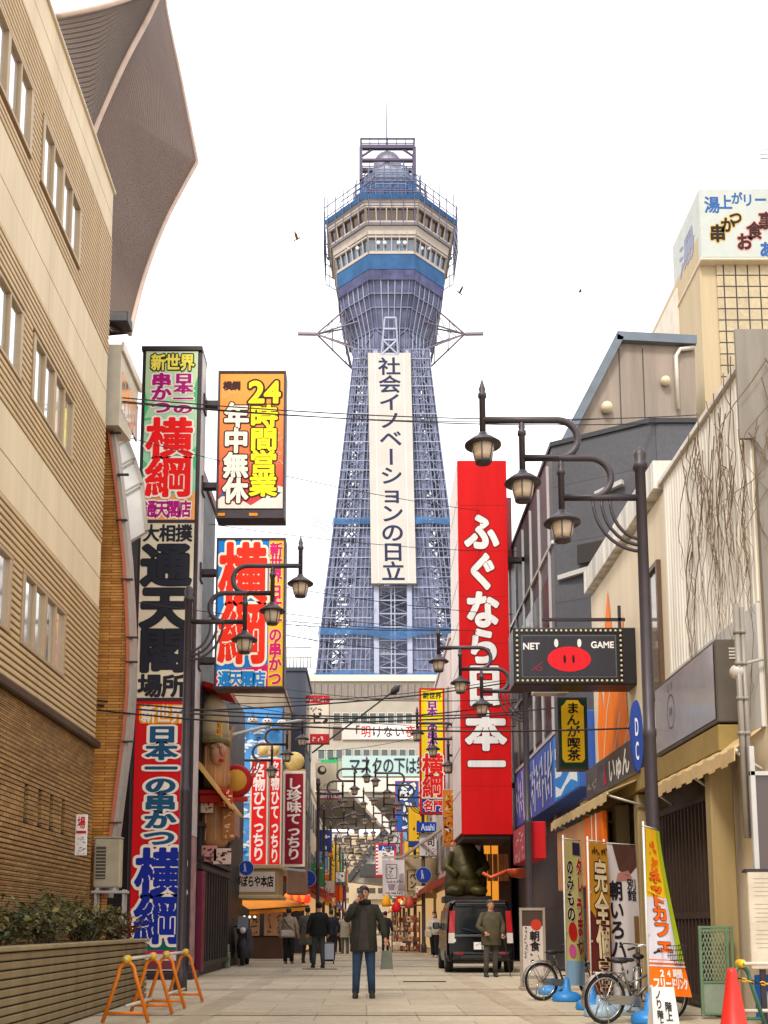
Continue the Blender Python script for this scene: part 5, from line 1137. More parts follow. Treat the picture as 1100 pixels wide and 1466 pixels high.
for k, (x0, y0, x1, y1) in enumerate(((322, 1040, 316, 1122), (327, 1046, 320, 1112), (332, 1040, 324, 1095))):
    b = MB(); b.tube([at(x0, y0, 24.4+.2*k), at(x1, y1, 24.3+.2*k)], [.06, .035], 8); setp(b.build('giant_chopstick', [WD, PNK, RED][k % 2]), 'giant slanting chopstick leaning on the wall display', 'chopstick', 'giant chopsticks')
b = MB(); q = at(338, 1118, 26); b.lathe(q, [(.36, -.06), (.42, 0), (.36, .06)], 22, 0, ax=(0, -1, 0)); b.lathe(q+V((0, -.03, 0)), [(.3, 0), (.25, .08), (.01, .1)], 18, 1, ax=(0, -1, 0)); b.box(q+V((-.5, -.02, -.52)), q+V((.3, .1, -.4)), .02, 2); setp(b.build('round_plaque', [RED, pt('#e0a040'), pt('#d23a2a')]), 'round orange and red plaque beside the wooden wall display', 'plaque')
# wave billboard
WY = 38.4; p = front(330, 1012, 405, 1236, WY); A, B = p.P(330, 1012), p.P(405, 1236)
r = thing('wave_billboard', 'tall blue billboard with white waves and yellow characters behind the red vertical signs', 'billboard', ((A.x+B.x)/2, WY, B.z))
b = MB(); b.box((A.x, WY+.01, B.z), (B.x, WY+.5, A.z), .02, 0); b.build('box', pt('#2c4f7c'), r)
b = MB(); p.rect(b, 331, 1013, 404, 1235, 0, 0); f = b.build('face', mat('wave_blue', '#4a97da', .5, var=.3, scale=1.6), r); b = MB(); rq = random.Random(21)
for k in range(58):
    x, y, s = rq.uniform(340, 394), rq.uniform(1040, 1228), rq.uniform(3.5, 8); fl = rq.choice((-1, 1))
    pts = [(x+fl*s*math.cos(t)*(1.2), y-s*.6*math.sin(t)) for t in [0, .6, 1.2, 1.8, 2.4, 3.0]]; pts2 = [(x+fl*s*math.cos(t)*.95, y+2-s*.32*math.sin(t)) for t in [3.0, 2.2, 1.4, .6]]
    p.poly(b, pts+pts2, .004+.0006*k, k % 3 == 0 and 1 or 0)
for k in range(20): x, y = rq.uniform(334, 394), rq.uniform(1040, 1230); p.line(b, [(x, y), (x+rq.uniform(4, 9), y+rq.uniform(-4, 2))], 1.4, .03+.0006*k, 2)
p.text(b, 'てっちり店', 331, 1150, 348, 1232, 3, .05, [(2, .05)], 'v', .05); b.build('lettering', [pt('#dfe7ee'), pt('#8fc0e6'), pt('#1b3f78'), pt('#f2c52c')], f)
for k in range(4):
    q = at(341+21*k, 1030+2*k, 38.0); b = MB(); b.ell(q, (.2, .2, .15), 14); b.lathe(q+V((0, 0, .13)), [(.07, 0), (.07, .05)], 10, 1); b.ell(q+V((-.06, -.18, .03)), .03, 8, 1, 4); b.ell(q+V((.06, -.18, .03)), .03, 8, 1, 4); b.tube([q+V((-.05, -.19, -.05)), q+V((.05, -.19, -.05))], .012, 4, 1); b.tube([q+V((0, 0, .15)), q+V((0, .2, .4))], .012, 4, 1)
    setp(b.build('paper_lantern', [mat('lantern_white', '#cfc4bd', .7), pt('#2b2626')]), 'round white lantern in the row above the wave billboard', 'lantern', 'white lanterns over the wave billboard')
# two red vertical signs, maroon sign
def vsign(px, Y, lab, col, tx, n, rot=0, frame='#d8c8b4', thick=.35, w=.035):
    X0, X1 = at(px[0], (px[1]+px[3])/2, Y).x, at(px[2], (px[1]+px[3])/2, Y).x; z0, z1 = zat(px[3], Y), zat(px[1], Y); r = thing(n, lab, 'sign', ((X0+X1)/2, Y, z0))
    b = MB(); b.box((X0, Y+.01, z0), (X1, Y+thick, z1), .01); b.build('box', mat('fr_'+frame, frame, .5, var=.12), r)
    p = Panel((X0, Y, z1), (X1-X0, 0, 0), (0, 0, z0-z1), (0, 0, px[2]-px[0], px[3]-px[1])); W_, H_ = p.px[2], p.px[3]
    b = MB(); p.rect(b, W_*.1, W_*.12, W_*.9, H_-W_*.12, .004, 0); f = b.build('face', pt(col, .4), r)
    if tx: b = MB(); p.text(b, tx, W_*.18, W_*.3, W_*.82, H_-W_*.3, 0, w, (), 'v', .010, 44); b.build('lettering', pt('#ecdcd4'), f)
    return r
vsign((357.5, 1085, 384, 1241), 37.0, 'bright red vertical sign with white characters, left of the adjoining pair', '#d81a1e', '名物ひてっちり', 'vertical_sign')
vsign((384.5, 1085, 403, 1241), 37.12, 'bright red vertical sign with white characters, narrower right one of the adjoining pair', '#d81a1e', '名物ひてっちり', 'vertical_sign')
vsign((405, 1104, 437, 1241), 38.2, 'dark maroon vertical sign with white characters to the right of the red pair', '#8c1228', 'し珍味てっちり', 'vertical_sign')
# framed cream sign board, tan shutter box, orange awning and the food stall below
r = thing('framed_sign', 'cream shop sign with black characters in a wide tan frame above the orange awning', 'sign', (-3.2, 31, 1.9)); b = MB()
X0, X1, X2 = at(328, 1262, 31).x, at(397, 1262, 31).x, at(408, 1262, 31).x; z0, z1 = zat(1284, 31), zat(1241, 31); b.box((X0, 31.01, z0), (X1+.02, 33.0, z1), .03, 0); b.box((X0-.05, 30.9, z1-.06), (X1+.12, 33.1, z1+.06), .02, 1); b.box((X0-.05, 30.9, z0-.06), (X1+.12, 33.1, z0+.05), .02, 1); b.build('frame', [mat('tan_frame', '#a88c62', .6, var=.15), mat('tan_frame_pale', '#c4aa80', .6)], r)
p = front(334, 1248, 394, 1277, 31.0); b = MB(); p.rect(b, 334, 1248, 394, 1277, .004, 0); f = b.build('face', pt('#dfc9b8'), r); b = MB(); p.text(b, 'づぼらや本店', 336, 1254, 392, 1270, 0, .035, (), 'h', .01, 44); b.build('lettering', pt('#2a1d18'), f)
b = MB(); X0, X1 = at(409, 1260, 33).x, at(437, 1260, 33).x; b.box((X0, 33.4, zat(1280, 33)), (X1, 34.5, zat(1243, 33)), .03, 0); b.bar((X0, 33.3, zat(1243, 33)), (X1, 33.2, zat(1247, 33)), .07, .07, 1); setp(b.build('shutter_box', [mat('tan_brown', '#8f6d56', .6), mat('white_mullion', '#bdb9b4')]), 'plain brown box with a pale top rail to the right of the framed cream sign', 'sign box')
A0, A1, F0, F1 = at(330, 1284, 36), at(405, 1283, 36), at(357, 1302, 33.6), at(443, 1296, 33.6)
r = thing('awning', 'bright orange canvas awning over the food stall at the left', 'awning', tuple((A0+A1)/2)); b = MB()
b.grid(lambda u, v: (A0*(1-u)+A1*u)*(1-v)+(F0*(1-u)+F1*u)*v+V((0, 0, -.03*math.sin(v*3.14))), 12, 6); b.grid(lambda u, v: (F0*(1-u)+F1*u)+V((0, 0, -.16*v+.012*math.sin(u*50))), 40, 2); b.build('canvas', mat('orange_canvas', '#ff9a1e', .7, var=.12), r, fix=False)
b = MB()
for q0, q1 in ((A0, F0), (A1, F1), (F0, F1)): b.tube([q0-V((0, 0, .03)), q1-V((0, 0, .03))], .02, 6)
b.build('awning_frame', mat('dark_metal', '#3c3a3a'), r)
r = thing('food_stall', 'food stall counter with hanging menu boards under the orange awning', 'stall', (-3.4, 36.2, 0)); X0, X1 = at(352, 1340, 36).x, at(405, 1340, 36).x; b = MB()
b.box((X0, 36.0, 0), (X1, 36.8, .75), .02, 0); b.box((X0-.05, 35.95, .75), (X1+.05, 36.85, .82), .01, 1); b.build('counter', [mat('brown_counter', '#5c4030', .6, var=.2), mat('dark_wood', '#2a2220')], r)
b = MB(); b.box((X0-.6, 36.86, 0), (X1+.25, 36.94, 2.6)); b.build('back_wall', mat('stall_dark', '#2b2019', .6), r)
rq = random.Random(41)
for k, x in enumerate((365, 385, 398)):
    q = at(x, 1322, 35.9); b = MB(); b.box(q+V((-.16, 0, -.42)), q+V((.16, .03, .38)), .004, 0); pp = Panel(q+V((-.16, -.004, .38)), (.32, 0, 0), (0, 0, -.8)); pp.scribble(b, .3, .08, .7, .92, 4, 1, .05, rq); b.build('menu_board', [pt('#c9a07a'), pt('#3a2a20')], r)
EL = emis('stall_lamp', '#ffe2b0', 1.2)
for k in range(5):
    q = at(335+7.5*k, 1313, 33.5); b = MB(); b.ell(q, .04, 8); setp(b.build('stall_bulb', EL), 'lit bulb in the short row beside the parked scooter', 'lamp', 'lit stall bulbs')
for k in range(6):
    q = at(413+5.2*k, 1285+(k % 2)*2, 36.5); b = MB(); b.lathe(q+V((0, 0, -.16)), [(.06, 0), (.13, .05), (.15, .15), (.13, .26), (.06, .31)], 12, 0); b.lathe(q+V((0, 0, .15)), [(.065, 0), (.065, .04)], 10, 1)
    setp(b.build('red_lantern', [[emis('lantern_orange', '#e8641c', .9), emis('lantern_red', '#d0301c', .7)][k % 2], pt('#2b2626')]), 'small glowing lantern in the cluster right of the orange awning', 'lantern', 'glowing lanterns by the orange awning')
# buildings behind the left signs
shopglow = mat('shop_interior', '#7a5a3c', .5, var=.9, scale=1.1); _b = shopglow.node_tree.nodes['Principled BSDF']; _b.inputs['Emission Color'].default_value = hexc('#ffca86'); _b.inputs['Emission Strength'].default_value = .28
def block(name, lab, X0, X1, Y0, Y1, h, col, rows=2, face='x', wcol='#3a3734', dec=None, sx=1):
    r = thing(name, lab, 'building', ((X0+X1)/2, (Y0+Y1)/2, 0)); b = MB(); b.box((X0, Y0, 0), (X1, Y1, h)); b.box((X0-.06, Y0-.06, h), (X1+.06, Y1+.06, h+.18), .02); b.build('wall', mat('wall_'+col, col, .75, var=.2, scale=.7, streak=True), r)
    xf = X1 if sx > 0 else X0; n = max(2, int((Y1-Y0)/2.2)); gm = mat('blk_glass_'+wcol, wcol, .25, var=.2)
    for q in range(rows):
        z = 3.3+q*2.6
        if z+1.5 > h: break
        for k in range(n):
            y = Y0+(Y1-Y0)*(k+.25)/n; f = MB(); f.box((xf-.02 if sx > 0 else xf-.05, y, z), (xf+.05 if sx > 0 else xf+.02, y+(Y1-Y0)/n*.55, z+1.4), .01); fo = f.build('window', mat('blk_frame', '#8a8078', .5), r)
            f = MB(); f.box((xf+.02 if sx > 0 else xf-.06, y+.08, z+.08), (xf+.06 if sx > 0 else xf-.02, y+(Y1-Y0)/n*.55-.08, z+1.32)); f.build('pane', gm, fo)
        m = max(1, int((X1-X0)/2.4))
        for k in range(m):
            x = X0+(X1-X0)*(k+.25)/m; f = MB(); f.box((x, Y0-.05, z), (x+(X1-X0)/m*.5, Y0+.02, z+1.4)); fo = f.build('window', gm, r)
    f = MB(); xs = (xf, xf+.03) if sx > 0 else (xf-.03, xf); f.box((xs[0], Y0+.3, .1), (xs[1], Y1-.3, 2.5)); f.build('shopfront', shopglow, r)
    f = MB(); f.prism([(xf, Y0+.2, 3.0), (xf+sx*.9, Y0+.2, 2.55), (xf+sx*.9, Y0+.2, 2.35), (xf, Y0+.2, 2.75)], (0, Y1-Y0-.4, 0)); f.build('shop_awning', mat('awn_'+(dec or '#9c3a2a'), dec or '#9c3a2a', .8, var=.2), r)
    return r
block('brown_building', 'tan and grey restaurant building behind the wave billboard and red signs', -9.5, at(405, 1200, 39.2).x-.0, 39.2, 43, zat(992, 39.2), '#a39179', 3)
block('dark_building', 'dark blue grey building with a rail on top left of the white and red sign', -9, at(447, 1100, 44).x-.25, 43.2, 47.5, zat(968, 44), '#454a58', 4, wcol='#22242c')
b = MB(); z = zat(968, 44)+.18
for k in range(9): x = at(405+5*k, 960, 43.3).x; b.tube([(x, 43.3, z), (x, 43.3, z+.9)], .025, 5)
for h in (.45, .9): b.tube([(at(400, 960, 43.3).x, 43.3, z+h), (at(446, 960, 43.3).x, 43.3, z+h)], .03, 5)
setp(b.build('roof_railing', mat('white_mullion', '#bdb9b4')), 'white railing along the roof of the dark blue grey building', 'railing')
# narrow street rows
rq = random.Random(55)
cl = ['#d0c0a6', '#b0a598', '#dccfba', '#9a948e', '#c4ab8a', '#d4c4ae']; aw = ['#c23a28', '#e0a032', '#4a70a6', '#a82c3a', '#dcc298', '#5c8058']
nm_ = ['cream', 'grey', 'pale', 'dark grey', 'tan', 'buff']
y = 48.2
for k in range(6):
    d = rq.uniform(9, 11); block('shop_building', nm_[k]+' shop building with '+['red', 'yellow', 'blue', 'maroon', 'beige', 'green'][k]+' awning, '+['first', 'second', 'third', 'fourth', 'fifth', 'last'][k]+' along the left of the narrow street', -9, -2.75-.1*(k % 2), y, y+d-.15, rq.uniform(6.2, 7.8), cl[k], 2, dec=aw[k]); y += d
y = 46.2
for k in range(6):
    d = rq.uniform(9, 11.4); block('shop_building', nm_[5-k]+' shop building with '+['green', 'beige', 'maroon', 'blue', 'yellow', 'red'][k]+' awning, '+['first', 'second', 'third', 'fourth', 'fifth', 'last'][k]+' along the right of the narrow street', 2.95+.1*(k % 2), 9, y, y+d-.15, [9.6, 8.0, 7.4, 7.8, 7.0, 7.2][k], cl[5-k], 3, dec=aw[5-k], sx=-1); y += d
block('pink_building', 'pale pinkish building with the yellow vertical sign behind the tall red sign', 3.05, 9, 37.2, 46, 11.5, '#cdbab2', 3, dec='#a04030', sx=-1)
# right: warm shopfront behind the van with the big seated statue
r = thing('lit_shop', 'warm lit orange shopfront under the slate facade behind the van', 'shop', (4.2, 31, 0))
b = MB(); b.box((3.6, 33.5, 0), (4.62, 37.1, 4.4), .02, 0); b.box((2.95, 33.6, 2.9), (3.59, 37, 3.3), .02, 1); b.build('shop_wall', [mat('shop_brown', '#5a3a26', .6, var=.3), RED], r)
b = MB(); b.box((3.62, 33.44, .8), (3.95, 33.49, 3.7)); b.box((4.0, 33.44, .8), (4.2, 33.49, 3.7)); b.build('lit_window', emis('shop_glow', '#d98a2a', .55), r)
b = MB()
for k in range(7): x = 3.3+k*.17; b.box((x, 32.9+.02*k, 2.5), (x+.15, 32.94+.02*k, 3.35), .005)
b.build('noren_curtain', mat('noren_orange', '#d98a5a', .8, var=.2), r)
c = at(667, 1288, 32); b = MB(); b.loft([(c+V((0, 0, .1)), .62, .55), (c+V((0, 0, .5)), .66, .6), (c+V((0, 0, 1.0)), .55, .5), (c+V((.02, 0, 1.45)), .42, .4), (c+V((.04, 0, 1.7)), .22, .22), (c+V((.04, 0, 1.74)), .2, .2), (c+V((.05, -.02, 1.95)), .24, .24), (c+V((.05, 0, 2.15)), .15, .15), (c+V((.05, 0, 2.22)), .02, .02)], 18, 0)
for s in (-1, 1): b.tube([c+V((s*.42, -.1, 1.4)), c+V((s*.6, -.3, .95)), c+V((s*.3, -.6, .72))], [.14, .13, .1], 10, 0); b.ell(c+V((s*.32, -.45, .25)), (.3, .34, .18), 12, 0); b.ell(c+V((s*.1+.05, -.22, 2.0)), .03, 8, 1)
b.ell(c+V((0, -.42, .75)), (.34, .2, .34), 14, 0); b.box(c+V((-.7, -.65, -.1)), c+V((.7, .6, .1)), .03, 1); b.box(c+V((-.6, -.55, -1.9)), c+V((.6, .5, -.1)), .02, 1)
setp(b.build('seated_statue', [mat('bronze_olive', '#544a1e', .5, .35, var=.6, scale=2.6), mat('dark_wood', '#2a2220')]), 'big olive bronze seated statue on a plinth behind the black van', 'statue')
b = MB(); q = at(745, 1250, 27); b.lathe(q, [(.01, -.14), (.24, -.1), (.36, .06), (.33, .1), (.05, .12)], 18, 0, True, 1, .7); b.tube([q+V((-.35, 0, .05)), q+V((-.75, 0, -.12)), q+V((-.95, .1, .0))], .05, 8, 0); b.tube([q+V((0, 0, .1)), q+V((.1, .2, .5))], .02, 5, 1); setp(b.build('hanging_lamp', [mat('coral_lamp', '#d0552a', .4), mat('dark_metal', '#3c3a3a')]), 'coral red dish shaped hanging ornament beside the lamp post above the van', 'ornament')
# orange partition behind the banner flags
b = MB(); b.box((RX-.72, 17.2, .1), (RX-.62, 18.6, 3.0), .02, 0); b.box((RX-.7, 18.6, 1.8), (RX-.6, 21.4, 3.0), .02, 1); b.box((RX-.725, 17.6, .1), (RX-.722, 17.68, 3.0), 0, 2); b.box((RX-.725, 17.95, .1), (RX-.722, 18.0, 3.0), 0, 2); setp(b.build('orange_partition', [pt('#dd6a12'), mat('peach_panel', '#c58a5a', .6, var=.2), pt('#e6e2da')]), 'orange and peach painted partition behind the banner flags', 'partition')
# ---------------------------------------------------------------- signs of the narrow street
def board(name, lab, px, Y, col, fcol='#3b3036', border=.06, thick=.25, cat='sign'):
    p = front(*px, Y); A, B = p.P(px[0], px[1]), p.P(px[2], px[3]); r = thing(name, lab, cat, ((A.x+B.x)/2, Y, B.z)); b = MB(); b.box((A.x, Y+.01, B.z), (B.x, Y+thick, A.z), .01); b.build('box', pt(fcol), r)
    m = border*min(px[2]-px[0], px[3]-px[1]); b = MB(); p.rect(b, px[0]+m, px[1]+m, px[2]-m, px[3]-m, .004, 0); return r, b.build('face', pt(col, .5), r), p
r, f, p = board('yellow_sign', 'tall yellow vertical sign with red border, purple and red characters by the red sign', (601, 985, 637.5, 1166), 38.0, '#f2d81a', '#c81e22', .08)
b = MB(); p.text(b, '新世界', 606, 991, 633, 1001, 0, .03, (), 'h', .008, 36); p.text(b, '日本一の串かつ', 612, 1003, 627, 1082, 1, .05, [(2, .04)], 'v', .008, 40); p.text(b, '横綱', 605, 1080, 634, 1142, 3, .04, [(2, .05)], 'v', .010, 56); p.rect(b, 604, 1144, 635, 1163, .006, 4); p.text(b, '名門', 606, 1146, 634, 1161, 3, .04, [(2, .06)], 'h', .010, 40)
b.build('lettering', [pt('#3a3418'), pt('#8c1a8c'), pt('#f3ecdc'), pt('#e0201c'), pt('#2338a8')], f)
r, f, p = board('white_sign', 'white vertical sign with red top and bottom bands and black brush marks', (423, 995, 472, 1065), 43.5, '#d9cbb8', '#8a7a6e', .02); b = MB()
p.rect(b, 423.5, 996, 471.5, 1007, .01, 0); p.rect(b, 444, 1051, 471.5, 1064, .01, 0); p.poly(b, [(424, 1035), (430, 1028), (436, 1033), (442, 1026), (438, 1037), (426, 1038)], .01, 1); p.text(b, 'ビ', 447, 1020, 461, 1037, 1, .04, (), 'v', .01, 44); p.poly(b, [(462, 1034), (468, 1027), (470, 1032), (465, 1037)], .01, 1)
p.scribble(b, 440, 1012, 460, 1019, 3, 1, 1.4, rq, .01, 'h'); p.scribble(b, 426, 999, 470, 1004, 10, 2, .9, rq, .02, 'h'); p.scribble(b, 447, 1054, 463, 1061, 3, 2, 1.2, rq, .02, 'h'); b.build('marks', [pt('#b01f28'), pt('#2a2422'), pt('#eadfd6')], f)
r, f, p = board('cream_sign', 'cream sign with a round black emblem at the left of the narrow street', (452, 1092, 483, 1131), 50.0, '#d6c8ae', '#a89a84', .03); b = MB(); p.disc(b, 461, 1103, 6.5, 6.5, .006, 0); p.disc(b, 462, 1101.5, 3.6, 3.6, .010, 1); p.scribble(b, 454, 1114, 478, 1127, 3, 2, 1.2, rq, .006, 'h'); b.build('marks', [pt('#3a3430'), pt('#d6c8ae'), pt('#7d8a5c')], f)
r, f, p = board('pink_sign', 'small pink and red lettered sign under the cream round emblem sign', (455, 1131, 486, 1144), 51.0, '#cfc4c8', '#b03040', .08); b = MB(); p.scribble(b, 457, 1133, 484, 1142, 6, 0, 1.2, rq, .006, 'h'); b.build('marks', pt('#b03848'), f)
r, f, p = board('blue_sign', 'blue vertical sign with white brush strokes and a red edge by the narrow street', (566, 1118, 600, 1191), 55.0, '#2a5fb0', '#b03050', .04); b = MB()
for t, a, b0, s in (('ジ', 574, 1120, 22), ('の', 570, 1130, 17), ('ら', 575, 1148, 20), ('ン', 574, 1168, 20)): p.text(b, t, a, b0, a+s, b0+s, 0, .06, [(1, .05)], 'v', .008, 36)
b.build('lettering', [pt('#e2e6ea'), pt('#161c38')], f)
r, f, p = board('beer_sign', 'small blue sign with pale script lettering on the black lamp post at the right', (597, 1177, 625, 1191), 43.6, '#1c3fa0', '#16307a', .02); b = MB(); p.text(b, 'Asahi', 603, 1180, 622, 1189, 0, .03, (), 'h', .006, 40, True); b.build('lettering', pt('#b9cbe6'), f)
r, f, p = board('plain_sign', 'white sign with a single black character below the small blue sign', (600, 1192, 626, 1226), 43.8, '#cfc9c6', '#8a8480', .03); b = MB(); p.text(b, '司', 611, 1198, 623, 1212, 0, .03, (), 'v', .006, 40); p.scribble(b, 608, 1214, 624, 1224, 2, 0, 1.2, rq, .006, 'h'); b.build('lettering', pt('#37302e'), f)
r, f, p = board('red_frame_sign', 'white vertical sign in a red toothed frame with a blue top, far down the street', (538, 1207, 568, 1256), 72.0, '#d9d0cc', '#d0242c', .12); b = MB(); p.rect(b, 542, 1210, 565, 1218, .006, 0); p.scribble(b, 546, 1220, 561, 1252, 5, 1, 1.4, rq, .006); p.text(b, 'Asahi', 547, 1212, 561, 1217, 2, .03, (), 'h', .012, 36, True)
for k in range(9): p.rect(b, 538.5, 1210+k*5, 541.5, 1212.4+k*5, .008, 3)
b.build('lettering', [pt('#1f3f8c'), pt('#3a2c2a'), pt('#c8d4ea'), pt('#f0e4e0')], f)
r, f, p = board('poster_board', 'white poster board with a framed text panel over the goods stall', (548, 1231, 581, 1283), 48.0, '#d3c8cc', '#b8aeb0', .02); b = MB()
for (a, c_) in (((553, 1238), (568, 1238)), ((568, 1238), (568, 1258)), ((568, 1258), (553, 1258)), ((553, 1258), (553, 1238))): p.line(b, [a, c_], .9, .006+.0001*a[1], 0)
p.scribble(b, 556, 1240, 562, 1256, 3, 0, 1.4, rq, .006); p.scribble(b, 552, 1261, 576, 1264, 5, 0, 1, rq, .006, 'h'); p.scribble(b, 552, 1277, 578, 1281, 7, 0, 1.2, rq, .006, 'h'); p.poly(b, [(572, 1252), (578, 1250), (580, 1276), (570, 1276)], .006, 1); p.poly(b, [(555, 1266), (566, 1266), (564, 1275), (557, 1275)], .006, 1); b.build('marks', [pt('#3a3236'), pt('#9a8a90')], f)
r, f, p = board('tan_board', 'large tan sign board with a framed black poster behind the blue round sign', (580, 1229, 647, 1286), 45.2, '#ae9a78', '#8d7a5c', .01, .4); b = MB()
for (a, c_) in (((583, 1246), (606, 1246)), ((606, 1246), (606, 1276)), ((606, 1276), (583, 1276)), ((583, 1276), (583, 1246))): p.line(b, [a, c_], 1.2, .006+.0001*a[0], 0)
p.text(b, 'ペン', 587, 1249, 596, 1273, 0, .04, (), 'v', .008, 36); p.scribble(b, 583, 1279, 606, 1284, 6, 0, 1, rq, .006, 'h'); b.build('marks', pt('#33291f'), f)
b = MB(); q0, q1 = at(548, 1228, 47), at(646, 1224, 44.6); b.bar(q0, q1, .1, .1); q0, q1 = at(578, 1226, 45), at(642, 1180, 42); b.bar(q0, q1, .1, .1); setp(b.build('awning_pole', mat('pale_metal', '#cfc6b8')), 'pale awning poles crossing above the tan sign board', 'pole')
r, f, p = board('dragon_banner', 'orange and white patterned vertical banner between the yellow sign and the red sign', (634, 1130, 653, 1212), 36.0, '#e2862a', '#c8b8a8', .03, .08, 'banner'); b = MB()
for k in range(46): x, y = rq.uniform(636, 651), rq.uniform(1133, 1209); p.poly(b, [(min(652, max(635, x+rq.uniform(-5, 5))), y+rq.uniform(-5, 5)) for _ in range(4)], .006+.0007*k, k % 3)
b.build('pattern', [pt('#efe2d2'), pt('#d0421c'), pt('#e8a02c')], f)
r, f, p = board('small_sign', 'small white sign with two black characters at the left of the narrow street', (480, 1248, 494.5, 1264), 66.0, '#cdc9c4', '#3a3634', .07); b = MB(); p.scribble(b, 483, 1250, 490, 1262, 2, 0, 1.5, rq, .006); b.build('marks', pt('#2a2624'), f)
r, f, p = board('emblem_sign', 'pale shop sign with a round emblem and a red valance beneath it', (453, 1261, 479, 1283), 54.0, '#cfc4b4', '#8d8478', .02); b = MB(); p.disc(b, 463.5, 1266, 3.4, 3.4, .006, 0); p.scribble(b, 457, 1272, 474, 1277, 4, 0, 1.1, rq, .006, 'h'); p.rect(b, 453.5, 1278.5, 478.5, 1282.5, .006, 1); b.build('marks', [pt('#4a4240'), pt('#b83048')], f)
for px, col, lab in ((480.5, '#d8421c', 'orange red'), (486, '#e88a1c', 'orange'), (490.5, '#7c2a5a', 'purple')):
    p = front(px, 1268, px+4.6, 1291, 60); b = MB(); A, B = p.P(px, 1268), p.P(px+4.6, 1291); b.grid(lambda u, v: V((A.x+(B.x-A.x)*u, 60+.05*math.sin(v*4+u*3), A.z+(B.z-A.z)*v)), 4, 8); b.bar(A+V((-.03, 0, 0)), V((B.x+.03, 60, A.z)), .03, .03); setp(b.build('shop_banner', pt(col, .8)), lab+' cloth banner hanging at the far left of the narrow street', 'banner')
# goods stall at the right of the narrow street: every box is its own
r = thing('goods_stall', 'wooden shelving stall of a souvenir shop behind the standing person', 'stall', (2.0, 44.7, 0)); b = MB()
X0, X1 = at(561, 1330, 44.5).x, at(602, 1330, 44.5).x
for z in (.05, .45, .85, 1.25): b.box((X0, 44.4, z), (X1, 45.0, z+.03), .004)
for x in (X0, (X0+X1)/2, X1-.04): b.box((x, 44.4, 0), (x+.04, 45.0, 1.7))
b.box((X0-.1, 44.3, 1.95), (X1+.1, 45.1, 2.0), .01); b.build('shelf', mat('stall_wood', '#6b4a30', .7, var=.2), r)
gc = ['#8a5a3a', '#b08a68', '#6a3426', '#c4a284', '#94422a', '#d0b8a0', '#57402f', '#b84c34']
bx = None
for z in (.08, .48, .88, 1.28):
    x = X0+.06
    while x < X1-.1:
        w, h = rq.uniform(.09, .16), rq.uniform(.14, .32); b = MB(); b.box((x, 44.36+rq.uniform(0, .08), z), (x+w, 44.6, z+h), .008, 0); b.box((x+w*.2, 44.352, z+h*.3), (x+w*.8, 44.358, z+h*.7), 0, 1)
        setp(b.build('gift_box', [pt(rq.choice(gc), .6), pt(rq.choice(gc), .6)]), 'small boxed souvenir on the wooden shelves of the goods stall', 'box', 'boxed souvenirs on the stall'); x += w+.02
for x, y, c_, nm, lab in ((553, 1288, '#f0a81c', 'yellow_cap_figure', 'yellow pointed ornament on top of the goods stall'), (568, 1296, '#c8202c', 'red_ornament', 'red round ornament at the left of the goods stall top'), (586, 1290, '#b84a3a', 'red_ornament', 'red box like ornament at the right of the goods stall top')):
    q = at(x, y, 44.2); b = MB(); b.lathe(q+V((0, 0, -.3)), [(.16, 0), (.2, .12), (.16, .3), (.08, .42), (.01, .55)], 12); setp(b.build(nm, pt(c_)), lab, 'ornament')

# small projecting signs all down the narrow street
rz_ = random.Random(88); ORD = ['nearest', 'second', 'third', 'fourth', 'fifth', 'sixth', 'seventh', 'eighth', 'ninth', 'tenth', 'eleventh', 'twelfth', 'thirteenth', 'farthest']
CN_ = [('white', '#e2dad0'), ('red', '#c8242a'), ('yellow', '#e8b424'), ('pale blue', '#7fa6cc'), ('orange', '#dc7a24'), ('cream', '#dccba8'), ('green', '#3f8a5c'), ('navy', '#2a3a78')]
for sd_, nm in ((-1, 'left'), (1, 'right')):
    for k in range(14):
        cn, ch_ = rz_.choice(CN_); y = 49.5+k*4.6+rz_.uniform(-1, 1); w, h = rz_.uniform(.55, .95), rz_.uniform(1.1, 2.6); z = rz_.uniform(2.7, 5.2); x1 = 2.72*sd_
        X0, X1 = (x1, x1+w) if sd_ < 0 else (x1-w+.2, x1+.2); r = thing('shop_sign', ORD[k]+' of the small projecting signs on the '+nm+' of the narrow street, '+cn, 'sign', ((X0+X1)/2, y, z), 'small projecting signs down the narrow street')
        b = MB(); b.box((X0, y+.01, z), (X1, y+.2, z+h), .015); b.build('box', pt('#6a625a'), r); p = Panel((X0+.03, y, z+h-.03), (X1-X0-.06, 0, 0), (0, 0, -h+.06), (0, 0, 50, 50*h/w)); H_ = 50*h/w
        b = MB(); p.rect(b, 0, 0, 50, H_, .004, 0); p.rect(b, 0, H_*.86, 50, H_, .007, 1); f = b.build('face', [pt(ch_), pt(rz_.choice(CN_)[1])], r)
        b = MB(); p.scribble(b, 10, 4, 40, H_*.82, max(2, int(h*1.8)), 0, 4.2, rz_, .010); b.build('marks', pt('#f0e8dc' if cn in ('red', 'navy', 'green') else '#2c2420'), f)
for sd_, nm in ((-1, 'left'), (1, 'right')):
    for k in range(12):
        q = V((2.2*sd_+rz_.uniform(-.1, .1), 47.5+k*4.2, 2.55+rz_.uniform(-.15, .2))); b = MB(); b.lathe(q+V((0, 0, -.22)), [(.1, 0), (.19, .08), (.21, .22), (.19, .36), (.1, .44)], 12, 0); b.lathe(q+V((0, 0, .2)), [(.1, 0), (.1, .05)], 10, 1)
        setp(b.build('paper_lantern', [[pt('#d8402a'), pt('#e8dccc'), pt('#e89a2c')][k % 3], pt('#2b2626')]), ['red', 'white', 'amber'][k % 3]+' lantern hung under an awning on the '+nm+' of the narrow street', 'lantern', 'lanterns under the awnings of the narrow street')

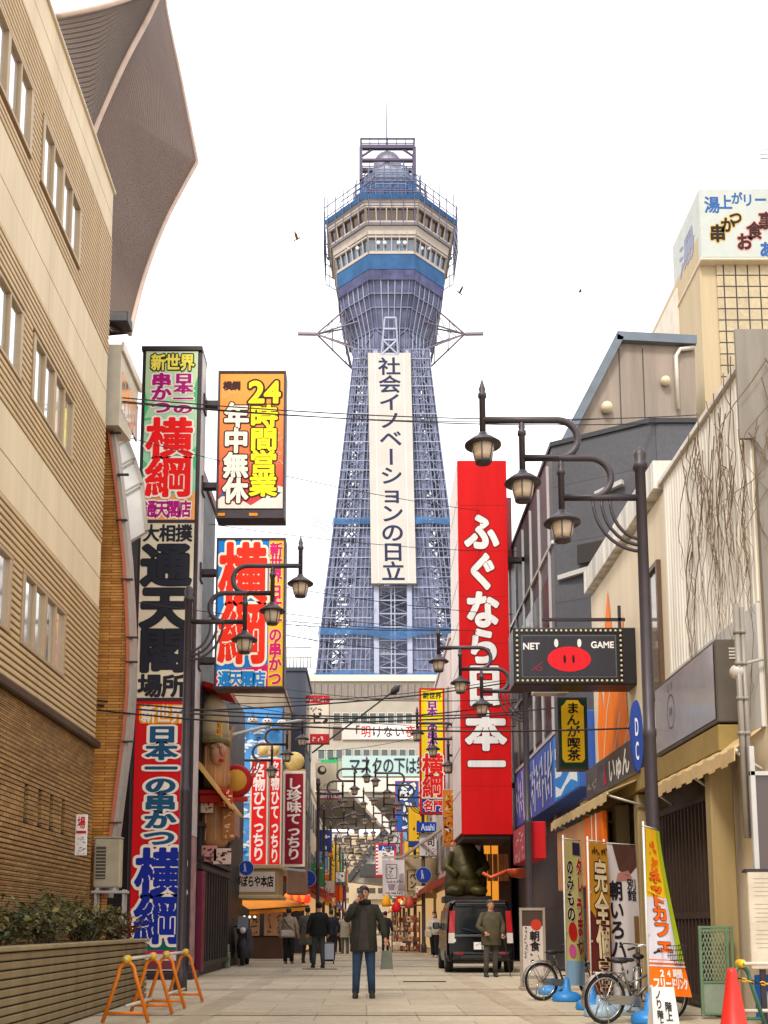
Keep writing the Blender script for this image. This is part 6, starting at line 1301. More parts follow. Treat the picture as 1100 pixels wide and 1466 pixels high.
q = at(421, 1090, 38.6); b = MB(); b.ell(q, (.4, .2, .36), 18); b.box(q+V((-.45, -.05, -.5)), q+V((.45, .3, -.3)), .04, 1); setp(b.build('crest_ornament', [mat('crest_gold', '#d8b870', .5, var=.25, scale=4), mat('tan_frame', '#a88c62')]), 'rounded pale gold crest on top of the maroon vertical sign', 'ornament')
q = at(385, 1074, 37.3); b = MB(); b.box(q+V((-.42, 0, -.2)), q+V((.42, .3, .2)), .06, 0); b.ell(q+V((-.2, -.02, 0)), (.15, .08, .15), 12, 1); b.ell(q+V((.2, -.02, 0)), (.15, .08, .15), 12, 1); setp(b.build('crest_ornament', [mat('tan_frame_pale', '#c4aa80'), mat('crest_gold', '#d8b870')]), 'cream box ornament with two round bosses above the red vertical pair', 'ornament')
A, B = at(318, 1056, 27), at(438, 1030, 31); b = MB(); b.tube([A, A*.4+B*.6+V((0, 0, .05)), B], [.05, .045, .04], 8); b.box(B+V((-.02, -.05, -.06)), B+V((.14, .05, .02)), .01); setp(b.build('bracket_arm', mat('white_mullion', '#bdb9b4')), 'long pale bracket arm slanting over the street in front of the wave billboard', 'bracket')

rk = random.Random(17)
for k, (px, py, w, h, c1, c2, nm) in enumerate(((296, 1148, .3, .5, '#d9c7ae', '#a32a24', 'cream'), (322, 1142, .34, .42, '#c2422a', '#f0dcb0', 'red'), (313, 1046, .16, .5, '#e0a24a', '#5a2a1c', 'amber'), (327, 1180, .3, .7, '#a8683c', '#e8c890', 'brown'), (298, 1222, .4, .36, '#c98a84', '#5a2a2a', 'pink'), (318, 1226, .4, .36, '#d8c0b0', '#7a3030', 'pale'))):
    q = at(px, py, 23.55); b = MB(); b.box(q+V((-w/2, 0, -h/2)), q+V((w/2, .06, h/2)), .012, 0); pp = Panel(q+V((-w/2, -.004, h/2)), (w, 0, 0), (0, 0, -h), (0, 0, 50, 50*h/w)); pp.scribble(b, 8, 4, 42, 50*h/w-4, 3, 1, 5, rk, .002)
    setp(b.build('wall_plaque', [pt(c1), pt(c2)]), 'small '+nm+' painted plaque among the giant wooden wall display', 'plaque', 'painted plaques of the wall display')
# ---------------------------------------------------------------- planter with shrubs
PL = mat('planter_tile', '#84704e', .7, var=.25, scale=2, streak=True)
r = thing('planter', 'long low planter clad in grooved brown tile against the tan office block', 'planter', (-3.9, 13, 0)); b = MB()
b.box((-4.36, 9.75, .02), (-3.40, 16.25, .86), 0, 1); n = 10
for k in range(n): b.box((-4.37, 9.7, .02+k*.084), (-3.37, 16.3, .02+k*.084+.068), .01, 0)
b.box((-4.37, 9.68, .86), (-3.34, 9.86, .91), .01, 2); b.box((-4.37, 16.14, .86), (-3.34, 16.32, .91), .01, 2); b.box((-3.52, 9.86, .86), (-3.34, 16.14, .91), .01, 2)
b.build('box', [PL, mat('groove_dark', '#2c2318', .9), mat('planter_rim', '#93805c', .7, var=.2)], r)
b = MB(); b.box((-4.35, 9.87, .80), (-3.53, 16.13, .85)); b.build('soil', mat('soil', '#3b2d20', 1, var=.4, scale=9, bump=.6), r)
LF = [mat('leaf_'+c, c, .55, var=.35, scale=6) for c in ('#4c4a22', '#5e5526', '#6e4a2c', '#39401e', '#7f7a3c')]; TW = mat('twig', '#5c4636', .9)
rp = random.Random(99)
def shrub(x, y, z, w, h, nl, lab, cols, ls=.08):
    r = thing('shrub', lab, 'shrub', (x, y, z), 'shrubs in the long planter'); b = MB(); f = MB()
    for k in range(int(14*w/.6)):
        a, e = rp.uniform(0, 6.28), rp.uniform(.1, 1); tip = V((x+math.cos(a)*w*e, y+math.sin(a)*w*e, z+h*rp.uniform(.45, 1))); base = V((x+rp.uniform(-.1, .1), y+rp.uniform(-.1, .1), z-.02)); mid = (base+tip)/2+V((rp.uniform(-.08, .08), rp.uniform(-.08, .08), .06))
        b.tube([base, mid, tip], [.010, .007, .003], 4, sm=False)
        for q in range(nl):
            t = rp.uniform(.25, 1.05); c = (base*(1-t)**2+mid*2*t*(1-t)+tip*t*t)+V((rp.gauss(0, .06), rp.gauss(0, .06), rp.gauss(0, .05)))
            d = V((rp.uniform(-1, 1), rp.uniform(-1, 1), rp.uniform(-.5, .8))).normalized(); s = d.cross(V((rp.uniform(-1, 1), rp.uniform(-1, 1), rp.uniform(-1, 1)))).normalized(); L = ls*rp.uniform(.6, 1.3)
            nn = d.cross(s)*L*.12; f.add([c, c+d*L*.5+s*L*.32+nn, c+d*L, c+d*L*.5-s*L*.32+nn], [(0, 1, 2), (0, 2, 3)], rp.choice(cols))
    b.build('stems', TW, r); f.build('foliage', LF, r, fix=False)
for x, y, w, h, lab, cols in ((-3.85, 10.3, .45, .5, 'sparse brown shrub with bare twigs at the near end of the planter', (2, 1, 0)), (-3.95, 11.3, .55, .55, 'olive green shrub second from the near end of the planter', (0, 1, 3, 4)), (-3.8, 12.3, .5, .48, 'dull green shrub in the near middle of the planter', (0, 3, 1)), (-3.95, 13.3, .5, .62, 'tallest yellow green shrub in the middle of the planter', (4, 1, 0)), (-3.8, 14.2, .5, .5, 'dark green shrub past the middle of the planter', (3, 0, 1)), (-3.9, 15.1, .5, .52, 'rusty leaved shrub near the far end of the planter', (2, 1, 4)), (-3.75, 15.8, .42, .45, 'small brown shrub at the far end of the planter beside the tall sign', (2, 0, 1))):
    shrub(x, y, .86, w, h, 34, lab, cols)
# air conditioner on a stand
r = thing('air_conditioner', 'beige outdoor air conditioner unit on a white stand by the bowed brick wall', 'air conditioner', (-4.2, 17.05, 0)); X0, X1 = at(134, 1235, 17.0).x, at(172, 1235, 17.0).x; z0, z1 = zat(1271, 17), zat(1200, 17); b = MB(); b.box((X0, 17.0, z0), (X1, 17.2, z1), .02, 0); b.box((X0-.01, 16.99, z1), (X1+.01, 17.2, z1+.02), .005, 0); b.build('casing', mat('ac_beige', '#b3a68c', .5, var=.15), r)
b = MB(); b.box((X0+.04, 16.985, z0+.14), (X0+.2, 16.999, z1-.14), .004, 0)
for k in range(9): b.box((X0+.045, 16.975, z0+.16+k*.055), (X0+.195, 16.984, z0+.175+k*.055), 0, 1)
b.build('grille', [mat('ac_dark', '#4c463c', .6), mat('ac_beige', '#b3a68c')], r)
b = MB()
for x in (X0+.03, X1+.05):
    for y in (17.0, 17.17): b.box((x, y, 0), (x+.035, y+.03, z0-.03))
b.box((X0-.02, 16.97, z0-.09), (X1+.12, 17.2, z0-.05), .005); b.box((X0+.05, 16.99, z0-.05), (X0+.1, 17.18, z0)); b.box((X1-.1, 16.99, z0-.05), (X1-.05, 17.18, z0)); b.build('stand', mat('white_mullion', '#bdb9b4'), r)
# ---------------------------------------------------------------- orange tube barricades
OT = mat('orange_tube', '#e0780f', .4, var=.15); YC = mat('yellow_clamp', '#dcb21a', .45, var=.1); WP = mat('white_pipe', '#c9bfae', .45, var=.15)
def barricade(y0, x0, y1, x1, lab, ot=OT, h=.68, w=.26):
    r = thing('barricade', lab, 'barricade', ((x0+x1)/2, (y0+y1)/2, 0), 'tube barricades')
    for (x, y) in ((x0, y0), (x1, y1)):
        b = MB(); pts = [V((x-w, y, .015)), V((x-w*.36, y, h*.82))]+[V((x-w*.36*math.cos(rad(a)), y, h*.82+w*.5*math.sin(rad(a)))) for a in range(20, 161, 20)]+[V((x+w*.36, y, h*.82)), V((x+w, y, .015))]
        b.tube(pts, .022, 10); b.tube([(x-w*.86, y, .12), (x+w*.86, y, .12)], .018, 8); fo = b.build('stand', ot, r)
        b = MB(); b.box((x-.04, y-.05, h*.82+w*.5+.0), (x+.04, y+.05, h*.82+w*.5+.07), .012); b.lathe((x, y, h*.82+w*.5+.04), [(.038, -.08), (.045, -.05), (.045, .05), (.038, .08)], 12, ax=(0, 1, 0)); b.build('clamp', YC, fo)
    for z, e in ((h*.82+w*.5+.04, .1), (.2, -.02)): b = MB(); b.tube([(x0, y0-e, z), (x1, y1+e, z)], .02, 8); b.build('pipe', WP, r)
barricade(12.1, -2.73, 13.3, -2.68, 'nearer orange tube barricade with yellow clamps and a white pipe beside the planter')
barricade(14.1, -2.66, 15.4, -2.63, 'farther orange tube barricade in front of the tall left sign')
# ---------------------------------------------------------------- black van seen from behind
def van():
    x0, x1 = at(640, 1340, 25).x, at(737, 1340, 25).x; W_ = x1-x0; H = zat(1289, 25); cx = (x0+x1)/2; Y0 = 25.0
    r = thing('van', 'shiny black boxy kei van parked with its back to the camera under the red sign', 'van', (cx, Y0+1.7, 0)); PB = mat('black_car_paint', '#0d0d10', .18, 0, var=.1, spec=.7)
    def sec(y, ins, zb, zt, top):                            # rounded section, narrower at the top
        w = W_/2-ins; P = []
        pr = [(-.97, zb), (-1, zb+.12), (-1, .95), (-.985, 1.05), (-.93, zt-.16), (-.88, zt-.05), (-.78, zt), (.78, zt), (.88, zt-.05), (.93, zt-.16), (.985, 1.05), (1, .95), (1, zb+.12), (.97, zb)]
        return [V((cx+w*a*(top if z > 1.3 else 1), y, z)) for a, z in pr]
    S = [sec(Y0+.05, .06, .34, H-.06, .96), sec(Y0, .03, .30, H-.03, .98), sec(Y0+.07, .0, .27, H, 1), sec(Y0+1.4, 0, .25, H, 1), sec(Y0+2.2, .0, .25, H-.02, .98), sec(Y0+2.55, .01, .25, H-.16, .94), sec(Y0+3.0, .02, .25, 1.02, 1), sec(Y0+3.4, .1, .28, .85, 1)]
    b = MB(); n = len(S[0]); vs = [p for s_ in S for p in s_]; fs = []
    for i in range(len(S)-1):
        for k in range(n): fs.append((i*n+k, i*n+(k+1) % n, (i+1)*n+(k+1) % n, (i+1)*n+k))
    fs += [tuple(range(n)), tuple((len(S)-1)*n+k for k in range(n))]; b.add(vs, fs, 0, False); b.build('body', PB, r)
    gl = glassy('car_glass', '#23272c', .04, .2); b = MB(); b.prism([(cx-W_*.36, Y0-.012, .93), (cx+W_*.36, Y0-.012, .93), (cx+W_*.335, Y0+.0, H-.2), (cx-W_*.335, Y0+.0, H-.2)], (0, .04, 0)); b.build('rear_window', gl, r)
    b = MB(); b.box((cx-W_*.38, Y0-.02, H-.16), (cx+W_*.38, Y0+.25, H-.06), .02); b.build('spoiler', PB, r)
    b = MB(); b.box((cx-W_*.44, Y0-.05, .30), (cx+W_*.44, Y0+.1, .50), .04); b.box((cx-W_*.3, Y0-.055, .35), (cx+W_*.3, Y0-.051, .42), 0, 1); b.build('bumper', [PB, mat('dark_trim', '#2b2b2d', .6)], r)
    b = MB(); b.box((cx-W_*.40, Y0-.02, .845), (cx+W_*.40, Y0+.05, .90), .01); b.build('chrome_strip', mat('chrome_strip', '#76787c', .25, .8), r)
    for s in (-1, 1):
        b = MB(); b.prism([(cx+s*W_*.385, Y0-.02, .95), (cx+s*W_*.47, Y0-.0, .95), (cx+s*W_*.455, Y0+.01, H-.25), (cx+s*W_*.375, Y0-.012, H-.25)], (0, .12, 0)); b.build('tail_light', mat('tail_red', '#b3121a', .15, 0, var=.1, spec=.8), r)
        b = MB(); b.prism([(cx+s*W_*.39, Y0-.022, .70), (cx+s*W_*.478, Y0-.0, .70), (cx+s*W_*.472, Y0+.0, .94), (cx+s*W_*.385, Y0-.022, .94)], (0, .1, 0)); b.build('reverse_light', mat('lamp_clear', '#cfc4bd', .15, var=.05), r)
        b = MB(); b.box((cx+s*W_*.32-.09, Y0-.056, .44), (cx+s*W_*.32+.09, Y0-.05, .475)); b.build('reflector', pt('#b31a1c'), r)
        b = MB(); X_ = cx+s*(W_/2+.004)
        for ya, yb in ((Y0+.25, Y0+1.05), (Y0+1.15, Y0+1.85), (Y0+1.95, Y0+2.45)): b.prism([(X_-s*.012, ya, 1.0), (X_-s*.012, yb, 1.0), (X_-s*W_*.035, yb-.05, H-.22), (X_-s*W_*.035, ya+.05, H-.22)], (s*.012, 0, 0))
        b.build('side_window', gl, r)
        b = MB(); b.box((X_+s*.0, Y0+2.3, 1.02), (X_+s*.18, Y0+2.4, 1.2), .03); b.build('mirror', PB, r)
        b = MB(); b.box((X_-.006, Y0+1.2, .9), (X_+.02*s+.006, Y0+1.36, .93), .005); b.build('handle', mat('chrome_strip', '#76787c'), r)
        for yw in (Y0+.55, Y0+2.75):
            c = V((cx+s*(W_/2-.08), yw, .27)); b = MB(); b.lathe(c, [(.17, -.09), (.25, -.09), (.27, -.06), (.27, .06), (.25, .09), (.17, .09)], 24, ax=(1, 0, 0)); w = b.build('wheel', mat('tyre', '#17171a', .85), r)
            b = MB(); b.lathe(c, [(.165, -.075), (.165, .085), (.05, .1), (.02, .1)], 18, ax=(s, 0, 0)); b.build('rim', mat('alloy', '#8a8c90', .3, .8), w)
    q = at(664, 1346, 25); pl = Panel((cx-.17, Y0-.045, .72), (.34, 0, 0), (0, 0, -.17)); b = MB(); b.box((cx-.17, Y0-.04, .55), (cx+.17, Y0-.02, .72), .005, 0); pl.scribble(b, .1, .12, .9, .4, 4, 1, .05, random.Random(1), dr='h'); pl.text(b, '11', .55, .45, .85, .92, 1, .04, (), 'h', .003, 24, True); b.build('number_plate', [pt('#e6e2dc'), pt('#37503c')], r)
    b = MB(); b.tube([(cx-.1, Y0-.04, .96), (cx-.45, Y0-.045, 1.05)], .01, 5); b.build('wiper', mat('dark_trim', '#2b2b2d'), r)
    b = MB(); b.box((cx-W_*.41, Y0-.02, .73), (cx-W_*.37, Y0-.018, .8)); b.build('sticker', pt('#d8d2cc'), r)
van()
# ---------------------------------------------------------------- bicycles
def bicycle(lab, loc, rz, lean, fcol, basket=True):
    r = thing('bicycle', lab, 'bicycle', loc, 'parked bicycles', rz); r.rotation_euler = (lean, 0, rz); r.scale = (.84, .84, .84); R = .335; FM = mat('bike_'+fcol, fcol, .35, .6, var=.1); CH = mat('bike_chrome', '#a9a39a', .25, .85)
    for x in (0, 1.08):
        b = MB(); b.tube([V((x+(R-.02)*math.cos(6.2832*k/36), 0, R+(R-.02)*math.sin(6.2832*k/36))) for k in range(36)], .022, 8, closed=True); w = b.build('wheel', mat('tyre', '#17171a', .85), r, local=True)
        b = MB(); b.tube([V((x+(R-.055)*math.cos(6.2832*k/36), 0, R+(R-.055)*math.sin(6.2832*k/36))) for k in range(36)], .014, 6, closed=True); b.tube([(x, -.05, R), (x, .05, R)], .028, 10)
        for k in range(28): a = 6.2832*k/28; b.tube([(x, .03*(-1)**k, R), (x+(R-.06)*math.cos(a), 0, R+(R-.06)*math.sin(a))], .0022, 3, sm=False)
        b.build('rim', CH, w, local=True)
        b = MB(); a0, a1 = (20, 195) if x == 0 else (-20, 125)
        b.grid(lambda u, v: V((x+(R+.03+.012*(1-(2*v-1)**2))*math.cos(rad(a0+(a1-a0)*u)), (v-.5)*.075, R+(R+.03+.012*(1-(2*v-1)**2))*math.sin(rad(a0+(a1-a0)*u)))), 24, 5); b.build('mudguard', CH, r, fix=False, local=True)
    b = MB(); BBk, ST, HT, HB = V((.45, 0, .30)), V((.30, 0, .72)), V((.87, 0, .88)), V((.93, 0, .66))
    for p, q, rd in ((BBk, ST, .018), (BBk, HB, .022), (V((.38, 0, .52)), HB+V((-.01, 0, .06)), .016), (HB, HT, .022)): b.tube([p, q], rd, 10)
    for s in (-1, 1): b.tube([BBk+V((0, s*.03, 0)), V((0, s*.06, R))], .011, 8); b.tube([ST+V((0, s*.02, -.04)), V((0, s*.06, R))], .009, 8); b.tube([HB+V((0, s*.03, -.02)), V((1.0, s*.05, .5)), V((1.08, s*.055, R))], .013, 8)
    b.build('frame', FM, r, local=True)
    b = MB(); b.tube([ST, ST+V((-.035, 0, .1))], .013, 8); b.build('seat_post', CH, r, local=True)
    b = MB(); c = ST+V((-.05, 0, .13)); b.loft([(c+V((-.0, 0, -.04)), .10, .06), (c+V((-.01, 0, -.01)), .14, .09), (c+V((0, 0, .02)), .13, .085), (c+V((0, 0, .035)), .08, .05)], 14); b.ell(c+V((.15, 0, -.0)), (.1, .035, .03), 10); b.build('saddle', mat('saddle_black', '#1a1a1c', .5), r, local=True)
    b = MB(); b.tube([HT, HT+V((-.02, 0, .14))], .014, 8); b.tube([V((.68, -.27, .99)), V((.76, -.24, 1.02)), V((.85, -.1, 1.02)), V((.85, .1, 1.02)), V((.76, .24, 1.02)), V((.68, .27, .99))], .012, 8); b.build('handlebar', CH, r, local=True)
    b = MB()
    for s in (-1, 1): b = MB(); b.tube([V((.60, s*.285, .965)), V((.70, s*.265, .995))], .018, 8); b.build('grip', mat('saddle_black', '#1a1a1c'), r, local=True)
    b = MB(); b.lathe(BBk+V((0, -.045, 0)), [(.085, -.006), (.085, .006)], 20, ax=(0, 1, 0)); b.tube([BBk+V((-.11, -.07, -.13)), BBk+V((0, -.07, 0)), BBk+V((0, .07, 0)), BBk+V((.11, .07, .13))], .011, 6)
    for p in (BBk+V((-.11, -.11, -.13)), BBk+V((.11, .11, .13))): b.box(p+V((-.045, -.04, -.012)), p+V((.045, .04, .012)), .004)
    b.build('crank', FM, r, local=True); b = MB(); b.prism([(.54, -.06, .36), (.0, -.06, .39), (-.05, -.06, .335), (.0, -.06, .28), (.54, -.06, .22), (.57, -.06, .3)], (0, .018, 0)); b.build('chain_guard', CH, r, local=True)
    b = MB(); b.tube([V((-.02, .08, R)), V((-.06, .16, .02)), V((-.02, .2, .01))], .010, 6); b.tube([V((-.02, -.08, R)), V((-.06, -.16, .02))], .010, 6); b.build('kickstand', CH, r, local=True)
    b = MB(); 
    for s in (-1, 1): b.tube([V((.24, s*.06, .68)), V((-.2, s*.06, .69)), V((-.02, s*.06, R))], .007, 6)
    for k in range(4): b.tube([V((-.18+.11*k, -.06, .69)), V((-.18+.11*k, .06, .69))], .006, 5)
    b.build('rear_rack', CH, r, local=True)
    if basket:
        b = MB()
        for z, g in ((.78, 0), (.85, .01), (.92, .02), (.99, .03), (1.05, .04)):
            b.tube([V((.94-g*.3, -.14-g, z)), V((1.2+g, -.14-g, z)), V((1.2+g, .14+g, z)), V((.94-g*.3, .14+g, z))], .005, 4, closed=True, sm=False)
        for k in range(8):
            for s in (-1, 1): b.tube([V((.94+.037*k, s*.14, .78)), V((.93+.042*k, s*.18, 1.05))], .003, 3, sm=False)
        for k in range(8): b.tube([V((1.2, -.14+.04*k, .78)), V((1.24, -.18+.051*k, 1.05))], .003, 3, sm=False); b.tube([V((.94, -.14+.04*k, .78)), V((1.2, -.14+.04*k, .78))], .003, 3, sm=False)
        b.build('basket', mat('basket_dark', '#3a3a3c', .5, .4), r, local=True)
    return r
p = atG(868, 1467); bicycle('silver grey bicycle with a black saddle parked in front of the white banner flag', (p.x, p.y+.05, 0), rad(24), rad(3), '#6a675f', True)
p = atG(777, 1433); bicycle('dark bicycle parked behind the row of blue flag bases, wheel beside the standing sign', (p.x, p.y, 0), rad(20), rad(-3), '#3f3d38', False)
p = atG(1000, 1466); bicycle('dark bicycle half hidden behind the lime and orange flag', (p.x-.35, p.y+1.4, 0), rad(75), rad(4), '#2e2c2c', False)
# ---------------------------------------------------------------- banner flags on blue water bases
class Cloth(Panel):
    def __init__(s, fn, px): s.fn = fn; s.px = px
    def P(s, x, y, d=0):
        a, b, c, e = s.px; u, v = (x-a)/(c-a), (y-b)/(e-b); q = s.fn(u, v); n = (s.fn(u, v+.01)-q).cross(s.fn(u+.01, v)-q)
        return q+n.normalized()*d if n.length > 1e-9 else q
    def rect(s, mb, x0, y0, x1, y1, d=.003, mi=0):
        n = max(1, int(abs(y1-y0)/max(1e-6, (s.px[3]-s.px[1]))*30)); m = max(1, int(abs(x1-x0)/max(1e-6, s.px[2]-s.px[0])*8))
        mb.grid(lambda u, v: s.P(x0+(x1-x0)*u, y0+(y1-y0)*v, d), m, n, mi); return mb
def nobori(lab, px, py, top, w, ang, Hc, ztop, base_px=None, bcol='#2a7cc0'):
    g_ = atG(px, py); X, Y = g_.x, g_.y; r = thing('banner_flag', lab, 'banner flag', (X, Y, 0), 'banner flags on water bases')
    b = MB(); b.lathe((X, Y, 0), [(.19, 0), (.2, .03), (.19, .09), (.14, .13), (.06, .15), (.05, .24), (.035, .25), (.035, .34), (.02, .34)], 20, 0, True, 1.1, .9); b.build('base', mat('base_'+bcol, bcol, .4, var=.15), r)
    b = MB(); b.tube([(X, Y, .2), (X, Y, ztop+.07)], .013, 8); a = ang(0); b.tube([(X-.02*math.cos(a), Y-.02*math.sin(a), ztop+.02), (X+(w+.04)*math.cos(a), Y+(w+.04)*math.sin(a), ztop+.02)], .009, 6)
    for k in range(4): z = ztop-.02-k*Hc/3.2; b.bar((X, Y, z), (X+.05*math.cos(ang(k/3.2)), Y+.05*math.sin(ang(k/3.2)), z), .02, .03)
    b.build('pole', mat('white_pole', '#d4cfc8', .4, var=.05), r)
    def fn(u, v):
        a = ang(v); rp_ = .035*math.sin(5*u+3*v)*v; return V((X+.025+w*u*math.cos(a)-rp_*math.sin(a), Y+w*u*math.sin(a)+rp_*math.cos(a), ztop-Hc*v-.04*u*v))
    return r, Cloth(fn, (0, 0, 100, 300))
def cloth_obj(r, c, draw, mats_, lets):
    b = MB(); draw(b, c); o = b.build('cloth', [pt(m, .8) for m in mats_], r, fix=False); b = MB(); lets(b, c); b.build('lettering', [pt(m, .7) for m in lets.cols], o, fix=False)
def mk(cols, f): f.cols = cols; return f
r, c = nobori('lime and orange banner flag bulging at the bottom, nearest of the flags', 931, 1466, 1180, .60, lambda v: rad(60-38*v**1.5), 1.92, zat(1183, 12.0))
def d1(b, c):
    c.rect(b, 0, 0, 100, 125, 0, 0); c.rect(b, 0, 125, 100, 236, 0, 1); c.poly(b, [(0, 115), (60, 125), (100, 150), (100, 124), (0, 110)], .003, 0); c.rect(b, 0, 236, 100, 300, 0, 2); c.rect(b, 78, 0, 100, 240, .006, 3); c.rect(b, 0, 238, 100, 242, .006, 1); c.rect(b, 0, 246, 100, 249, .006, 1)
def t1(b, c):
    c.scribble(b, 20, 20, 55, 90, 5, 0, 7, random.Random(3), .008); c.text(b, 'ネット', 14, 78, 64, 142, 0, .06, [(1, .03)], 'v', .008, 40); c.text(b, 'カフェ', 18, 140, 66, 224, 0, .05, [(1, .03)], 'v', .008, 40); c.text(b, '24時間', 22, 252, 84, 268, 2, .05, (), 'h', .008, 32); c.text(b, 'フリードリンク', 6, 268, 96, 288, 2, .05, (), 'h', .008, 32)
cloth_obj(r, c, d1, ['#e8b81c', '#d8d2da', '#ee7012', '#a8bc1c'], mk(['#e86414', '#5a1c14', '#f2e6da'], t1))
r, c = nobori('white banner flag with black characters and a dark figure panel at its top', 872, 1442, 1205, .62, lambda v: rad(36-8*v), 2.1, zat(1208, 14.5))
def d2(b, c): c.rect(b, 0, 0, 100, 300, 0, 0); c.poly(b, [(20, 0), (100, 0), (100, 40), (70, 62), (40, 50)], .006, 1); c.poly(b, [(36, 56), (70, 50), (85, 70), (30, 72)], .007, 2); c.rect(b, 78, 140, 96, 230, .006, 3)
def t2(b, c): c.text(b, '別館', 62, 66, 92, 110, 0, .02, (), 'v', .008, 40); c.text(b, '朝いろハ', 8, 72, 48, 225, 0, .035, (), 'v', .008, 44); c.scribble(b, 15, 232, 85, 292, 3, 0, 4, random.Random(6), .008)
cloth_obj(r, c, d2, ['#d9cdc9', '#5a3a30', '#b87a70', '#8f6a34'], mk(['#2a2226'], t2))
r, c = nobori('orange and maroon banner flag with cream characters, between the white and the yellow flags', 848, 1446, 1205, .5, lambda v: rad(50-8*v), 2.1, zat(1212, 15.0))
def d3(b, c): c.rect(b, 0, 0, 100, 130, 0, 0); c.rect(b, 0, 130, 100, 300, 0, 1); c.poly(b, [(0, 130), (100, 130), (100, 190)], .005, 0)
def t3(b, c): c.scribble(b, 10, 6, 90, 26, 4, 1, 5, random.Random(2), .008, 'h'); c.text(b, '完全個室', 22, 32, 84, 285, 0, .03, [(1, .04)], 'v', .008, 44)
cloth_obj(r, c, d3, ['#d0922c', '#6a2a24'], mk(['#efd6a8', '#3a1812'], t3))
r, c = nobori('yellow green banner flag with black letters and red blots, farthest of the flags', 812, 1434, 1205, .52, lambda v: rad(52-6*v), 2.15, zat(1206, 16.2))
def d4(b, c): c.rect(b, 0, 0, 100, 250, 0, 0); c.rect(b, 0, 250, 100, 300, 0, 1); c.rect(b, 45, 4, 90, 30, .006, 2)
def t4(b, c): c.text(b, 'のみもの', 8, 40, 44, 170, 0, .04, [(2, .05)], 'v', .008, 40); c.text(b, 'タレ', 60, 36, 94, 110, 1, .05, [(2, .04)], 'v', .008, 40); c.text(b, 'うまい', 48, 118, 88, 240, 1, .05, [(2, .04)], 'v', .008, 40); c.disc(b, 30, 190, 18, 20, .008, 1); c.disc(b, 24, 230, 14, 14, .008, 3)
cloth_obj(r, c, d4, ['#cfc47a', '#8fb4d0', '#3c2a4a'], mk(['#2a1c14', '#c02420', '#efe6c4', '#d85a9a'], t4))
for px, py, lab, bc in ((790, 1424, 'blue plastic flag base without its flag, farthest of the row', '#3a8ad0'), (862, 1456, 'pale grey blue flag base beside the bicycle wheel', '#8fa6b6'), (897, 1452, 'grey flag base behind the bicycle', '#8fa0aa')):
    g_ = atG(px, py); b = MB(); b.lathe((g_.x, g_.y, 0), [(.19, 0), (.2, .03), (.19, .09), (.14, .13), (.06, .15), (.05, .26), (.03, .26)], 20, 0, True, 1.1, .9); setp(b.build('flag_base', mat('base_'+bc, bc, .4, var=.15)), lab, 'flag base')
# standing framed sign by the van, white A sign
g_ = atG(764, 1418); Y = g_.y; X0, X1 = at(745, 1360, Y).x, at(782, 1360, Y).x; z1 = zat(1300, Y); r = thing('standing_sign', 'tall framed standing sign with black brush characters and a red disc beside the black van', 'sign', (g_.x, Y, 0)); b = MB()
for x in (X0, X1-.045): b.box((x, Y, .06), (x+.045, Y+.05, z1), .006)
for z in (.2, z1-.045): b.box((X0+.045, Y+.001, z), (X1-.045, Y+.049, z+.045), .004)
for x in (X0+.02, X1-.025): b.box((x-.03, Y-.16, 0), (x+.03, Y+.22, .06), .01)
b.build('frame', mat('sign_frame_pale', '#a59a8c', .4, .3), r); p = Panel((X0+.045, Y+.02, z1-.05), (X1-X0-.09, 0, 0), (0, 0, -(z1-.3)), (0, 0, 100, 320)); b = MB(); p.rect(b, 0, 0, 100, 320, 0, 0); p.rect(b, 0, 0, 100, 75, .003, 1); p.disc(b, 68, 70, 26, 28, .006, 2); f = b.build('face', [pt('#cbbfb6'), pt('#4a3c34'), pt('#c03a26')], r)
b = MB(); p.text(b, '朝食', 36, 100, 84, 200, 0, .03, (), 'v', .008, 40); p.scribble(b, 8, 80, 24, 230, 9, 0, 3, random.Random(9), .008); p.scribble(b, 36, 205, 90, 250, 2, 0, 4, random.Random(5), .008); b.build('lettering', pt('#2a2422'), f)
g_ = atG(950, 1475); Y = g_.y; b = MB(); X0, X1 = g_.x-.13, g_.x+.15; b.prism([(X0, Y-.12, 0), (X1, Y-.12, 0), (X1-.02, Y, .45), (X0+.02, Y, .45)], (0, .02, 0), 0); b.prism([(X0, Y+.14, 0), (X1, Y+.14, 0), (X1-.02, Y+.02, .45), (X0+.02, Y+.02, .45)], (0, .02, 0), 0); p = Panel((X0+.02, Y-.004, .45), (X1-X0-.04, 0, 0), (0, -.12, -.45), (0, 0, 100, 180)); p.text(b, '階上', 50, 60, 80, 140, 1, .03, (), 'v', .006, 40); p.text(b, 'ノり', 10, 10, 40, 90, 1, .03, (), 'v', .006, 40); p.text(b, '階上', 12, 95, 40, 165, 1, .03, (), 'v', .006, 40)
setp(b.build('folding_sign', [pt('#d6cfc8'), pt('#2b2a30')]), 'small white folding sign with black characters at the foot of the nearest flag', 'sign')
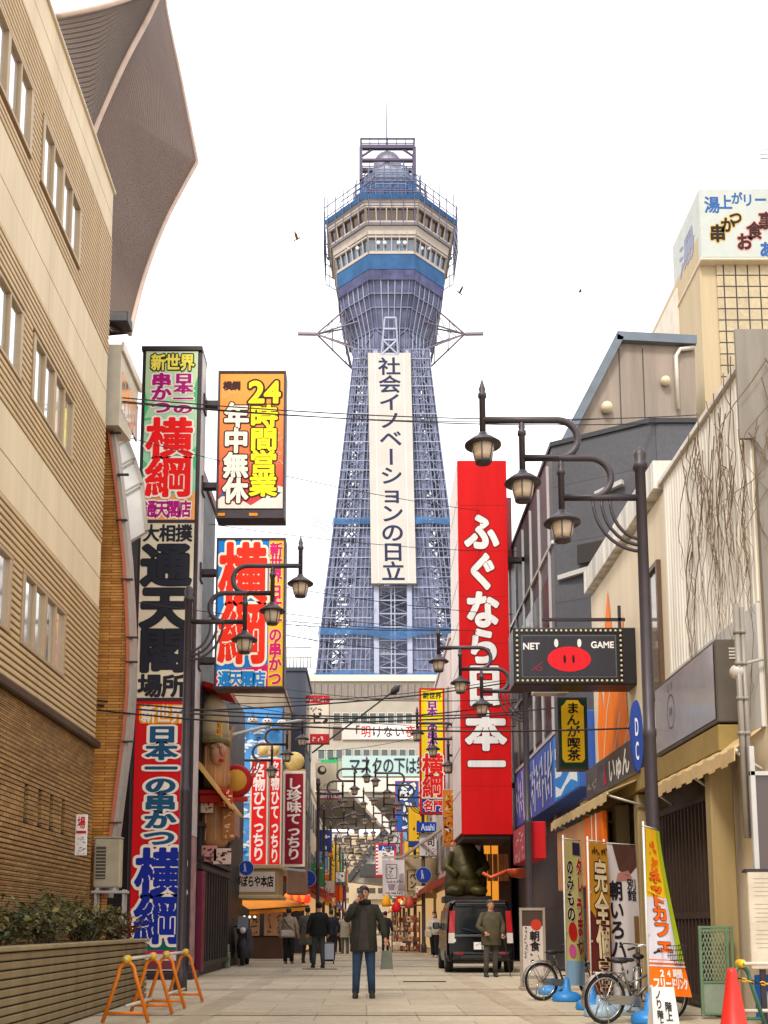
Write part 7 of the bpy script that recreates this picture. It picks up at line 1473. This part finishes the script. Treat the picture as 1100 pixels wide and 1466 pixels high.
# cone with chain, green gate, green barricade with pipe, blue panel
p = atG(1052, 1480); CN = mat('cone_red', '#d8281c', .45, var=.12); r = thing('traffic_cone', 'bright red traffic cone with a striped chain at the bottom right corner', 'traffic cone', (p.x, p.y, 0)); b = MB(); b.lathe((p.x, p.y, 0), [(.155, .03), (.14, .05), (.05, .62), (.045, .66), (.02, .67)], 22); b.build('cone_body', CN, r); b = MB(); b.box((p.x-.19, p.y-.19, 0), (p.x+.19, p.y+.19, .035), .015); b.build('foot', CN, r)
A = V((p.x+.02, p.y-.02, .58)); r2 = thing('chain', 'yellow and black plastic chain hanging from the red cone to the right', 'chain', tuple(A))
for k in range(14):
    t = k/13; c = A+V((.62*t, -.04*t, -.10*4*t*(1-t)*.6-.02*t)); b = MB(); ux = V((1, 0, -.2 if t < .5 else .2)).normalized(); uz = V((0, 1, 0)) if k % 2 else V((0, 0, 1))
    b.tube([c+ux*.032*math.cos(a*1.0472)+uz*.018*math.sin(a*1.0472) for a in range(6)], .007, 5, closed=True); b.build('link', pt('#e0a81c' if (k//2) % 2 else '#2a2622'), r2)
GG = mat('gate_green', '#6f8a6a', .5, .2, var=.2); Y = 12.7; X0, X1 = at(1003, 1390, Y).x, at(1052, 1390, Y).x; z1 = zat(1326, Y); r = thing('lattice_gate', 'pale green folding lattice gate standing by the column at the right', 'gate', ((X0+X1)/2, Y, 0)); b = MB()
for x in (X0, X1-.09, X1-.03): b.box((x, Y, .03), (x+.035, Y+.035, z1), .004)
for z in (.05, .42, z1-.07, z1-.03): b.box((X0+.035, Y+.002, z), (X1-.03, Y+.033, z+.03), .003)
b.build('gate_frame', GG, r); b = MB(); w = X1-X0-.13; hgt = z1-.52
for k in range(-7, 9):
    for s in (-1, 1):
        pts = []
        for t in range(0, 41): 
            z = .46+hgt*t/40; x = X0+.04+w*(k/7.0)+(s*(z-.46)*.38 if s > 0 else w*.4-(z-.46)*.38)
            if X0+.04 <= x <= X0+.04+w: pts.append(V((x, Y+.012+.01*s, z)))
        if len(pts) > 2: b.bar(pts[0], pts[-1], .012, .008)
b.build('lattice', mat('gate_green_pale', '#93a88a', .5, .2, var=.2), r); b = MB(); b.box((X0+.037, Y+.012, .08), (X1-.1, Y+.02, .42)); b.build('lower_panel', mat('gate_panel', '#87937f', .5, var=.2), r)
barricade(11.4, 4.02, 11.5, 5.0, 'green tube barricade with a yellow clamp and grey pipe behind the red cone', mat('green_tube', '#3f6a55', .45), .66, .24)
b = MB(); X0 = at(1083, 1430, 12.0).x; b.box((X0, 12.0, .05), (X0+.8, 12.04, zat(1396, 12.0)), .01, 0); pp = Panel((X0, 11.996, zat(1396, 12)), (.8, 0, 0), (0, 0, -.55)); pp.poly(b, [(.06, .9), (.1, .35), (.13, .2), (.16, .35), (.2, .9)], .003, 1); setp(b.build('hoarding', [pt('#1d5aa8'), pt('#c8d4e0')]), 'blue printed hoarding behind the barricade at the bottom right corner', 'hoarding')
# parked scooter under a grey cover at the left
c = atG(350, 1382); r = thing('scooter', 'parked scooter half under a grey cover in front of the dark grille shopfront', 'scooter', (c.x, c.y, 0)); b = MB()
b.loft([(V((c.x, c.y+.1, .2)), .2, .5), (V((c.x, c.y+.1, .55)), .24, .55), (V((c.x+.02, c.y, .8)), .2, .45), (V((c.x, c.y-.25, 1.0)), .22, .2), (V((c.x, c.y-.3, 1.12)), .12, .08)], 14); b.build('cover', mat('cover_grey', '#4a4650', .8, var=.4, scale=5, bump=.6, bscale=9), r)
for dy in (-.45, .65): b = MB(); q = V((c.x, c.y+dy, .22)); b.lathe(q, [(.12, -.05), (.2, -.05), (.22, -.03), (.22, .03), (.2, .05), (.12, .05)], 20, ax=(1, 0, 0)); b.build('wheel', mat('tyre', '#17171a', .85), r)
b = MB(); b.prism([(c.x-.12, c.y-.35, .5), (c.x+.1, c.y-.35, .5), (c.x+.12, c.y-.5, .95), (c.x-.12, c.y-.5, .95)], (0, .06, 0), 0); b.tube([(c.x-.3, c.y-.35, 1.08), (c.x+.3, c.y-.35, 1.08)], .02, 6, 1); b.build('leg_shield', [mat('scooter_dark', '#25252a', .3), mat('dark_metal', '#3c3a3a')], r)
b = MB(); b.ell((c.x, c.y-.5, .98), (.09, .07, .09), 14); b.build('headlight', mat('lamp_clear', '#cfc4bd', .15), r)
for s in (-1, 1): b = MB(); b.tube([(c.x+s*.22, c.y-.36, 1.08), (c.x+s*.3, c.y-.38, 1.26)], .008, 5); b.ell((c.x+s*.31, c.y-.39, 1.29), (.06, .02, .04), 10); b.build('mirror', mat('dark_metal', '#3c3a3a'), r)
b = MB(); b.grid(lambda u, v: V((c.x+.3*(u-.5), c.y-.5+.1*v, 1.02+.35*v)), 6, 4); b.build('windscreen', glassy('screen_glass', '#7f868c', .08, .2), r, fix=False)
c = atG(325, 1386); b = MB(); b.box((c.x-.16, c.y-.1, 0), (c.x+.06, c.y+.2, .42), .02); b.box((c.x-.14, c.y-.08, .43), (c.x+.04, c.y+.18, .62), .02); setp(b.build('crate', mat('crate_green', '#7f8a6c', .6, var=.2)), 'pale green crate stack beside the covered scooter', 'crate')
# ---------------------------------------------------------------- people
SKIN = mat('skin', '#b98466', .5, var=.08); HAIR = mat('hair_black', '#17120f', .45, var=.1); EYE = pt('#1c1512', .2); LIP = pt('#8c4a40')
def person(label, foot, H, rz, jacket, trousers, shoes='#2b211c', hem=.78, wide=1.0, wrists=None, elbows=None, legs=((-.10, 0), (.10, 0)), hair=HAIR, hood=None, inner=None, mask=False, long_hair=False, leg_w=1.0, skip_face=False, flare=1.0):
    k = H/1.7; r = thing('person', label, 'person', tuple(foot), 'people in the street', rz)
    el = elbows or {-1: (-.27, .03, 1.13), 1: (.27, .03, 1.13)}; wr = wrists or {-1: (-.28, -.06, .88), 1: (.28, -.06, .88)}
    el = {s: V(el[s]) for s in el}; wr = {s: V(wr[s]) for s in wr}; J = {}
    vs = [(0, 0, .93), (0, 0, 1.08), (0, 0, 1.27), (0, 0, 1.43), (0, -.012, 1.52), (0, -.018, 1.6), (0, -.01, 1.655)]; rd = [.12, .115, .125, .052, .066, .08, .055]; ed = [(0, 1), (1, 2), (2, 3), (3, 4), (4, 5), (5, 6)]
    for s in (-1, 1):
        n = len(vs); d = (wr[s]-el[s]).normalized(); vs += [(s*.165, 0, 1.385), tuple(el[s]), tuple(wr[s]), tuple(wr[s]+d*.075)]; rd += [.052, .038, .027, .032]; ed += [(2, n), (n, n+1), (n+1, n+2), (n+2, n+3)]
        lx, ly = legs[0] if s < 0 else legs[1]; n = len(vs); vs += [(s*.085, 0, .86), ((s*.09+lx)/2, ly*.5-.02, .48), (lx, ly, .085), (lx*1.08, ly-.13, .035)]; rd += [.085, .052, .038, .03]; ed += [(0, n), (n, n+1), (n+1, n+2), (n+2, n+3)]
    me = bpy.data.meshes.new('skin'); me.from_pydata([V(v)*k for v in vs], ed, []); o = bpy.data.objects.new('skin_tmp', me); COL.objects.link(o)
    md = o.modifiers.new('s', 'SKIN'); md.use_smooth_shade = True
    for i, v in enumerate(me.skin_vertices[0].data): v.radius = (rd[i]*k, rd[i]*k); v.use_root = (i == 0)
    sb_ = o.modifiers.new('d', 'SUBSURF'); sb_.levels = 1; sb_.render_levels = 1
    bpy.context.view_layer.update(); m2 = bpy.data.meshes.new_from_object(o.evaluated_get(bpy.context.evaluated_depsgraph_get()))
    b = MB(); b.add([v.co.copy() for v in m2.vertices], [tuple(p.vertices) for p in m2.polygons], 0, True); bpy.data.objects.remove(o); bpy.data.meshes.remove(m2)
    hc = V((0, -.02, 1.595))*k; b.ell(hc, (.074*k, .092*k, .105*k), 18, 0, 12); b.ell(hc+V((0, -.022, -.06))*k, (.052*k, .06*k, .05*k), 14, 0)
    b.lathe(hc+V((0, -.088, .012))*k, [(.006*k, 0), (.012*k, -.02*k), (.017*k, -.036*k), (.008*k, -.045*k)], 8, 0)
    for s in (-1, 1): b.ell(hc+V((s*.029, -.086, .012))*k, (.012*k, .008*k, .006*k), 8, 1, 5); b.bar(hc+V((s*.014, -.092, .032))*k, hc+V((s*.045, -.084, .034))*k, .004*k, .006*k, 1); b.ell(hc+V((s*.076, .005, -.005))*k, (.01*k, .018*k, .028*k), 8, 0, 6)
    b.ell(hc+V((0, -.083, -.055))*k, (.022*k, .007*k, .006*k), 8, 2, 5)
    for s in (-1, 1):                                        # palm-rooted fingers, curled, and a thumb from the side of the palm
        d = (wr[s]-el[s]).normalized(); h0 = wr[s]+d*.06; fw = V((0, -1, 0)); a = d.cross(fw).normalized() if abs(d.dot(fw)) < .95 else V((s, 0, 0)); nn = a.cross(d).normalized()
        for q, (L, off_) in enumerate(((.07, -.025), (.08, -.008), (.075, .009), (.06, .025))):
            p0 = h0+a*off_; b.tube([p0*k, (p0+d*L*.5+nn*.01)*k, (p0+d*L*.8+nn*.035)*k, (p0+d*L*.8+nn*.055)*k], [.009*k, .0085*k, .008*k, .006*k], 6, 0)
        p0 = wr[s]+d*.03-a*.03*s; b.tube([p0*k, (p0-a*.025*s+d*.025+nn*.015)*k, (p0-a*.025*s+d*.055+nn*.03)*k], [.011*k, .010*k, .007*k], 6, 0)
    b.build('body', [SKIN, EYE, LIP], r, local=True, fix=False)
    b = MB(); b.ell(hc+V((0, .022, .03))*k, (.086*k, .092*k, .1*k), 18, 0, 10); b.ell(hc+V((0, -.03, .075))*k, (.074*k, .06*k, .04*k), 14, 0)
    if long_hair: b.loft([(hc+V((0, .05, -.16))*k, .07*k, .03*k), (hc+V((0, .05, -.1))*k, .09*k, .05*k), (hc+V((0, .04, 0))*k, .088*k, .07*k), (hc+V((0, .03, .06))*k, .07*k, .07*k)], 14, 0)
    b.build('hair', hair, r, local=True)
    if mask: b = MB(); b.ell(hc+V((0, -.062, -.05))*k, (.05*k, .04*k, .042*k), 12); b.build('mask', pt('#d6d2ce'), r, local=True)
    JM = mat('cloth_'+jacket, jacket, .85, var=.3, scale=5, bump=.5, bscale=14); f = wide; b = MB()
    b.loft([(V((0, .0, hem))*k, .19*f*flare*k, .145*f*flare*k), (V((0, 0, hem+.015))*k, .2*f*flare*k, .15*f*flare*k), (V((0, 0, .98))*k, .185*f*k, .14*f*k), (V((0, 0, 1.12))*k, .18*f*k, .135*f*k), (V((0, .005, 1.28))*k, .2*f*k, .145*f*k), (V((0, .01, 1.37))*k, .195*k, .125*k), (V((0, .01, 1.42))*k, .13*k, .095*k), (V((0, .005, 1.455))*k, .075*k, .075*k)], 18, 0)
    for s in (-1, 1): sh = V((s*.17, .005, 1.375)); d = (wr[s]-el[s]).normalized(); b.tube([(sh-V((s*.06, 0, 0)))*k, sh*k, (sh*.5+el[s]*.5)*k, el[s]*k, (el[s]*.5+wr[s]*.5)*k, (wr[s]-d*.015)*k], [.062*k, .072*k*f**.5, .066*k, .06*k, .054*k, .047*k], 12, 0)
    jo = b.build('jacket', JM, r, local=True)
    if inner: b = MB(); b.grid(lambda u, v: (lambda x, ry: V((x, -ry*math.sqrt(max(0, 1-(x/(.19*f))**2))-.007, 1.36-(1.36-hem-.03)*v)))((u-.5)*(.07+.09*v)*f, (.140+.012*v)*f)*k, 8, 12); b.build('inner_top', mat('cloth_'+inner, inner, .85, var=.25, scale=6, bump=.4, bscale=14), r, local=True, fix=False)
    if hood: b = MB(); b.lathe(V((0, -.005, 1.42))*k, [(.085*k, 0), (.115*k, .02*k), (.11*k, .07*k), (.08*k, .085*k)], 16); b.build('scarf', mat('cloth_'+hood, hood, .9, var=.3, scale=8), r, local=True)
    b = MB(); w = leg_w; b.loft([(V((0, 0, .8))*k, .15*k, .12*k), (V((0, 0, .9))*k, .17*k, .13*k), (V((0, 0, 1.02))*k, .155*k, .12*k)], 16, 0)
    for s in (-1, 1):
        lx, ly = legs[0] if s < 0 else legs[1]; kn = V(((s*.09+lx)/2, ly*.5-.02, .48)); an = V((lx, ly+.005, .075)); hp = V((s*.082, 0, .88)); b.tube([hp*k, (hp*.6+kn*.4)*k, kn*k, (kn*.5+an*.5)*k, an*k], [.098*k, .088*w*k, .068*w*k, .06*w*k, .054*w*k], 12, 0)
    b.build('trousers', mat('cloth_'+trousers, trousers, .85, var=.25, scale=7, bump=.3, bscale=20), r, local=True)
    for s in (-1, 1):
        lx, ly = legs[0] if s < 0 else legs[1]; b = MB(); b.loft([(V((lx*1.03, ly-.05, .0))*k, .045*k, .135*k), (V((lx*1.03, ly-.05, .03))*k, .048*k, .14*k), (V((lx*1.02, ly-.035, .065))*k, .042*k, .105*k), (V((lx, ly, .1))*k, .045*k, .055*k), (V((lx, ly+.005, .14))*k, .046*k, .05*k)], 14); b.build('shoe', mat('shoe_'+shoes, shoes, .5, var=.15), r, local=True)
    return r, k
# the photographer in the middle of the street
P0 = atG(521, 1429); r, k = person('person in a dark olive coat and blue jeans standing mid street taking a photo', P0, 1.71, 0, '#2f2c22', '#2b405c', '#2a221e', .70, 1.06, {-1: (-.10, -.22, 1.47), 1: (.33, -.05, .90)}, {-1: (-.25, -.17, 1.2), 1: (.285, .03, 1.14)}, ((-.125, 0), (.125, 0)), inner='#3a332c', hood='#191819', flare=1.0)
def at_person(r, p): return Matrix.Translation(r.location)@Matrix.Rotation(r.rotation_euler.z, 4, 'Z')@V(p)
b = MB(); q = at_person(r, (-.045, -.2, 1.61)); b.box(q+V((-.04, -.006, -.08)), q+V((.04, .006, .07)), .006, 0); b.lathe(q+V((-.022, -.007, .045)), [(.008, 0), (.008, .004)], 10, 1, ax=(0, -1, 0)); setp(b.build('phone', [mat('phone_black', '#1c1c1f', .25), pt('#c9c4bd')]), 'dark phone held up to the face of the person in blue jeans', 'phone')
q = at_person(r, (.345, -.06, .58)); b = MB(); b.prism([q+V((-.09, -.05, -.14)), q+V((.11, -.05, -.14)), q+V((.085, -.04, .14)), q+V((-.065, -.04, .14))], (0, .1, 0), 0); b.tube([q+V((-.05, 0, .13)), q+V((-.01, 0, .26)), q+V((.05, 0, .26)), q+V((.07, 0, .13))], .008, 6, 1); setp(b.build('tote_bag', [mat('bag_grey', '#6f7262', .8, var=.3), pt('#2b2626')]), 'grey green tote bag hanging from the hand of the person in blue jeans', 'bag')
# left group
P0 = atG(413, 1380); r, k = person('person seen from behind in a beige jacket and black trousers by the food stall', P0, 1.62, rad(170), '#a8937c', '#1b191a', '#6f655c', .80, 1.12, leg_w=1.2)
q = at_person(r, (0, .19, .88)); b = MB(); b.box(q+V((-.2, -.06, -.1)), q+V((.2, .06, .1)), .04); b.tube([at_person(r, (.16, .16, 1.4)), at_person(r, (0, .2, 1.15)), at_person(r, (-.2, .17, .95))], .014, 6, 1); setp(b.build('shoulder_bag', [mat('bag_white', '#b8aca0', .7, var=.15), pt('#2b2626')]), 'pale shoulder bag across the back of the person in the beige jacket', 'bag')
P0 = atG(456, 1386); r, k = person('person in a black hooded coat seen from behind, left of the suitcase', P0, 1.72, rad(200), '#121214', '#3d4446', '#1b1a1a', .82, 1.2, legs=((-.1, .08), (.1, -.12)), hair=mat('hood_black', '#141315', .9))
P0 = atG(440, 1379); person('person in a long grey coat walking beside the one in black', P0, 1.66, rad(165), '#5f594f', '#2a2828', '#201c1a', .55, 1.1, legs=((-.1, -.1), (.1, .1)), flare=1.2)
g_ = atG(470, 1380); r = thing('suitcase', 'large suitcase with a pale face standing beside the person in black', 'suitcase', (g_.x, g_.y, 0)); b = MB(); b.box(g_+V((-.2, -.13, .07)), g_+V((.2, .15, .62)), .05, 0); b.box(g_+V((-.17, -.135, .13)), g_+V((.17, -.131, .58)), 0, 1); b.build('shell', [mat('case_dark', '#2a2a30', .4), pt('#b9c0cc')], r); b = MB()
for x in (-.1, .1): b.tube([g_+V((x, .1, .6)), g_+V((x, .1, .98))], .01, 6)
b.tube([g_+V((-.1, .1, .98)), g_+V((.1, .1, .98))], .014, 6); b.build('handle', mat('dark_metal', '#3c3a3a'), r)
for x in (-.16, .16):
    for y in (-.09, .11): b = MB(); b.lathe(g_+V((x, y, .035)), [(.035, -.015), (.035, .015)], 12, ax=(1, 0, 0)); b.build('wheel', mat('tyre', '#17171a', .85), r)
P0 = atG(474, 1372); person('person in a navy jacket with a pale fur collar behind the suitcase', P0, 1.66, rad(190), '#272a36', '#23242a', '#c2b8ac', .80, 1.15, hood='#b09c84')
P0 = atG(494, 1369); person('person in a cream coat half hidden behind the photographer', P0, 1.6, rad(185), '#9c9280', '#55524c', '#cfc6ba', .72, 1.05)
P0 = atG(484, 1366); person('person in black with a shoulder strap, beyond the suitcase', P0, 1.64, rad(175), '#19191c', '#222226', '#c9c2b8', .8, 1.1)
P0 = atG(552, 1364); person('person in a dark jacket with white shoes to the right of the photographer', P0, 1.7, rad(160), '#1f2420', '#1d1d20', '#d4ccc2', .8, 1.1)
P0 = atG(623, 1371); r, k = person('person with long hair and a face mask in a white jacket and wide black trousers', P0, 1.6, rad(-25), '#cbbfae', '#171618', '#b9aea2', .84, 1.15, {-1: (-.1, -.22, 1.12), 1: (.2, -.16, .98)}, {-1: (-.26, -.06, 1.12), 1: (.27, -.02, 1.14)}, ((-.1, .06), (.1, -.1)), mask=True, long_hair=True, leg_w=1.35)
q = at_person(r, (.0, -.26, .86)); b = MB(); b.box(q+V((-.25, -.05, -.14)), q+V((-.02, .05, .1)), .02, 0); b.tube([q+V((-.2, 0, .1)), q+V((-.13, 0, .22)), q+V((-.06, 0, .1))], .008, 5, 0); setp(b.build('hand_bag', mat('bag_cream', '#cdbfa6', .7)), 'cream handbag carried by the masked person in white', 'bag')
# elderly man with a stick
P0 = atG(704, 1399); r, k = person('elderly person in an olive coat leaning on a walking stick in front of the van', P0, 1.66, rad(8), '#4f4730', '#474038', '#1f2a22', .70, 1.15, {-1: (-.17, -.17, .98), 1: (.24, -.1, .93)}, {-1: (-.3, -.02, 1.12), 1: (.29, .05, 1.15)}, ((-.13, -.02), (.10, .06)), hair=mat('hair_grey', '#4a4238', .6))
A = at_person(r, (.25, -.14, .88)); b = MB(); b.tube([A+V((-.05, 0, .0)), A, V((A.x+.13, A.y-.05, .01))], [.014, .012, .010], 8); setp(b.build('walking_stick', mat('stick_dark', '#2a1d14', .4)), 'dark walking stick in the hand of the elderly person', 'walking stick')
# people far down the street
for px, py, H, rz, j, t, lab in ((512, 1349, 1.66, 10, '#3a3a44', '#2a2a30', 'distant person in slate grey walking toward the camera'), (536, 1347, 1.7, 170, '#5a4638', '#26262c', 'distant person in brown seen from behind'), (500, 1352, 1.58, 20, '#7a2f2c', '#2c2c30', 'distant person in dark red beyond the suitcase'), (590, 1350, 1.64, 200, '#2b2f3a', '#202024', 'distant person in navy near the goods stall')):
    person(lab, atG(px, py), H, rad(rz), j, t, '#3a342e', .8, 1.1)
bpy.data.objects.remove(_to)
